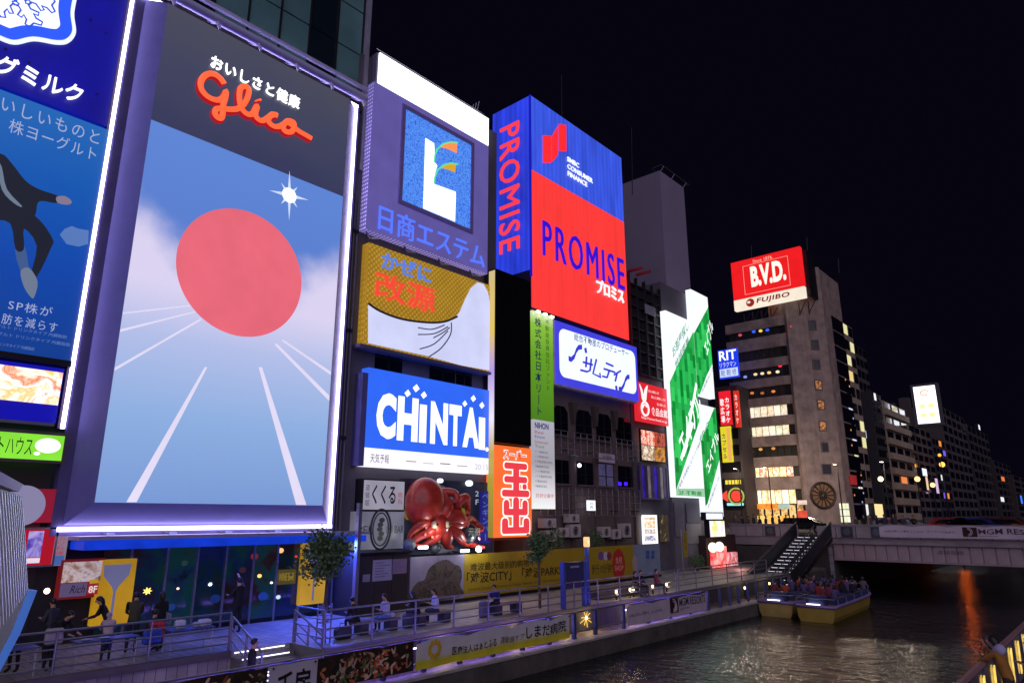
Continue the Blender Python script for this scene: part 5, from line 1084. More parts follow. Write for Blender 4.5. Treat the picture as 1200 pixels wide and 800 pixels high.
for (x, y) in ((831, 641), (839, 640)): c = FS8.P(*FS8.px(x, y), .3); ll = MB().sphere(c, .34, 12, 9, (1, 1, 1.1)).build('lantern', emi('lantern', '#e8f0d0', 2.0, var=.1), sr_, True); MB().bar(c+Vector((0, 0, .3)), c+Vector((-.4, 0, .6)), .02).build('cord', BLACKM, ll)
lamp('lantern_glow', FS8.P(*FS8.px(850, 655), 1.2), 45, (1, .45, .4), .3, sr_)
# ---------------------------------------------------------------- the slim building with street signs before the tall one
FQ = FY(92.0)
sb8 = thing('slim_sign_building', 'slim dark building carrying small stacked signs left of the tall tower', 'building', (-45, 93, ZR))
xa8, xb8 = FQ.px(843, 550)[0], FQ.px(870, 550)[0]
MB().box(xa8, xb8, 92.3, 100, ZR, FQ.px(850, 452)[1]).build('wall', mat('b8_wall', '#3c3434', .8, var=.3), sb8)
for k in range(6): MB().fbox(FQ, xa8+.3, 7+k*2.3, xb8-.3, 8.4+k*2.3, -.28, -.2).build('window', glass('b8win', '#141418', .2), sb8)
def ysign(name, label, q, m, F=FQ, d=.4):
    t = thing(name, label, 'sign', F.P(*F.px(q[0], q[3]))); rc = F.rect(*q); panel(t, F, rc, m, -d, .05); return t, rc
t, rc = ysign('clinic_sign', 'blue and white sign with large serif capitals beside the tall tower', (841, 411, 866, 441), emi('rit_blue', '#1c3ce0', 1.1, var=.06))
text(t, FQ, 'RIT', sub(rc, .06, .62, .96, .96), lit('#f0f4ff', 1.4), w=.06, bold=.02); text(t, FQ, 'リラクマン', sub(rc, .06, .38, .92, .56), lit('#d8e0ff', 1.2), w=.06); panel(t, FQ, sub(rc, .04, .04, .98, .33), lit('#c8d8ff', 1.1), .051, .07, 'white_strip'); text(t, FQ, '靴 鞄 修', sub(rc, .1, .07, .9, .3), lit('#3848a0', .6), w=.075)
t, rc = ysign('karaoke_sign', 'red vertical karaoke sign facing the river, left half', (842, 459, 858, 497), emi('kar_red', '#e81c2c', 1.05, var=.06))
text(t, FQ, 'カラオケ', sub(rc, .52, .06, .9, .8), lit('#ffe8e8', 1.3), w=.06, vert=True, bold=.02); text(t, FQ, '歌広場', sub(rc, .08, .06, .44, .78), lit('#ffe8e8', 1.3), w=.06, vert=True, bold=.02)
t, rc = ysign('red_corner_sign', 'second red vertical sign tucked beside the karaoke sign', (859, 458, 868, 500), emi('kar_red2', '#d83020', .95, var=.1)); text(t, FQ, 'カラオケ', sub(rc, .2, .1, .8, .9), lit('#ffd8d0', 1.1), w=.06, vert=True, bold=.02)
t, rc = ysign('yellow_hall_sign', 'yellow vertical sign with dark lettering under the karaoke sign', (844, 500, 859, 541), emi('yel', '#e8d820', 1.0, var=.06)); text(t, FQ, 'カプセル', sub(rc, .1, .1, .5, .8), lit('#30407c', .6), w=.06, vert=True, bold=.02); panel(t, FQ, sub(rc, .6, .04, .95, .96), lit('#f0b060', 1), .051, .06, 'orange_strip')
t, rc = ysign('neon_arcade_sign', 'colourful neon sign with red ring and yellow bars at street level', (848, 562, 873, 592), mat('neon_back', '#201820', .6))
for k in range(5): panel(t, FQ, sub(rc, .1+k*.17, .82, .22+k*.17, .98), lit('#e8d040', 1.3), .06, .12, 'yellow_bar')
cc = ((rc[0]+rc[2])/2+.3, rc[1]+(rc[3]-rc[1])*.36); MB().prism(FQ, circ(cc, .75, 20), .06, .1).build('red_disc', lit('#ff4030', 1.3), t); MB().tube([FQ.P(a, b, .12) for a, b in circ(cc, 1.05, 20)], .12, 6, True).build('green_ring', lit('#a8b048', 1.1), t)
MB().prism(FQ, [(rc[0]-.8, cc[1]), (rc[0]+.4, cc[1]+.8), (rc[0]+.5, cc[1]-.8)], .06, .12).build('red_wing', lit('#e04838', 1.2), t); panel(t, FQ, sub(rc, .1, .0, .95, .1), lit('#90e0f0', 1.3), .06, .12, 'cyan_bar')
# ---------------------------------------------------------------- tall building with the roof sign
YB, XC = 96.0, -29.0; FB_ = FY(YB); xl, xr = FB_.px(859, 500)[0], -33.0
bv = thing('tall_grey_building', 'tall grey building with ribbon windows and a roof sign beyond the bridge', 'building', (-36, 100, ZR))
FC = Fr((xr, YB, 0), (math.sqrt(.5), math.sqrt(.5), 0), (0, 0, 1), (math.sqrt(.5), -math.sqrt(.5), 0)); LC = (XC-xr)*math.sqrt(2)
zt1 = FC.px(960, 313)[1]; FSd = FX(XC)
zt0 = FB_.px(900, 372)[1]
WALLB = paver_mat('tower_tiles', '#9a887e', '#948278', '#7c6c64', 1, 1.2, .9, rough=.75, bumpk=.2)
bays = [(380, 390), (404.5, 417), (427, 440), (450, 463), (473, 486), (497, 509), (521.5, 534), (546, 558), (573, 590)]
zz_ = [(FB_.px(918, a)[1], FB_.px(918, b)[1]) for a, b in bays]
edges = [zt0]+[z for p in zz_ for z in p]+[ZR+3.2]
for k in range(0, len(edges)-1, 2):
    z1, z0 = edges[k], edges[k+1]
    pts = [(xl, YB), (xr-1.2, YB), (xr-.5, YB+.25), (xr+.05, YB+.9), (xr+.05, YB+8), (xl, YB+8)]
    MB().add([(x, y, z0) for x, y in pts]+[(x, y, z1) for x, y in pts], [tuple(range(6, 12)), (5, 4, 3, 2, 1, 0)]+[(i, (i+1) % 6, 6+(i+1) % 6, 6+i) for i in range(6)]).build('spandrel', WALLB, bv)
MB().box(xl+.3, xr, YB+1.2, YB+14, ZR, zt0-.1).build('core', mat('bv_core', '#1c1816', .8), bv)
wc = {0: ['#0c0c10'], 1: ['#14100e'], 2: ['#120f10'], 3: ['#181210'], 4: ['#f0d8b0', '#e0b880', '#f8ecd8', '#d8c8a8'], 5: ['#e8d8b8', '#f4ecd8', '#c8d8a8', '#e0c090'], 6: ['#140f0c'], 7: ['#ffb040', '#ff8838', '#ffd070', '#f07050'], 8: ['#ffd890', '#ffc070', '#fff0d0', '#ffb860']}
for k, (z1, z0) in enumerate(zz_):
    n_ = 8; w_ = (xr-1.3-xl-.3)/n_
    for i in range(n_):
        x0 = xl+.3+i*w_; h = wc[k][i % len(wc[k])]; kk = 1.0 if k in (4, 5, 7, 8) else .4
        m = photo('bvp%d_%d' % (k, i % 4), [h, '#fff4dc' if kk == 1 else h, h, '#a08058' if kk == 1 else '#3a2c20'], 2.5, .95 if kk == 1 else .5)
        pn = MB().fbox(FB_, x0+.05, z0+.05, x0+w_-.05, z1-.05, -.5, -.44).build('window', m, bv)
    MB().fbox(FB_, xl+.2, z0, xr-.5, z1, -.62, -.52).build('window_back', mat('bvback', '#16120f', .6), bv)
# coloured lamps glinting inside the dark bands
for (x, y, h) in ((882, 388, '#3060ff'), (890, 387, '#ffd060'), (898, 386, '#3060ff'), (866, 392, '#c04860'), (924, 382, '#ff4050'), (918, 391, '#a02030'), (913, 428, '#ff3048'), (884, 438, '#ffd890'), (892, 437, '#ffe0a0'), (900, 436, '#ffd080'), (910, 435, '#fff0c0'), (872, 441, '#8090d8'), (880, 460, '#c87838'), (905, 458, '#e08040'), (892, 460, '#a06030'), (890, 526, '#e0a050'), (905, 525, '#d09040'), (880, 529, '#c08848')):
    c = FB_.px(x, y); MB().prism(FB_, circ(c, .28, 8, .2), -.43, -.35).build('window_lamp', lit(h, 1.2), bv)
MB().fbox(FC, 0, ZR, LC, zt1, -5, 0).build('corner_wall', WALLB, bv)
for k in range(7):
    x, y = ((952, 381), (955, 404), (956.5, 427), (959, 451), (962, 474), (964, 499), (966.5, 524))[k]
    rc = FC.rect(x-4, y-5, x+4, y+5); m = photo('bvs%d' % (k > 2 and k < 6), ['#a05828', '#301c14', '#c08048', '#402818'], 3, .8) if 2 < k < 6 else mat('bvs_dark', '#16141a', .3)
    w1_ = MB().fbox(FC, *rc, .0, .05).build('window', m, bv); MB().frame(FC, *rc, .12, .0, .12).build('frame', mat('bvs_frame', '#6a5f5c', .7), w1_)
rc = FC.rect(963, 544, 974, 555); w1_ = MB().fbox(FC, *rc, 0, .05).build('window', MC['bvs_dark'], bv); MB().frame(FC, *rc, .12, .0, .12).build('frame', MC['bvs_frame'], w1_)
# wheel ornament
wcn = FC.px(964, 580); wr = (FC.px(978, 580)[0]-FC.px(950, 580)[0])/2
wh = MB().tube([FC.P(a, b, .15) for a, b in circ(wcn, wr, 32)], .16, 8, True).build('wheel_rim', mat('wheel', '#2c1c12', .5), bv, True)
MB().tube([FC.P(a, b, .15) for a, b in circ(wcn, wr*.3, 20)], .1, 6, True).build('wheel_hub', MC['wheel'], wh)
for k in range(14): a = 2*math.pi*k/14; MB().bar(FC.P(wcn[0]+wr*.1*math.cos(a), wcn[1]+wr*.1*math.sin(a), .15), FC.P(wcn[0]+wr*math.cos(a), wcn[1]+wr*math.sin(a), .15), .07, 5).build('wheel_spoke', MC['wheel'], wh)
MB().prism(FC, circ(wcn, wr*.92, 32), .001, .05).build('wheel_plate', mat('wheel_plate', '#8a6848', .6), wh)
rc = FC.rect(983, 589, 997, 612)
for i in range(3):
    for j in range(3): MB().fbox(FC, *sub(rc, i/3+.02, j/3+.02, (i+1)/3-.02, (j+1)/3-.02), .001, .05).build('lit_window', lit(('#f0f0c0', '#e8ecd0', '#fffbe0')[(i+j) % 3], 1.1), bv)
# ground-floor shops
for q, h, kk in (((872, 592, 886, 597), '#a8c8b8', .9), ((888, 590, 912, 596), '#f09030', 1.1), ((913, 590, 926, 596), '#b8d0c0', .9), ((880, 604, 898, 611), '#ffd070', 1.2), ((900, 604, 925, 611), '#ffb858', 1.2), ((935, 586, 946, 591), '#f0d0c0', 1.0), ((935, 598, 947, 610), '#f05840', .9)):
    MB().fbox(FB_, *FB_.rect(*q), .02, .3).build('shop_sign', emi('shopsign'+h, h, kk, var=.25, vs=2), bv)
for k in range(9): MB().fbox(FB_, xl+.2+k*(xr-xl-.4)/8-.08, ZR, xl+.2+k*(xr-xl-.4)/8+.08, edges[-1], -.3, -.05).build('shop_pillar', DARKM, bv)
MB().fbox(FB_, xl+.2, ZR+.3, xr-.4, edges[-1]-.1, -.8, -.6).build('shop_window', photo('shopwin', ['#503018', '#c88838', '#ffd890', '#704020', '#f0b860'], .9, .9), bv)
# dark glass strip on the river side, then the flank
yg0, yg1 = FSd.px(982, 450)[0], FSd.px(1003, 500)[0]; zgt = FSd.px(976, 370)[1]
MB().box(XC-8, XC-.02, YB+4.2, yg1, ZR, zt1-.2).build('flank', WALLB, bv)
nfl = 13
for j in range(nfl): z = ZR+1+(zgt-ZR-1)*j/nfl; MB().fbox(FSd, yg0+.6, z+.12, yg1-.3, z+(zgt-ZR-1)/nfl-.12, .0, .06).build('glass_pane', glass('bvglass', '#0c0c14', .06), bv)
for k in range(12): c = (rnd.uniform(yg0+1, yg1-.5), rnd.uniform(ZR+2, zgt-6)); MB().prism(FSd, circ(c, .16, 6), .07, .1).build('painted_reflection', lit(rnd.choice(['#ffd090', '#c0d0ff', '#ffb060']), .7), bv)  # lamp reflections painted on the glass as small glowing dots
rr_s = FX(XC+.2).rect(996, 556, 1004, 568); MB().fbox(FSd, *rr_s, .07, .3).build('red_sign', lit('#901c24', .9), bv)
FBs = FY(95.2)
# roof sign
zb_0 = FBs.px(860, 363)[1]; zb_1 = FBs.px(857, 307)[1]; sxl, sxr = FBs.px(858, 330)[0], FBs.px(940.5, 320)[0]
RC = (sxl, (zb_0+FBs.px(941, 350)[1])/2, sxr, (zb_1+FBs.px(940, 289)[1])/2)
rsn = thing('red_roof_sign', 'red and white rooftop sign on the tall grey building', 'sign', (-37, YB, RC[1]))
zmm = FBs.px(858, 352)[1]; zmm = (zmm+FBs.px(940, 336.5)[1])/2
MB().fbox(FBs, sxl, zmm+.004, sxr, RC[3], -.8, 0).build('red_panel', emi('bvd_red', '#f01c20', 1.0, var=.05), rsn)
MB().fbox(FBs, sxl, RC[1], sxr, zmm, -.8, 0).build('white_panel', emi('bvd_white', '#f0e4d0', 1.1, var=.05), rsn)
rcb = (sxl, zmm, sxr, RC[3]); BW = lit('#fff0e0', 1.2)
text(rsn, FBs, 'B.V.D.', sub(rcb, .28, .24, .78, .78), BW, w=.02, bold=.05, letters=True); text(rsn, FBs, 'Since 1876.', sub(rcb, .33, .86, .62, .94), lit('#ffc0a8', 1.1), w=.02)
MB().frame(FBs, *sub(rcb, .18, .1, .82, .83), .05, .001, .02).build('border_line', lit('#ffb8a8', 1), rsn)
rcw = (sxl, RC[1], sxr, zmm); text(rsn, FBs, 'FUJIBO', sub(rcw, .33, .2, .8, .78), lit('#902020', .8), w=.02, shear=.15, bold=.03, sp=1.1, letters=True)
MB().prism(FBs, circ((sxl+(sxr-sxl)*.24, (RC[1]+zmm)/2), .62, 20), .001, .02).build('round_logo', lit('#a02820', .9), rsn)
MB().prism(FBs, circ((sxl+(sxr-sxl)*.22, (RC[1]+zmm)/2+.1), .26, 12, .2), .021, .03).build('logo_gap', lit('#f0e4d0', 1), rsn)
for k in range(8): x = sxl+.4+k*(sxr-sxl-.8)/7; MB().bar((x, YB+1.5, zt0-.2), (x, YB+1.5, RC[1]), .1).bar((x, YB+1.5, zt0), (x+1, YB+1.5, RC[1]), .06).build('support', DARKM, rsn)
MB().box(sxr+.05, sxr+.5, YB+.2, YB+3.4, RC[1]+.5, RC[3]-.3).build('sign_flank', DARKM, rsn)
for (x, y0, y1) in ((880, 300, 288), (945, 290, 278), (982, 312, 303)): a = FY(YB+2).P(*FY(YB+2).px(x, y0)); b = FY(YB+2).P(*FY(YB+2).px(x, y1)); MB().bar(a-Vector((0, 0, 1)), b, .12).build('antenna', DARKM, rsn)
# ---------------------------------------------------------------- further buildings up the river
def far_building(label, X, xl_, xr_, ytl, h, floors, cols, litp, cols_h, depth=14, style='grid'):
    F = FX(X); u0, u1 = F.px(xl_, 560)[0], F.px(xr_, 560)[0]; zt_ = F.px(xl_, ytl)[1]
    t = thing('riverside_building', label, 'building', (X-5, (u0+u1)/2, ZR), 'buildings receding up the river')
    MB().box(X-depth, X-.05, u0, u1, ZR-.1, zt_).build('wall', mat('far'+h, h, .8, var=.3, vs=.15), t)
    fh = (zt_-ZR-1)/floors; cw = (u1-u0)/cols
    for j in range(floors):
        if style == 'balcony': MB().fbox(F, u0, ZR+1+j*fh, u1, ZR+1+j*fh+fh*.42, -.05, .5).build('balcony', mat('farb'+h, h, .8, var=.2, vs=.2), t)
        for i in range(cols):
            l_ = rnd.random() < litp; m = lit(rnd.choice(cols_h), .9) if l_ else glass('farwin', '#0b0c12', .12)
            MB().fbox(F, u0+i*cw+cw*.14, ZR+1+j*fh+fh*(.48 if style == 'balcony' else .3), u0+(i+1)*cw-cw*.14, ZR+1+j*fh+fh*.92, -.04, .02).build('window', m, t)
    for i in range(2): MB().box(X-depth*.8+i*3, X-depth*.8+2+i*3, u0+.5, u0+3, zt_, zt_+1.6+i).build('roof_box', mat('far'+h, h), t)
    return t
WARM = ['#f4ecb0', '#ffffff', '#e8e4ff', '#f8d890']
far_building('beige block with bright white windows just right of the tall tower', -29, 1004, 1021, 388, '#9c8c7c', 12, 3, .42, WARM)
far_building('dark slab second right of the tall tower', -30.5, 1021, 1034, 415, '#3c383c', 14, 3, .02, WARM)
far_building('black glass block third right of the tall tower', -29, 1034, 1045, 464, '#2c2c32', 11, 4, .04, WARM)
far_building('pale balconied block left of the white roof sign', -29, 1046, 1072, 474, '#a0907c', 8, 3, .12, ['#f0c070', '#ff9050'], style='balcony')
fbw = far_building('plain tower standing under the white roof sign', -29.5, 1073, 1098, 500, '#5c5250', 10, 4, .06, WARM)
far_building('dark tower just right of the white roof sign', -30, 1099, 1113, 515, '#38343a', 9, 4, .08, ['#ff9838', '#8060ff', '#ffffff'])
far_building('broad dark tower with stepped top in the far distance', -30, 1114, 1141, 482, '#4c4444', 12, 5, .01, WARM)
far_building('dim tower with a white top light in the distance', -31, 1143, 1166, 502, '#3a3436', 10, 5, .03, WARM)
far_building('low dark block at the far right up the river', -30, 1168, 1186, 540, '#332e30', 8, 4, .05, ['#ff8040', '#ffffff'])
far_building('lowest far block at the right edge of the view', -29, 1187, 1215, 556, '#3c3434', 7, 4, .06, ['#ffa050', '#60a0ff'])
# white roof sign
Fw = FY(FX(-29.5).px(1073, 520)[0]-.5); RC = Fw.rect(1071, 452, 1098, 496)
RC = (Fw.px(1073, 475)[0], Fw.px(1085, 496)[1], Fw.px(1099, 475)[0], Fw.px(1085, 452)[1])
wsn = thing('white_roof_sign', 'glowing white rooftop sign with faint orange marks in the distance', 'sign', Fw.P(RC[0], RC[1]))
panel(wsn, Fw, RC, emi('roof_white', '#f4f6ff', 2.2, var=.03), -1.5, 0)
MB().frame(Fw, *RC, .45, -1.5, .1).build('frame', mat('rs_frame', '#5a565c', .6), wsn)
MB().tube([Fw.P(a, b, .05) for a, b in circ(((RC[0]+RC[2])/2, RC[3]-1.3), .7, 14, .5, .2, 5.5)], .15, 5).build('orange_logo', lit('#ffb090', 1.2), wsn)
text(wsn, Fw, 'RINKAI', sub(RC, .2, .66, .8, .72), lit('#c0c8f0', 1.2), w=.05)
for i in range(2):
    for j in range(2): MB().prism(Fw, circ((RC[0]+(RC[2]-RC[0])*(.3+.4*i), RC[1]+(RC[3]-RC[1])*(.22+.24*j)), .6, 12, .45), .01, .05).build('yellow_mark', lit('#f0e0a0', 1.3), wsn)
MB().box(-33, -30, Fw.o.y+.2, Fw.o.y+1.4, FX(-29.5).px(1073, 500)[1], RC[1]).build('mast', DARKM, wsn)
for (X, x, y, h, s, l) in ((-26, 1075, 561, '#ffc878', .42, 'warm street lamp low before the pale balconied block'), (-26, 1093, 568, '#ffc878', .4, 'warm street lamp under the white roof sign'), (-27, 1104, 544, '#ffa848', .5, 'orange street lamp high beside the dark far tower'), (-26, 1032, 561, '#ffe0a0', .36, 'pale street lamp before the black glass block'), (-27, 1101, 533, '#e08830', .3, 'dim orange street lamp above the higher one')):
    F = FX(X); c = F.P(*F.px(x, y)); t = thing('street_lamp', l, 'street lamp', (c.x, c.y, ZR), 'street lamps beyond the bridge')
    MB().sphere(c, s, 12, 8).build('globe', emi('globe'+h, h, 3, var=0), t, True); MB().bar((c.x, c.y, ZR-.1), (c.x, c.y, c.z-s*.7), .1, 8).build('pole', DARKM, t)
for (q, h, l) in (((1080, 548, 1087, 558), '#f0f4ff', 'small white lit sign on the balconied block'), ((1084, 558, 1089, 574), '#f0c8a0', 'peach lit sign below the small white one'), ((1095, 560, 1101, 578), '#d0b0d8', 'pinkish lit sign under the far street lamps'), ((1195, 580, 1199, 590), '#4080ff', 'little blue lit sign at the right edge'), ((1024, 590, 1036, 606), '#ffe0a0', 'warm lit shop front right of the tall tower'), ((1146, 497, 1149, 504), '#f0f0ff', 'tiny white light high on a far tower')):
    F = FX(-28.2); t = thing('distant_sign', l, 'sign', F.P(*F.px(q[0], q[3]))); panel(t, F, F.rect(*q), lit(h, 1.1), -.8, 0); MB().frame(F, *F.rect(*q), .1, -.8, .03).build('frame', DARKM, t)
# ================================================================ THINGS ON THE PROMENADE AND THE WATER
def G(x, y, Z): return Vector((*FZ(Z).px(x, y), Z))
# ---------------------------------------------------------------- railings
def railing(name, label, pts, h, nrail, step, m, mp_=None, group=None, r=.022, pr=.035, top=.03):
    t = thing(name, label, 'railing', pts[0], group)
    for k in range(len(pts)-1):
        a, b = Vector(pts[k]), Vector(pts[k+1]); L = (b-a).length; n = max(1, round(L/step))
        for i in range(n+(k == len(pts)-2)):
            q = a+(b-a)*i/n; MB().bar(q, q+Vector((0, 0, h)), pr, 8).build('post', mp_ or m, t)
    for j in range(nrail):
        z = h*(1-j/nrail) if j else h; MB().tube([Vector(p)+Vector((0, 0, z)) for p in pts], top if j == 0 else r, 8).build('rail', m, t)
    return t
railing('railing', 'steel railing round the outdoor tables at the lower left', [(-21.62, -3, ZU), (-21.62, 11.15, ZU)], 1.1, 5, 2.3, STEEL, group='steel promenade railings')
railing('railing', 'steel railing along the raised promenade edge before the benches', [(-19.85, 13.35, ZU), (-19.85, 36, ZU)], 1.1, 4, 1.85, STEEL, group='steel promenade railings')
railing('railing', 'thin railing on the far stretch of promenade towards the bridge stairs', [(-19.85, 36.3, ZU), (-19.85, 48.8, ZU)], 1.1, 4, 2.0, STEEL, group='steel promenade railings')
railing('stair_railing', 'sloping handrail on the far side of the small lit steps', [(-21.5, 13.3, ZU), (-19.75, 13.3, ZB+.35)], 1.0, 3, 1.0, STEEL, group='sloping handrails')
railing('stair_railing', 'sloping handrail on the near side of the small lit steps', [(-21.5, 11.15, ZU), (-19.6, 11.15, ZB+.2)], 1.0, 3, 1.0, STEEL, group='sloping handrails')
railing('corner_railing', 'short return railing at the head of the lit steps', [(-21.55, 13.4, ZU), (-19.9, 13.4, ZU)], 1.1, 4, 1.6, STEEL)
# quay railing with blue posts
POSTB = mat('post_blue', '#4c5490', .4, .4, var=.2)
qr = thing('quay_railing', 'low quay railing with blue posts carrying the banners', 'railing', (-18.1, 20, ZB))
for k in range(29):
    y = 3+k*1.63 if k < 14 else [25.7, 27.9, 30.0, 32.1, 34.2, 36.2, 37.7, 38.9, 40.1, 41.4, 42.7, 44, 45.4, 46.8, 48.2][k-14]
    MB().cbox(-18.18, -18.04, y-.09, y+.09, ZB+.14, ZB+1.12, .02).build('post', POSTB, qr)
MB().bar((-18.1, -4, ZB+1.17), (-18.1, 48.4, ZB+1.17), .035, 8).build('top_rail', STEEL, qr); MB().bar((-18.1, -4, ZB+.42), (-18.1, 48.4, ZB+.42), .025, 8).build('lower_rail', STEEL, qr)
[MB().box(-18.24, -18.20, a, b, ZB+.86, ZB+.89).build('kerb_light', emi('kerb_led', '#8c68ff', 38, var=.2, vs=.5), qr) for a, b in ((5, 23.6), (28.2, 35.8))]
# ---------------------------------------------------------------- banners
def wavef(seed, amp):
    a = [rnd.uniform(0, 6.28) for _ in range(4)]
    def w(p):
        y, z = p.y+p.x*.37, p.z; d = amp*(math.sin(y*2.1+a[0])*.5+math.sin(y*5.3+z*2.2+a[1])*.3+math.sin(y*9.7-z*4+a[2])*.14+math.sin(z*5+y*1.3+a[3])*.2)
        return d
    return w
def banner(name, label, F, u0, v0, u1, v1, m, amp=.05, sag=.05, nu=60, nv=10, group=None):
    t = thing(name, label, 'banner', F.P((u0+u1)/2, v0), group); w = wavef(1, amp); mb = MB()
    def P(u, v, o=0.):
        f = (v-v0)/(v1-v0); s_ = sag*(1-((abs(math.sin((u-u0)*1.35)))))*f; p = F.P(u, v-s_); return p+F.n*(.02+w(p)*(.4+.6*(1-f))+o)
    vs = [P(u0+(u1-u0)*i/nu, v0+(v1-v0)*j/nv) for i in range(nu+1) for j in range(nv+1)]
    fs = [(i*(nv+1)+j, (i+1)*(nv+1)+j, (i+1)*(nv+1)+j+1, i*(nv+1)+j+1) for i in range(nu) for j in range(nv)]
    mb.add(vs, fs); mb.build('cloth', m, t, True)
    def warp(q):
        r_ = q-F.o; return P(r_.dot(F.u), r_.dot(F.v), .012)
    for u in (u0+.1, u1-.1): MB().prism(F, circ((u, v1-.06), .03, 8), .06, .075).build('eyelet', BLACKM, t)
    return t, warp
FQ_ = FX(-18.02)
def banner_mat(key, stops, axis, lo, hi, noise=.15, sc=1.2):
    if key in MC: return MC[key]
    m, n, l, b = new_mat(key); tc = n.new('ShaderNodeTexCoord'); sp = n.new('ShaderNodeSeparateXYZ'); l.new(tc.outputs['Object'], sp.inputs[0])
    r = n.new('ShaderNodeMapRange'); r.inputs[1].default_value = lo; r.inputs[2].default_value = hi; l.new(sp.outputs[axis], r.inputs[0])
    t = n.new('ShaderNodeTexNoise'); t.inputs['Scale'].default_value = sc; t.inputs['Detail'].default_value = 5; l.new(tc.outputs['Object'], t.inputs['Vector'])
    a = n.new('ShaderNodeMath'); a.operation = 'MULTIPLY_ADD'; a.inputs[1].default_value = noise; l.new(t.outputs[0], a.inputs[0]); l.new(r.outputs[0], a.inputs[2])
    a2 = n.new('ShaderNodeMath'); a2.operation = 'SUBTRACT'; a2.inputs[1].default_value = noise/2; l.new(a.outputs[0], a2.inputs[0])
    cr = n.new('ShaderNodeValToRGB'); e = cr.color_ramp.elements
    while len(e) < len(stops): e.new(.5)
    for i, (p, h) in enumerate(stops): e[i].position = p; e[i].color = lin(h)
    l.new(a2.outputs[0], cr.inputs[0]); l.new(cr.outputs[0], b.inputs['Base Color']); b.inputs['Roughness'].default_value = .55
    MC[key] = m; return m
FOOD = photo('food_print', ['#0c0a0a', '#181210', '#3c2018', '#241c18', '#1c2014', '#4c2c1c', '#120e0c'], 3.0, 0, .25)
bz0_, bz1_ = .93, 1.80
def food_print(t, wp, u0, u1, seed):
    R_ = random.Random(seed)
    for k, h in enumerate(('#b86a44', '#d8b8a0', '#8a4a30', '#c85a34', '#5c6a3c', '#a89484', '#3a241c')):
        o = MB()
        for i in range(46):
            c = (R_.uniform(u0+.15, u1-.15), R_.uniform(bz0_+.05, bz1_-.1)); a = R_.uniform(0, 3.14); r1, r2 = R_.uniform(.04, .17), R_.uniform(.02, .06)
            if math.sin(c[0]*2.3+k*.5)+R_.uniform(-.5, .5) < -.25: continue
            pl = [(c[0]+math.cos(a)*r1*math.cos(q)-math.sin(a)*r2*math.sin(q), min(bz1_-.04, max(bz0_+.02, c[1]+math.sin(a)*r1*math.cos(q)+math.cos(a)*r2*math.sin(q)))) for q in [j*math.pi/4 for j in range(8)]]
            n0 = len(o.v); o.v += [wp(FQ_.P(x_, y_))+Vector((.001+.002*R_.random()+k*.0012, 0, 0)) for x_, y_ in pl]; o.f.append(tuple(n0+j for j in range(8)))
        tag(o.build('printed_food', print_(h), t), kind='stuff')
t, wp = banner('food_banner', 'dark banner printed with grilled food at the lower left', FQ_, 5.5, bz0_, 10.45, bz1_, FOOD, .03); food_print(t, wp, 5.5, 10.45, 1)
t, wp = banner('noodle_shop_banner', 'white cloth banner with two bold black brush characters', FQ_.out(.03), 10.47, bz0_-.22, 11.95, bz1_-.02, mat('cloth_white', '#b8b4c4', .7, var=.1), .03, nu=20)
text(t, FQ_.out(.03), '千房', (10.72, bz0_-.12, 11.75, bz1_-.2), print_('#0c0a0e'), bold=.02, warp=wp)
t, wp = banner('food_banner', 'dark banner with noodles and prawns left of the yellow hospital one', FQ_, 11.97, bz0_, 15.5, bz1_, FOOD, .03); food_print(t, wp, 11.97, 15.5, 2)
t, wp = banner('hospital_banner', 'long white and yellow hospital banner hanging on the quay railing', FQ_, 15.6, bz0_-.02, 23.75, bz1_, banner_mat('hosp', [(0, '#d8cc20'), (.22, '#c8c030'), (.42, '#c8c4c0'), (1, '#c4c0cc')], 2, 0, bz1_-bz0_), .05, .12, 100)
text(t, FQ_, '医療法人はぁとふる', (17.2, bz0_+.22, 19.4, bz0_+.5), print_('#241c20'), bold=.01, warp=wp); text(t, FQ_, '運動器ケア', (19.6, bz0_+.28, 20.9, bz0_+.52), print_('#5c5818'), warp=wp); text(t, FQ_, 'しまだ病院', (21.0, bz0_+.26, 23.5, bz0_+.72), print_('#1c1614'), bold=.014, warp=wp)
for k in range(9):
    a = 2*math.pi*k/9; c = (16.4+.24*math.cos(a), bz0_+.52+.22*math.sin(a)); o = MB().prism(FQ_, circ(c, .08, 10, .1), .0, .002); o.v = [wp(v) for v in o.v]; o.build('sun_petal', print_('#d0a820'), t)
t, wp = banner('resort_banner', 'pale banner with a resort name on the quay railing', FQ_, 28.0, bz0_-.05, 35.9, bz1_-.06, mat('cloth_pale', '#b4a8b4', .7, var=.1), .05, .08, 90)
text(t, FQ_, 'MGM RESORTS', (32.9, bz0_+.35, 35.7, bz0_+.75), print_('#2c2428'), bold=.01, warp=wp); text(t, FQ_, 'JAPAN', (32.9, bz0_+.15, 33.9, bz0_+.28), print_('#5c5058'), warp=wp); text(t, FQ_, '大阪に新しい未来を、エンタメを。', (28.2, bz0_+.3, 31.2, bz0_+.45), print_('#5c5058'), warp=wp)
def lion_logo(t, F, u0, v0, u1, v1, wp):
    o = MB().fbox(F, u0, v0, u1, v1, 0, .001); o.v = [wp(v) for v in o.v]; o.build('logo_block', print_('#503430'), t)
    for k, rr in enumerate((.36, .24)):
        c = (u0+(u1-u0)*.35, (v0+v1)/2); pl = circ(c, (v1-v0)*rr*1.15, 20, None, -1.6, 1.6); o = MB().tube([wp(F.P(a, b))+F.n*.01 for a, b in pl], (v1-v0)*.045, 4); o.build('logo_arc', print_('#c4b8c0'), t)
lion_logo(t, FQ_, 31.9, bz0_+.12, 32.75, bz0_+.85, wp)
FBB = FY(60.1)
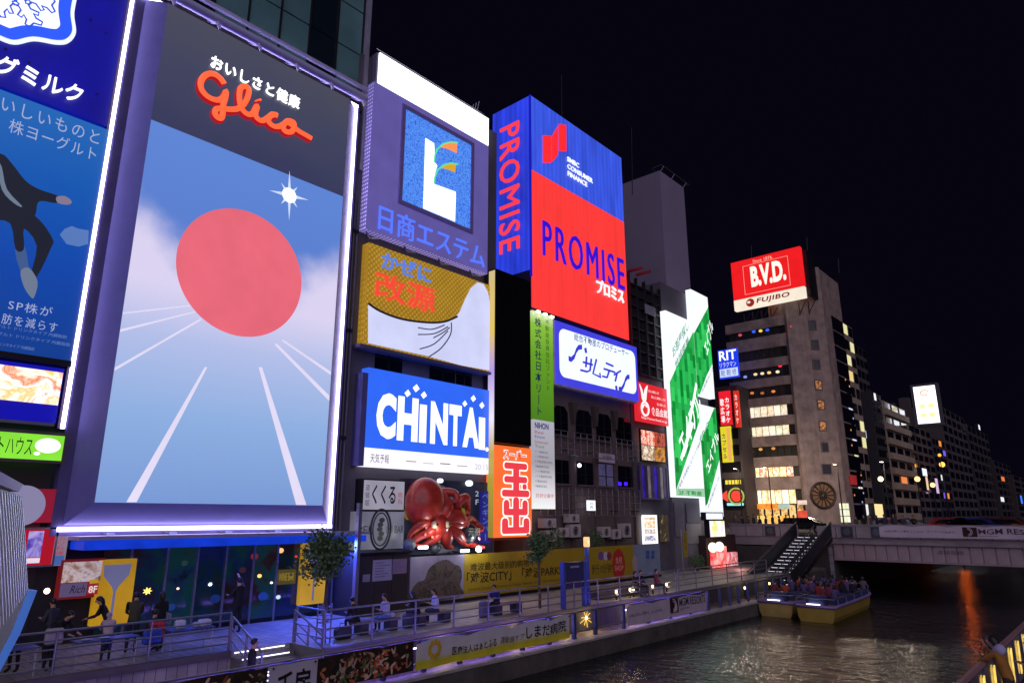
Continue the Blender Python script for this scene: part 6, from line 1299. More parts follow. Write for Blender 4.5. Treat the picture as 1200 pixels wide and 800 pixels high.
t, wp = banner('bridge_banner', 'long pale resort banner draped along the bridge parapet', FBB, FBB.px(1031, 625)[0], 4.12, -1.5, 5.0, mat('cloth_pale2', '#c0b0c0', .7, var=.08), .06, .10, 120)
ux = FBB.px(1147, 625)[0]; text(t, FBB, 'MGM RESORTS', (ux, 4.46, ux+4.3, 4.84), print_('#382c34'), bold=.012, warp=wp); text(t, FBB, 'JAPAN', (ux, 4.24, ux+1.1, 4.36), print_('#645860'), warp=wp); text(t, FBB, '大阪の新しい夢をここから、エンタメの未来を。', (FBB.px(1036, 622)[0], 4.5, FBB.px(1120, 622)[0], 4.66), print_('#4c4450'), warp=wp)
lion_logo(t, FBB, FBB.px(1128, 622)[0], 4.25, FBB.px(1145, 622)[0], 4.92, wp)
# ---------------------------------------------------------------- people
def skin_body(J, E):
    me = bpy.data.meshes.new('b'); names = list(J); idx = {n: i for i, n in enumerate(names)}
    me.from_pydata([J[n][0] for n in names], [(idx[a], idx[b]) for a, b in E], [])
    ob = bpy.data.objects.new('b', me); COL.objects.link(ob)
    md = ob.modifiers.new('s', 'SKIN'); md.use_smooth_shade = True; sv = me.skin_vertices[0].data
    for n in names: r = J[n][1]; sv[idx[n]].radius = r if isinstance(r, tuple) else (r, r)
    sv[idx['pel']].use_root = True
    sb = ob.modifiers.new('u', 'SUBSURF'); sb.levels = 1
    dg = bpy.context.evaluated_depsgraph_get(); m2 = bpy.data.meshes.new_from_object(ob.evaluated_get(dg))
    bpy.data.objects.remove(ob); bpy.data.meshes.remove(me); return m2
CLS = {}
POSES = {}
def body_mesh(pose):
    if pose in POSES: return POSES[pose]
    sit = pose.startswith('sit'); z0 = -.42 if sit else 0; V = Vector
    lean = {'lean': .5, 'bend': .8, 'sitphone': .22, 'sit': .06, 'sitlean': .4, 'elbow': .3}.get(pose, .03)
    def tor(x, y, z):                                     # lean the trunk about the hips
        dz = z-.93; return V((x, y+dz*math.sin(lean), .93+dz*math.cos(lean)+z0))
    J = {'pel': (tor(0, 0, .93), (.15, .11)), 'spi': (tor(0, 0, 1.1), (.14, .105)), 'che': (tor(0, 0, 1.28), (.165, .115)), 'nkb': (tor(0, -.01, 1.41), (.085, .07)), 'nck': (tor(0, .01, 1.49), .052), 'hed': (tor(0, .03, 1.57), (.078, .09)), 'crn': (tor(0, .025, 1.665), (.07, .08)), 'nos': (tor(0, .125, 1.565), .012)}
    E = [('pel', 'spi'), ('spi', 'che'), ('che', 'nkb'), ('nkb', 'nck'), ('nck', 'hed'), ('hed', 'crn'), ('hed', 'nos')]
    for s, sd in ((1, 'L'), (-1, 'R')):
        sh = tor(.17*s, 0, 1.375); el = tor(.225*s, -.03, 1.11); wr = tor(.235*s, .06, .88)
        if pose in ('sitphone', 'phone', 'sitlean'): el = sh+V((.05*s, .02, -.27)); wr = el+V((-.09*s, .2, .06))
        elif pose == 'sit': el = sh+V((.05*s, .03, -.26)); wr = el+V((-.06*s, .21, -.05))
        elif pose in ('lean', 'bend'): el = sh+V((.04*s, .12, -.24)); wr = el+V((-.06*s, .22, -.06))
        elif pose == 'raise' and s > 0: el = sh+V((.08, .2, .12)); wr = el+V((-.02, .16, .2))
        elif pose == 'raise': el = sh+V((-.07, .05, -.25)); wr = el+V((.04, .2, .04))
        elif pose == 'elbow': el = sh+V((.05*s, .22, -.16)); wr = el+V((-.04*s, .08, .24 if s > 0 else .1))
        d = (wr-el).normalized(); pa = wr+d*.07; side = V((s, 0, 0)); side = (side-d*side.dot(d)).normalized()
        J['sh'+sd] = (sh, .066); J['el'+sd] = (el, .046); J['wr'+sd] = (wr, .03); J['pa'+sd] = (pa, (.036, .018))
        E += [('che', 'sh'+sd), ('sh'+sd, 'el'+sd), ('el'+sd, 'wr'+sd), ('wr'+sd, 'pa'+sd)]
        for f in range(4): k1, k2 = 'f%d%s' % (f, sd), 'g%d%s' % (f, sd); b = pa+side*(.03*(f-1.5)/1.5)+d*.035; J[k1] = (b, .0095); J[k2] = (b+d*(.045 if f in (1, 2) else .035)+V((0, .008, -.012)), .0085); E += [('pa'+sd, k1), (k1, k2)]
        J['th'+sd] = (wr+d*.05-side*.045, .0105); E += [('wr'+sd, 'th'+sd)]
        hp = V((.095*s, 0, .88+z0))
        if sit: kn = V((.11*s, .43, .50)); an = V((.11*s, .40, .09)); to = V((.12*s, .55, .035))
        elif pose == 'walk': kn = V((.1*s, .1+.12*s, .5)); an = V((.1*s, .2*s-.05, .09)); to = V((.11*s, .2*s+.1, .035))
        else: kn = V((.105*s, .02, .48)); an = V((.11*s, -.03, .09)); to = V((.125*s, .12, .035))
        J['hp'+sd] = (hp, .09); J['kn'+sd] = (kn, .06); J['an'+sd] = (an, .042); J['to'+sd] = (to, .038)
        E += [('pel', 'hp'+sd), ('hp'+sd, 'kn'+sd), ('kn'+sd, 'an'+sd), ('an'+sd, 'to'+sd)]
    m = skin_body(J, E)
    cl = lambda n: 0 if n[:2] in ('hd', 'he', 'cr', 'no', 'nc', 'pa', 'th', 'f0', 'f1', 'f2', 'f3', 'g0', 'g1', 'g2', 'g3') else 3 if n[:2] in ('to', 'an') else 2 if n[:2] in ('hp', 'kn') else 1
    segs = [(J[a][0], J[b][0], cl(b), max(J[b][1] if not isinstance(J[b][1], tuple) else J[b][1][0], .02)) for a, b in E]
    mi = []
    for p in m.polygons:
        c = p.center; best = None
        for a, b, k, r in segs:
            ab = b-a; t_ = max(0, min(1, (c-a).dot(ab)/max(1e-9, ab.length_squared))); d = (c-(a+ab*t_)).length-r
            if best is None or d < best[0]: best = (d, k)
        k = best[1]
        if c.z < .9+z0 and k == 1 and abs(c.x) < .16 and not sit: k = 2
        mi.append(k)
    while len(m.materials) < 4: m.materials.append(None)
    m.polygons.foreach_set('material_index', mi); m.polygons.foreach_set('use_smooth', [True]*len(mi))
    POSES[pose] = (m, J['hed'][0].copy(), lean); return POSES[pose]
SKINS = [mat('skin_a', '#b98a70', .5, var=.08), mat('skin_b', '#a5775e', .5, var=.08)]
HAIR = mat('hair_dark', '#14100f', .45, var=.2); HAIRB = mat('hair_brown', '#30201a', .45, var=.2)
SHOE = mat('shoe', '#1c1a1c', .5)
def cloth(h): return mat('cloth_'+h, h, .8, var=.25, vs=6, bump=.15, bs=25)
def person(label, loc, face, pose, top, bottom, hair='short', group=None, scale=1., hm=None, sk=0, detail=True):
    """face: heading in degrees, 0 looks along +Y, 90 along -X"""
    m, hd, lean = body_mesh(pose); me = m.copy(); mats = [SKINS[sk], cloth(top), cloth(bottom), SHOE]
    for i in range(4): me.materials[i] = mats[i]
    t = thing('person', label, 'person', loc, group, math.radians(face)); t.scale = (scale,)*3
    b = bpy.data.objects.new('body', me); COL.objects.link(b); b.parent = t
    key = ('hair', hair, pose)
    if key not in POSES:
        mb = MB(); c = hd+Vector((0, -.012, .045)); mb.sphere((0, 0, 0), 1, 14, 10)
        vs = []
        for v in mb.v:
            p = Vector((v.x*.092, v.y*.108, v.z*.105))
            if v.y > .35 and v.z < .45: p.y *= .55
            if v.z < -.2: p.z = -.02-(abs(v.z)-.2)*(.07 if hair == 'short' else .30); p.y = min(p.y, -.01) if hair == 'short' else min(p.y, .0)-.02
            vs.append(p)
        rot = Matrix.Rotation(-lean, 4, 'X'); mb.v = [rot @ v+c for v in vs]
        o = mb.build('hair', HAIR, None, True); hmsh = o.data; bpy.data.objects.remove(o)
        e = MB(); e.sphere(hd+rot @ Vector((.032, .088, .022)), .011, 6, 4).sphere(hd+rot @ Vector((-.032, .088, .022)), .011, 6, 4); o = e.build('eyes', BLACKM, None, True); emsh = o.data; bpy.data.objects.remove(o)
        e = MB(); e.sphere(hd+rot @ Vector((0, .09, -.038)), .02, 8, 4, (1.1, .4, .3)); o = e.build('mouth', mat('lip', '#8a4a44', .5), None, True); mmsh = o.data; bpy.data.objects.remove(o)
        POSES[key] = (hmsh, emsh, mmsh)
    hmsh, emsh, mmsh = POSES[key]
    ho = bpy.data.objects.new('hair', hmsh if hm is None else hmsh.copy()); COL.objects.link(ho); ho.parent = t
    if hm: ho.data.materials[0] = hm
    if detail:
        for nm, d in (('eyes', emsh), ('mouth', mmsh)): o = bpy.data.objects.new(nm, d); COL.objects.link(o); o.parent = b
    return t
def at_(x, y, Z=ZU): return G(x, y, Z)
GT = 'people at the outdoor tables'
person('man in black jacket and white shirt seated at the left end of the tables', (-23.3, 5.15, ZU), -75, 'sit', '#17171c', '#20222c', group=GT)
person('person in a brown top standing behind the seated man at the left', (-24.3, 5.7, ZU), -120, 'stand', '#4a3028', '#2a2838', group=GT, sk=1)
person('dark haired person in black bending over the tables', (-22.6, 6.6, ZU), -60, 'bend', '#141318', '#1c1c24', group=GT)
person('woman with black hair standing beside the yellow wine glass sign', (-24.1, 8.5, ZU), 150, 'lean', '#141216', '#24283c', 'long', GT)
person('broad person in an olive jacket with back to the river', (-23.5, 9.0, ZU), 70, 'lean', '#3c3a2a', '#20222c', group=GT, scale=1.05)
person('child in a pale hooded top leaning on the middle table', (-22.6, 8.0, ZU), 75, 'bend', '#b8a0ac', '#384070', group=GT, scale=.85, hm=mat('hood_pale', '#b8a8bc', .8))
person('person wearing a red backpack at the table edge', (-22.75, 9.3, ZU), 60, 'sit', '#30283c', '#2c304c', group=GT)
person('seated woman in a pale blue top by the white boxes', (-24.0, 10.2, ZU), -150, 'sitphone', '#8c94b4', '#343a54', 'long', GT)
person('person in dark clothes squatting low at the near left of the railing', (-22.5, 4.5, ZU), -40, 'sit', '#20202c', '#202430', group=GT)
person('tall person in a grey coat among the people left of the yellow sign', (-23.9, 6.9, ZU), 120, 'phone', '#3a3c48', '#1c1e28', group=GT)
person('person in a black puffer standing behind the red backpack', (-23.4, 9.75, ZU), 100, 'phone', '#101015', '#1a1c26', 'long', GT)
person('woman with brown hair in dark purple at the left table', (-23.0, 5.9, ZU), -140, 'lean', '#2a2038', '#1e2030', 'long', GT, hm=HAIRB)
person('man in dark clothes standing with one arm raised, right of the tables', at_(276, 742), 100, 'raise', '#14161e', '#151821', scale=1.1)
person('dark haired man in black walking up from the lit steps', Vector((*G(297, 749, 2.36).xy, ZB)), -15, 'walk', '#121116', '#1c1e28', scale=1.02)
def bench(label, y0, y1, x=-21.1):
    t = thing('bench', label, 'bench', (x, (y0+y1)/2, ZU), 'promenade benches'); BM = mat('bench_wood', '#5a4a44', .6, var=.3, vs=3)
    for k in range(3): MB().cbox(x-.25+k*.17, x-.25+k*.17+.155, y0, y1, ZU+.37, ZU+.43, .01).build('slat', BM, t)
    for y in (y0+.2, y1-.45): MB().cbox(x-.2, x+.22, y, y+.35, ZU, ZU+.365, .015).build('leg', mat('bench_leg', '#3a3640', .6), t)
bench('wooden bench with the man in white, nearest of the benches', 15.35, 17.3); bench('wooden bench with the woman in white, second of the benches', 18.0, 19.95); bench('wooden bench with the person in dark blue, third of the benches', 22.1, 24.0, -20.9)
person('man in a white top and blue trousers sitting on the nearest bench', (-21.1, 16.85, ZU), 178, 'sitphone', '#b4b4c8', '#5a78c8')
person('person in black hunched on the left end of the nearest bench', (-21.1, 15.5, ZU), 95, 'sitlean', '#15141a', '#17161c')
person('woman with black hair in a white top on the second bench', (-21.1, 19.3, ZU), 160, 'sitphone', '#c0c0d4', '#2c3450', 'long')
person('person in black on the left end of the second bench', (-21.1, 18.3, ZU), 100, 'sitlean', '#141318', '#181820', 'long')
person('person in dark blue looking down on the third bench', (-20.9, 22.5, ZU), 200, 'sitlean', '#1e2858', '#1a1e34')
person('person in black crouched over a phone beyond the notice board', at_(742, 699), -70, 'sitphone', '#121116', '#16161c', 'long', scale=1.)
person('second person in dark clothes beside the crouched one', at_(751, 698), -100, 'sit', '#1c1a20', '#1c1c24')
person('person in a red top sitting on the promenade edge', at_(769, 696), -60, 'sit', '#7c2430', '#22222c')
lg = thing('low_seat', 'long low dark seat under the group beyond the notice board', 'seat', at_(752, 698)); MB().cbox(-21.2, -20.6, 29.6, 34.2, ZU, ZU+.42, .02).build('seat', CONCD, lg)
def bag(name, label, cat, loc, size, h, handle=True):
    t = thing(name, label, cat, loc); x, y, z = loc; a, b, c = size
    MB().cbox(x-a/2, x+a/2, y-b/2, y+b/2, z, z+c, min(size)*.22).build('body', mat('bag_'+h, h, .6, var=.2, vs=5), t)
    if handle: MB().tube([(x, y-b*.25, z+c-.02), (x, y-b*.2, z+c+.12), (x, y+b*.2, z+c+.12), (x, y+b*.25, z+c-.02)], .015, 6).build('handle', BLACKM, t)
bag('suitcase', 'grey suitcase standing left of the third bench', 'suitcase', (-20.8, 21.6, ZU), (.26, .4, .62), '#5a5870'); bag('suitcase', 'dark suitcase between the first and second bench', 'suitcase', (-21.0, 17.75, ZU), (.26, .4, .5), '#3a3c52'); bag('duffel_bag', 'dark duffel bag at the left end of the nearest bench', 'bag', (-20.8, 14.75, ZU), (.35, .6, .38), '#34344a')
bag('drink_carrier', 'small white carrier bag on the nearest bench', 'bag', (-21.1, 17.1, ZU+.43), (.14, .16, .15), '#b8b8c8', False)
# tables, boxes, bags at the left
def table(label, x0, x1, y0, y1):
    t = thing('folding_table', label, 'table', ((x0+x1)/2, (y0+y1)/2, ZU), 'folding tables')
    MB().cbox(x0, x1, y0, y1, ZU+.68, ZU+.72, .01).build('top', mat('table_top', '#4a5aa0', .4, var=.15), t)
    for (x, y) in ((x0+.06, y0+.06), (x1-.06, y0+.06), (x1-.06, y1-.06), (x0+.06, y1-.06)): MB().bar((x, y, ZU), (x, y, ZU+.68), .02, 6).build('leg', mat('leg_white', '#c0c0cc', .4, .5), t)
    for y in (y0+.06, y1-.06): MB().bar((x1-.06, y, ZU+.35), (x1-.4, y, ZU+.67), .012, 5).build('brace', MC['leg_white'], t)
table('folding table with white boxes and bags at the right end', -22.6, -21.95, 9.5, 10.85); table('middle folding table behind the railing', -22.45, -21.85, 7.0, 8.6); table('folding table at the left end near the white louvres', -22.7, -22.0, 4.6, 6.2)
for i, (y, s, h, l) in enumerate(((10.6, (.28, .36, .2), '#c8c8dc', 'white carton at the right end of the table'), (10.35, (.2, .2, .14), '#b0b0c8', 'small white carton beside the larger one'))): bag('carton', l, 'box', (-22.2, y, ZU+.72), s, h, False)
bag('shopping_bag', 'crumpled white shopping bag on the right table', 'bag', (-22.2, 9.85, ZU+.72), (.22, .3, .26), '#c8cce8'); bag('shopping_bag', 'blue and white shopping bag hanging by the railing', 'bag', (-21.9, 8.95, ZU+.45), (.2, .5, .36), '#2c50c0'); bag('backpack', 'bright red backpack at the table edge', 'backpack', (-22.25, 9.2, ZU+.5), (.26, .4, .5), '#b82c34')
bag('paper_bag', 'white patterned paper bag beside the bending person', 'bag', (-22.1, 6.5, ZU+.72), (.2, .42, .4), '#a89ca8'); bag('paper_bag', 'small white paper bag at the left table', 'bag', (-22.4, 5.0, ZU+.72), (.2, .3, .2), '#b0b0c4', False)
for k, y in enumerate((7.3, 7.75)): t = thing('food_tray', ('nearer' if k == 0 else 'farther')+' pale food tray on the middle table', 'tray', (-22.1, y, ZU+.72)); MB().lathe((-22.1, y, ZU+.72), [(.1, 0), (.15, .03), (.14, .035)], 16).build('plate', mat('tray', '#a8acd0', .4), t, True)
st_ = thing('menu_stand', 'narrow lit menu stand with red and yellow pages by the louvres', 'menu stand', at_(39, 745)); q = at_(39, 745); MB().box(q.x-.04, q.x, q.y-.16, q.y+.16, ZU+.2, ZU+1.65).build('board', photo('menu_stand', ['#c02020', '#f0d880', '#f8f0d0', '#308040', '#d84830'], 6, .8), st_); MB().bar((q.x-.1, q.y, ZU), (q.x-.03, q.y, ZU+1.2), .02).build('leg', DARKM, st_)
ic = at_(70, 738); sb_ = at_(81, 736)
sfb = thing('cone_figure', 'tall brown cone shaped figure before the price poster', 'figure', ic); MB().lathe(ic, [(.12, 0), (.15, .1), (.13, .5), (.08, .75), (.14, .9), (.17, 1.35), (.1, 1.9), (.03, 2.2)], 14).build('cone', mat('cone_brown', '#8a5a34', .6, var=.35, vs=4), sfb, True); MB().lathe(ic, [(.2, -.0), (.2, .03)], 14).build('base', DARKM, sfb)
sfc = thing('blue_board', 'slim pale blue upright board beside the cone figure', 'board', sb_); fbb = FX(sb_.x); MB().prism(fbb, [(sb_.y-.12, ZU), (sb_.y+.14, ZU), (sb_.y+.24, 3.6), (sb_.y+.14, 4.0), (sb_.y+.02, 3.7)], -.06, 0).build('board', mat('surf_blue', '#6a90c8', .4, var=.3), sfc); MB().prism(fbb, [(sb_.y-.02, ZU+.2), (sb_.y+.06, ZU+.2), (sb_.y+.16, 3.4), (sb_.y+.1, 3.4)], .001, .01).build('stripe', print_('#c8c8a0'), sfc)
dl = thing('doorway_lamp', 'small warm lamp at the dark doorway on the left', 'lamp', F26.P(*F26.px(55, 692))); MB().sphere(F26.P(*F26.px(55, 692)), .09, 8, 6).build('bulb', emi('doorlamp', '#ffd8b0', 4, var=0), dl, True); MB().bar(F26.P(*F26.px(55, 692)), F26.P(*F26.px(55, 692), -.7), .02).build('arm', DARKM, dl)
# ---------------------------------------------------------------- trees
def tree(label, loc, zt, zc, r, seed, leaf, n=1500):
    R_ = random.Random(seed); t = thing('young_tree', label, 'tree', loc, 'young promenade trees'); L = Vector(loc); tr_ = MB()
    tr_.tube([L+Vector((.03*math.sin(i*1.3), .03*math.cos(i*1.7), (zt-L.z)*i/6)) for i in range(7)], 1, 8, taper=[.07-.006*i for i in range(7)])
    tips = []
    for k in range(11):
        a = R_.uniform(0, 6.28); e = R_.uniform(.2, 1.2); b = L+Vector((0, 0, (zt-L.z)*R_.uniform(.72, 1))); l_ = r*R_.uniform(.6, 1.15); c = b+Vector((math.cos(a)*math.cos(e), math.sin(a)*math.cos(e), math.sin(e)+.15))*l_
        tr_.tube([b, (b+c)/2+Vector((0, 0, .08)), c], 1, 5, taper=[.025, .016, .008]); tips.append(c); tips.append((b+c)/2)
    tr_.build('trunk', mat('bark', '#54463c', .9, var=.35, vs=6, bump=.5, bs=20), t, True); lv = MB()
    for i in range(n):
        c = R_.choice(tips)+Vector((R_.gauss(0, 1), R_.gauss(0, 1), R_.gauss(0, .9)))*r*.27; d = Vector((R_.gauss(0, 1), R_.gauss(0, 1), R_.gauss(-.3, .7))).normalized(); s = d.orthogonal().normalized()*R_.uniform(.03, .055); q = R_.uniform(.09, .17)
        lv.add([c, c+d*q*.5+s, c+d*q, c+d*q*.5-s], [(0, 1, 2, 3)])
    lv.build('crown', leaf, t)
LEAF = mat('leaf', '#4c6a3a', .5, var=.5, vs=3)
tree('young street tree with blue lit leaves at the railing corner', (-20.75, 13.95, ZU), 4.5, 4.6, .66, 3, LEAF, 3000); tree('slim young tree between the third bench and notice board', (-20.9, 25.35, ZU), 4.5, 5.0, .42, 5, LEAF, 1500); 
gd = thing('tree_guard', 'square steel guard round the foot of the blue lit tree', 'tree guard', (-20.75, 13.95, ZU))
for k in range(5): MB().frame(FZ(ZU+.12+k*.24), -20.9, 13.8, -20.6, 14.1, .025, 0, .03).build('hoop', STEEL, gd)
for (x, y) in ((-20.91, 13.79), (-20.59, 13.79), (-20.59, 14.11), (-20.91, 14.11)): MB().bar((x, y, ZU), (x, y, ZU+1.2), .025, 6).build('post', STEEL, gd)
def bush(label, loc, r, h, seed, n=500):
    R_ = random.Random(seed); t = thing('potted_shrub', label, 'shrub', loc); L = Vector(loc); MB().lathe(L, [(.16, 0), (.22, .35), (.2, .36)], 12).build('pot', mat('pot', '#4a4244', .7), t, True); lv = MB()
    for i in range(n):
        a = R_.uniform(0, 6.28); q = r*math.sqrt(R_.random()); c = L+Vector((q*math.cos(a), q*math.sin(a), .36+R_.random()*h*(1-.5*q/r))); d = Vector((R_.gauss(0, 1), R_.gauss(0, 1), R_.gauss(.3, .7))).normalized(); s = d.orthogonal().normalized()*.03; lv.add([c, c+d*.06+s, c+d*.13, c+d*.06-s], [(0, 1, 2, 3)])
    lv.build('foliage', LEAF, t)
bush('leafy shrub on the ledge under the orange sign', (-26.1, 33.0, 3.5), .7, 1.5, 8); bush('small shrub on the ledge under the topmost cooling unit', (-26.15, 37.2, 3.5), .6, 1.3, 9); bush('low shrub beside the grey doorway below the green sign', (-25.9, 50.4, ZU), .6, 1.2, 10)
# ---------------------------------------------------------------- notice board, lantern post, small lights
nb_ = thing('notice_board', 'dark notice board between two blue posts on the promenade', 'notice board', (-19.9, 26.5, ZU)); NBL = mat('nb_blue', '#3c4c9c', .4, .2, var=.15)
for y in (25.85, 27.45): MB().cbox(-20.02, -19.82, y-.1, y+.1, ZU, ZU+2.0, .02).build('post', NBL, nb_)
MB().cbox(-19.97, -19.87, 25.95, 27.35, ZU+.85, ZU+1.98, .015).build('board', mat('nb_dark', '#2a2c50', .35, var=.1), nb_); MB().box(-19.868, -19.86, 26.35, 27.0, ZU+1.72, ZU+1.8).build('title_strip', print_('#8088a0'), nb_)
lp2 = thing('lantern_post', 'blue post with a glowing orange cylindrical lantern', 'lamp post', (-20.0, 27.85, ZU)); MB().cbox(-20.09, -19.91, 27.76, 27.94, ZU, 4.25, .02).build('post', NBL, lp2); MB().lathe((-20, 27.85, 4.25), [(.13, 0), (.15, .04), (.15, .42), (.12, .46)], 16).build('lantern', emi('lantern_or', '#ffae78', 1.5, var=.15, vs=4), lp2, True); MB().lathe((-20, 27.85, 4.71), [(.16, 0), (.16, .03), (.03, .07)], 16).build('cap', DARKM, lp2, True)
lamp('lantern_light', (-19.6, 27.85, 4.5), 25, (1, .66, .4), .15, lp2)
def bollard(label, loc, h=.5, col='#ffd8a0', k=6, p=7):
    t = thing('bollard_light', label, 'bollard light', loc, 'small warm lights along the boardwalk'); x, y, z = loc; MB().lathe(loc, [(.05, 0), (.05, h-.14)], 10).build('post', DARKM, t, True); MB().lathe((x, y, z+h-.14), [(.045, 0), (.05, .02), (.05, .12), (.04, .14)], 10).build('lens', emi('bollard_'+col, col, k, var=0), t, True)
    lamp('bollard_glow', (x+.16, y, z+h), p, (1, .75, .5), .08, t)
for (q, Z, l) in (((730, 703), ZU, 'small round warm light nearest the notice board'), ((753, 701), ZU, 'small warm light in front of the crouched group'), ((787, 703), ZU, 'bright upright warm light near the pale banner'), ((850, 700), ZB, 'warm upright light right of the pale banner'), ((833, 697), ZU, 'warm light seen over the end of the pale banner'), ((878, 694), ZB, 'warm upright light before the bridge stairs'), ((807, 699), ZU, 'dim warm light behind the resort lettering')):
    g = G(*q, Z); bollard(l, (min(g.x, -20.1) if Z == ZU else -19.2, g.y, Z), .45 if Z == ZU else .75)
for (y, z, l) in ((25.2, 1.15, 'round warm light in the dark step wall by the hospital banner'), (27.0, 1.2, 'golden patterned light in the step wall between the banners'), (22.0, 1.2, 'round light in the step wall behind the hospital banner'), (30.5, 1.2, 'round light in the step wall behind the resort banner'), (18.0, 1.2, 'round light in the step wall below the second bench')):
    t = thing('wall_light', l, 'wall light', (XE+.06, y, z), 'lights in the step wall'); MB().lathe((0, 0, 0), [(.08, 0), (.08, .03)], 12).build('x', DARKM).name = 'tmp'; bpy.data.objects.remove(bpy.data.objects['tmp'])
    f = FX(XE+.05); MB().prism(f, circ((y, z), .1, 16), 0, .03).build('rim', STEEL, t); MB().prism(f, circ((y, z), .075, 16), .031, .045).build('lens', emi('walllens', '#ffdc98', 6, var=0), t); lamp('wall_glow', (XE+.3, y, z), 14, (1, .72, .42), .08, t)
    if 'golden' in l:
        for k in range(9): a = k*.7; MB().bar(f.P(y+.1*math.cos(a), z+.1*math.sin(a), .03), f.P(y+(.3+.1*(k % 3))*math.cos(a), z-.05+(.28+.08*(k % 2))*math.sin(a), .03), .018, 5).build('golden_ray', lit('#f0c050', 1.4), t)
# ---------------------------------------------------------------- boats
def boat(label, x, y, rz, crew, hullc):
    t = thing('tour_boat', label, 'boat', (x, y, 0), 'open tour boats', rz); L, Wd = 10.5, 2.2; secs = []
    for i in range(13):
        f = i/12; w = Wd/2*(1-max(0, (f-.72)/.28)**2*.75)*(1-.08*(1-f)); sh = .78+.22*max(0, f-.6); secs.append([(-w*.72, -.25), (-w*.94, .25), (-w, sh), (w, sh), (w*.94, .25), (w*.72, -.25)]); 
    hb = MB(); n = 6
    vs = [Vector((p[0], -L/2+L*i/12, p[1])) for i, s in enumerate(secs) for p in s]; fs = []
    for i in range(12):
        for j in range(n): a = i*n+j; b = i*n+(j+1) % n; fs.append((a, b, b+n, a+n))
    fs += [tuple(range(n-1, -1, -1)), tuple(12*n+j for j in range(n))]; hb.v = vs; hb.f = fs
    def loc(mb, nm, m, par=t, sm=False):
        me = bpy.data.meshes.new(nm); me.from_pydata(mb.v, [], mb.f); me.materials.append(m); me.update()
        if sm: me.polygons.foreach_set('use_smooth', [True]*len(me.polygons))
        o = bpy.data.objects.new(nm, me); COL.objects.link(o); o.parent = par; return o
    loc(hb, 'hull', mat('hull_'+hullc, hullc, .4, var=.2))
    g = []
    for i in range(13): s = secs[i]; g.append((s[2][0], -L/2+L*i/12, s[2][1]+.03))
    for i in range(12, -1, -1): s = secs[i]; g.append((s[3][0], -L/2+L*i/12, s[2][1]+.03))
    loc(MB().tube(g, .09, 8, True), 'gunwale', mat('gunwale', '#8a78b4', .4, var=.2), sm=True); loc(MB().tube([(a*.98, b, c+.42) for a, b, c in g], .03, 6, True), 'hand_rail', STEEL, sm=True)
    for i in range(0, len(g), 2): a, b, c = g[i]; loc(MB().bar((a, b, c), (a*.98, b, c+.42), .02, 5), 'stanchion', STEEL)
    for i in range(6): y0 = -3.6+i*1.4; loc(MB().box(-.95, .95, y0, y0+.4, .79, 1.08), 'seat', mat('boat_seat', '#303a70', .5))
    loc(MB().cbox(-.5, .5, -4.9, -4.3, .79, 1.35, .08), 'console', mat('console', '#2a3060', .4)); loc(MB().box(-.5, .2, -5.1, -4.98, .84, .92), 'stern_light', emi('stern', '#f4f6ff', 4, var=0))
    cz, sz_ = math.cos(rz), math.sin(rz); R_ = random.Random(crew)
    rows = ['stern row', 'row behind the helm', 'middle row', 'row past the middle', 'row behind the bow', 'bow row']
    for i in range(6):
        for sx_ in (-.62, 0, .62):
            if R_.random() < .3: continue
            lx, ly = sx_, -3.5+i*1.4; p = Vector((x+lx*cz-ly*sz_, y+lx*sz_+ly*cz, .66)); cn_ = R_.choice(['#8c3428', '#a8482c', '#302c50', '#544878', '#1c1c24', '#6a5c70', '#7a2c3c'])
            person('%s clad passenger %s, %s, boat %s' % ({'#8c3428': 'brick-red', '#a8482c': 'orange', '#302c50': 'navy', '#544878': 'purple', '#1c1c24': 'black', '#6a5c70': 'mauve', '#7a2c3c': 'crimson'}[cn_], {-.62: 'by the quayside rail', 0: 'on the centre seat', .62: 'by the outer rail'}[sx_], rows[i], 'in midstream' if crew == 1 else 'close to the quay'), p, math.degrees(rz)+R_.uniform(-25, 25), 'sit', cn_, '#20222c', R_.choice(['short', 'long']), 'boat passengers', .95, detail=False)
boat('yellow hulled open tour boat nearer the middle of the river', -14.55, 46.6, math.radians(3), 1, '#a08a38'); boat('yellow hulled open tour boat close to the quay', -16.75, 47.2, math.radians(0), 2, '#b09a58')
# ---------------------------------------------------------------- life on the bridge
R_ = random.Random(5); cols_ = ['#15151a', '#20202a', '#3a3440', '#5a4c48', '#2a3048', '#6c6468', '#402830']
spots = [862, 870, 877, 883, 890, 897, 905, 913, 921, 930, 1003, 1012, 1020, 1027, 1036, 1047, 1058, 1070]
adj = ['tall', 'stooping', 'slim', 'broad', 'hurrying', 'waiting']
for i, x in enumerate(spots):
    yy = 61.6+R_.random()*1.2; xx = FY(yy).px(x, 606)[0]; c = R_.choice(cols_)
    person('pedestrian number %d from the left looking over the bridge parapet' % (i+1) if False else 'dark clothed pedestrian on the far bridge, %s of the row from the left' % ('first second third fourth fifth sixth seventh eighth ninth tenth eleventh twelfth thirteenth fourteenth fifteenth sixteenth seventeenth eighteenth'.split()[i]), (xx, yy, ZR), R_.choice([90, -90, 180, 150]), R_.choice(['stand', 'walk', 'phone']), c, '#1a1a20', R_.choice(['short', 'long']), 'pedestrians on the far bridge', R_.uniform(.94, 1.06), detail=False)
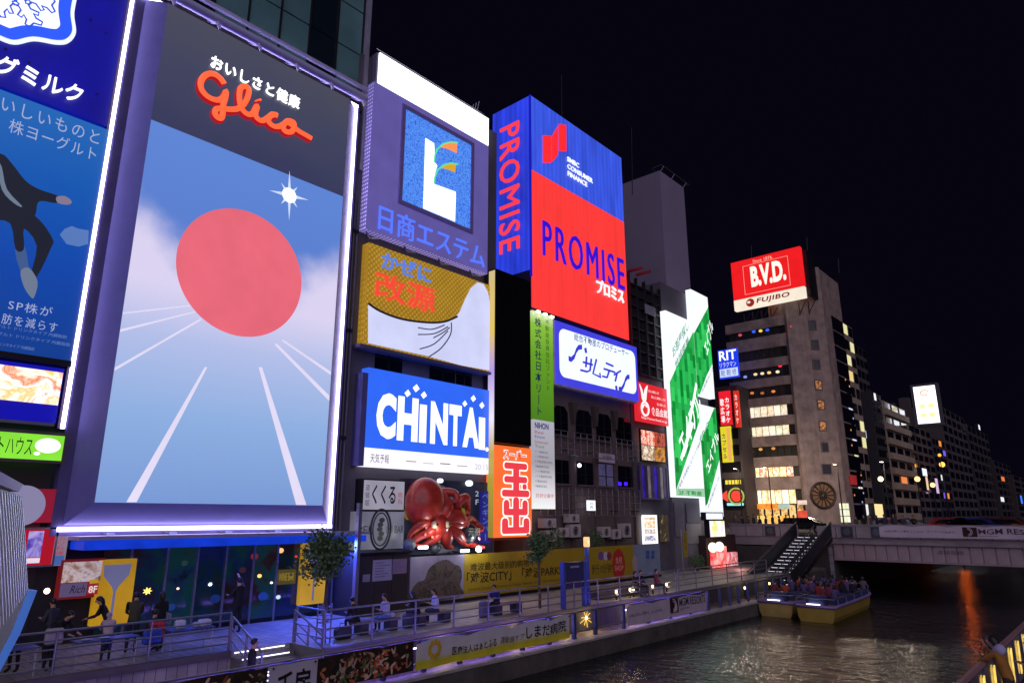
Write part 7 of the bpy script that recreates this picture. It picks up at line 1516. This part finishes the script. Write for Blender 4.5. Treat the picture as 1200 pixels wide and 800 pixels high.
def car(label, x, y, h, tall=False, rear=True):
    t = thing('bus' if tall else 'car', label, 'bus' if tall else 'car', (x, y, ZR), 'vehicles crossing the bridge'); L, W_, H = (9.5, 2.4, 2.7) if tall else (4.4, 1.75, 1.45); F = FY(y)
    prof = [(-L/2, .35), (L/2, .35), (L/2, .9), (L/2-.9, 1.0), (L/2-1.6, H), (-L/2+.8, H), (-L/2, 1.0)] if not tall else [(-L/2, .35), (L/2, .35), (L/2, H-.15), (L/2-.2, H), (-L/2+.2, H), (-L/2, H-.15)]
    MB().prism(F, [(x+a, ZR+b) for a, b in prof], -W_, 0).build('body', mat('car'+h, h, .25, .3, var=.05, coat=.8), t)
    gl_ = [(-L/2+.5, 1.0), (L/2-1.2, 1.0), (L/2-1.75, H-.12), (-L/2+.95, H-.12)] if not tall else [(-L/2+.3, 1.2), (L/2-.3, 1.2), (L/2-.3, H-.4), (-L/2+.3, H-.4)]
    MB().prism(F, [(x+a, ZR+b) for a, b in gl_], .001, .02).build('side_window', glass('carglass', '#0c1018', .05), t)
    for a in (-L/2+.9, L/2-.9): w = MB().prism(F, circ((x+a, ZR+.33), .33, 20), -.2, .03).build('wheel', BLACKM, t); MB().prism(F, circ((x+a, ZR+.33), .19, 14), .031, .05).build('rim', STEEL, w)
    for b in (.7, 1.5): MB().box(x+L/2, x+L/2+.04, y+W_*b/2-.25, y+W_*b/2, ZR+.68, ZR+.82).build('headlight', emi('headl', '#fff4d8', 8, var=0), t); MB().box(x-L/2-.04, x-L/2, y+W_*b/2-.25, y+W_*b/2, ZR+.7, ZR+.84).build('tail_light', emi('taill', '#ff2018', 4, var=0), t)
car('red car with blue side lights crossing the far bridge', FY(70).px(1120, 606)[0], 70, '#8c1c28'); car('dark blue car ahead of the red one on the bridge', FY(70).px(1143, 606)[0], 70, '#1c2a78'); car('maroon car at the right on the bridge', FY(72).px(1180, 607)[0], 72, '#5c2418'); car('silver car behind the pedestrians on the bridge', FY(69).px(1050, 607)[0], 69, '#8a8894'); car('dark car left of the stairs on the bridge', FY(70).px(940, 607)[0], 70, '#2a2628')
for (x, y_, l) in ((903, 90.5, 'tall dark street lamp before the tall grey building'), (868, 90.5, 'street lamp left of the tall grey building'), (1040, 90.5, 'street lamp beside the pale balconied block'), (985, 91, 'street lamp at the corner of the tall grey building')):
    X_ = FY(y_).px(x, 580)[0]; t = thing('road_lamp', l, 'street lamp', (X_, y_, ZR), 'road lamps on the far bank'); MB().tube([(X_, y_, ZR), (X_, y_, ZR+7), (X_+.1, y_-.3, ZR+7.6), (X_+.2, y_-1.3, ZR+7.8)], .08, 8).build('pole', DARKM, t, True); MB().cbox(X_+.02, X_+.38, y_-1.9, y_-1.2, ZR+7.72, ZR+7.86, .04).build('head', DARKM, t); MB().box(X_+.06, X_+.34, y_-1.85, y_-1.3, ZR+7.70, ZR+7.718).build('lens', emi('roadlens', '#ffd8a0', 6, var=0), t)
    lamp('road_light', (X_+.2, y_-1.6, ZR+7.5), 900, (1, .80, .62), .3, t)
ol = thing('far_quay_lamp', 'orange lamp under the far bridge mirrored in the river', 'lamp', FY(96).P(*FY(96).px(1126, 640))); c = FY(96).P(*FY(96).px(1126, 640)); MB().sphere(c, .3, 12, 8).build('globe', emi('quay_orange', '#ff6a18', 22, var=0), ol, True); MB().bar((c.x, c.y, -.3), c, .1, 8).build('pole', DARKM, ol)
# ---------------------------------------------------------------- near things: white louvred parapet, opposite railing and its visitors
lv_ = thing('louvred_parapet', 'white louvred bridge parapet at the lower left edge', 'parapet', (-4.85, 1.2, 4.0)); A0, A1 = Vector((-4.855, 1.15, 0)), Vector((-2.2, .345, 0)); dA = (A1-A0).normalized(); nA = Vector((dA.y, -dA.x, 0)); nA = nA if nA.y > 0 else -nA
prof_ = [(5.80, -.08), (5.76, .0), (5.55, .045), (5.24, .105), (5.02, .06), (4.75, -.03), (4.4, -.16), (4.0, -.32)]
LOUV = mat('louvre_white', '#d8d8e0', .35, .2, var=.08); first = None
def slat_mb(b):
    mb = MB(); k = len(prof_); vs = []
    for z, o in prof_: p = b+nA*o+Vector((0, 0, z)); vs += [p-dA*.02-nA*.06, p+dA*.02-nA*.06, p+dA*.02, p-dA*.02]
    fs = [(i*4+j, i*4+(j+1) % 4, i*4+4+(j+1) % 4, i*4+4+j) for i in range(k-1) for j in range(4)]+[(3, 2, 1, 0), tuple((k-1)*4+j for j in range(4))]
    return mb.add(vs, fs)
for i in range(20):
    if first is None: first = slat_mb(A0).build('slat', LOUV, lv_)
    else: o = first.copy(); COL.objects.link(o); o.location = dA*(.135*i)
MB().add([A0+nA*a+Vector((0, 0, z)) for a, z in ((-.16, 5.79), (-.02, 5.79), (.0, 5.83), (-.16, 5.86))]+[A1+nA*a+Vector((0, 0, z)) for a, z in ((-.16, 5.79), (-.02, 5.79), (.0, 5.83), (-.16, 5.86))], [(0, 1, 5, 4), (1, 2, 6, 5), (2, 3, 7, 6), (3, 0, 4, 7), (3, 2, 1, 0), (4, 5, 6, 7)]).build('cap', mat('cap_bronze', '#a89c98', .35, .3), lv_)
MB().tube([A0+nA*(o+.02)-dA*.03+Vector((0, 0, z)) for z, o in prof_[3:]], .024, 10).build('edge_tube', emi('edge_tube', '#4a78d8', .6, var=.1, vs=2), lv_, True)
lamp('added_parapet_fill', A0+nA*1.3-dA*.2+Vector((0, 0, 6.4)), 85, (.66, .74, 1), .25, lv_)  # added lamp with no visible fitting, brightens the slats
MB().add([A0-nA*.05+Vector((0, 0, 3.6)), A1-nA*.05+Vector((0, 0, 3.6)), A1-nA*.16+Vector((0, 0, 5.78)), A0-nA*.16+Vector((0, 0, 5.78))], [(0, 1, 2, 3)]).build('backing', mat('louvre_back', '#2c2a40', .6), lv_)
orl = thing('riverside_railing', 'railing with pinkish handrail and painted golden reflections at the lower right', 'railing', (-2.95, 20, 1.55))
MB().cbox(-3.03, -2.90, 6, 48, 2.62, 2.72, .03).build('handrail', mat('handrail_pink', '#a0787c', .4, .2, var=.15), orl); MB().box(-2.98, -2.94, 6, 48, 1.6, 2.6).build('glass_panel', glass('rail_panel', '#1c1c34', .12), orl)
for k in range(28): y = 6+k*1.5; MB().box(-3.0, -2.92, y-.03, y+.03, 1.55, 2.62).build('post', mat('rail_post2', '#6a6088', .4, .4), orl)
for k in range(14): y = 16.2+k*1.35; MB().prism(FX(-2.93), [(y, 1.75), (y+.12, 1.8), (y+.3, 2.5), (y+.16, 2.45)], .001, .03).build('painted_golden_glint', emi('golden', '#f0c860', 1.3, var=.3, vs=5), orl)  # glowing strokes paint the golden light reflected in the panel
g = Vector((-2.55, 18.2, 1.55))
wm = person('woman in a mustard jacket with pale hood resting her elbow on the railing', g, 75, 'elbow', '#9c6c28', '#3a2c30', 'long', scale=1.0)
hd_ = body_mesh('elbow')[1]; hood = MB().sphere(hd_+Vector((0, -.14, -.12)), .13, 12, 8, (1.1, .8, .9)); me = bpy.data.meshes.new('hood'); me.from_pydata(hood.v, [], hood.f); me.materials.append(mat('hood_lilac', '#b0a8d0', .8)); me.polygons.foreach_set('use_smooth', [True]*len(me.polygons)); o = bpy.data.objects.new('hood', me); COL.objects.link(o); o.parent = wm
person('child in a bright blue coat below the woman at the railing', (-2.3, 16.2, 1.55), 60, 'lean', '#2438b0', '#24243c', 'short', scale=.66)
person('person in a red top just behind the woman at the railing', (-2.15, 18.9, 1.55), 110, 'phone', '#7c2c2c', '#22202c', 'long', scale=.95)
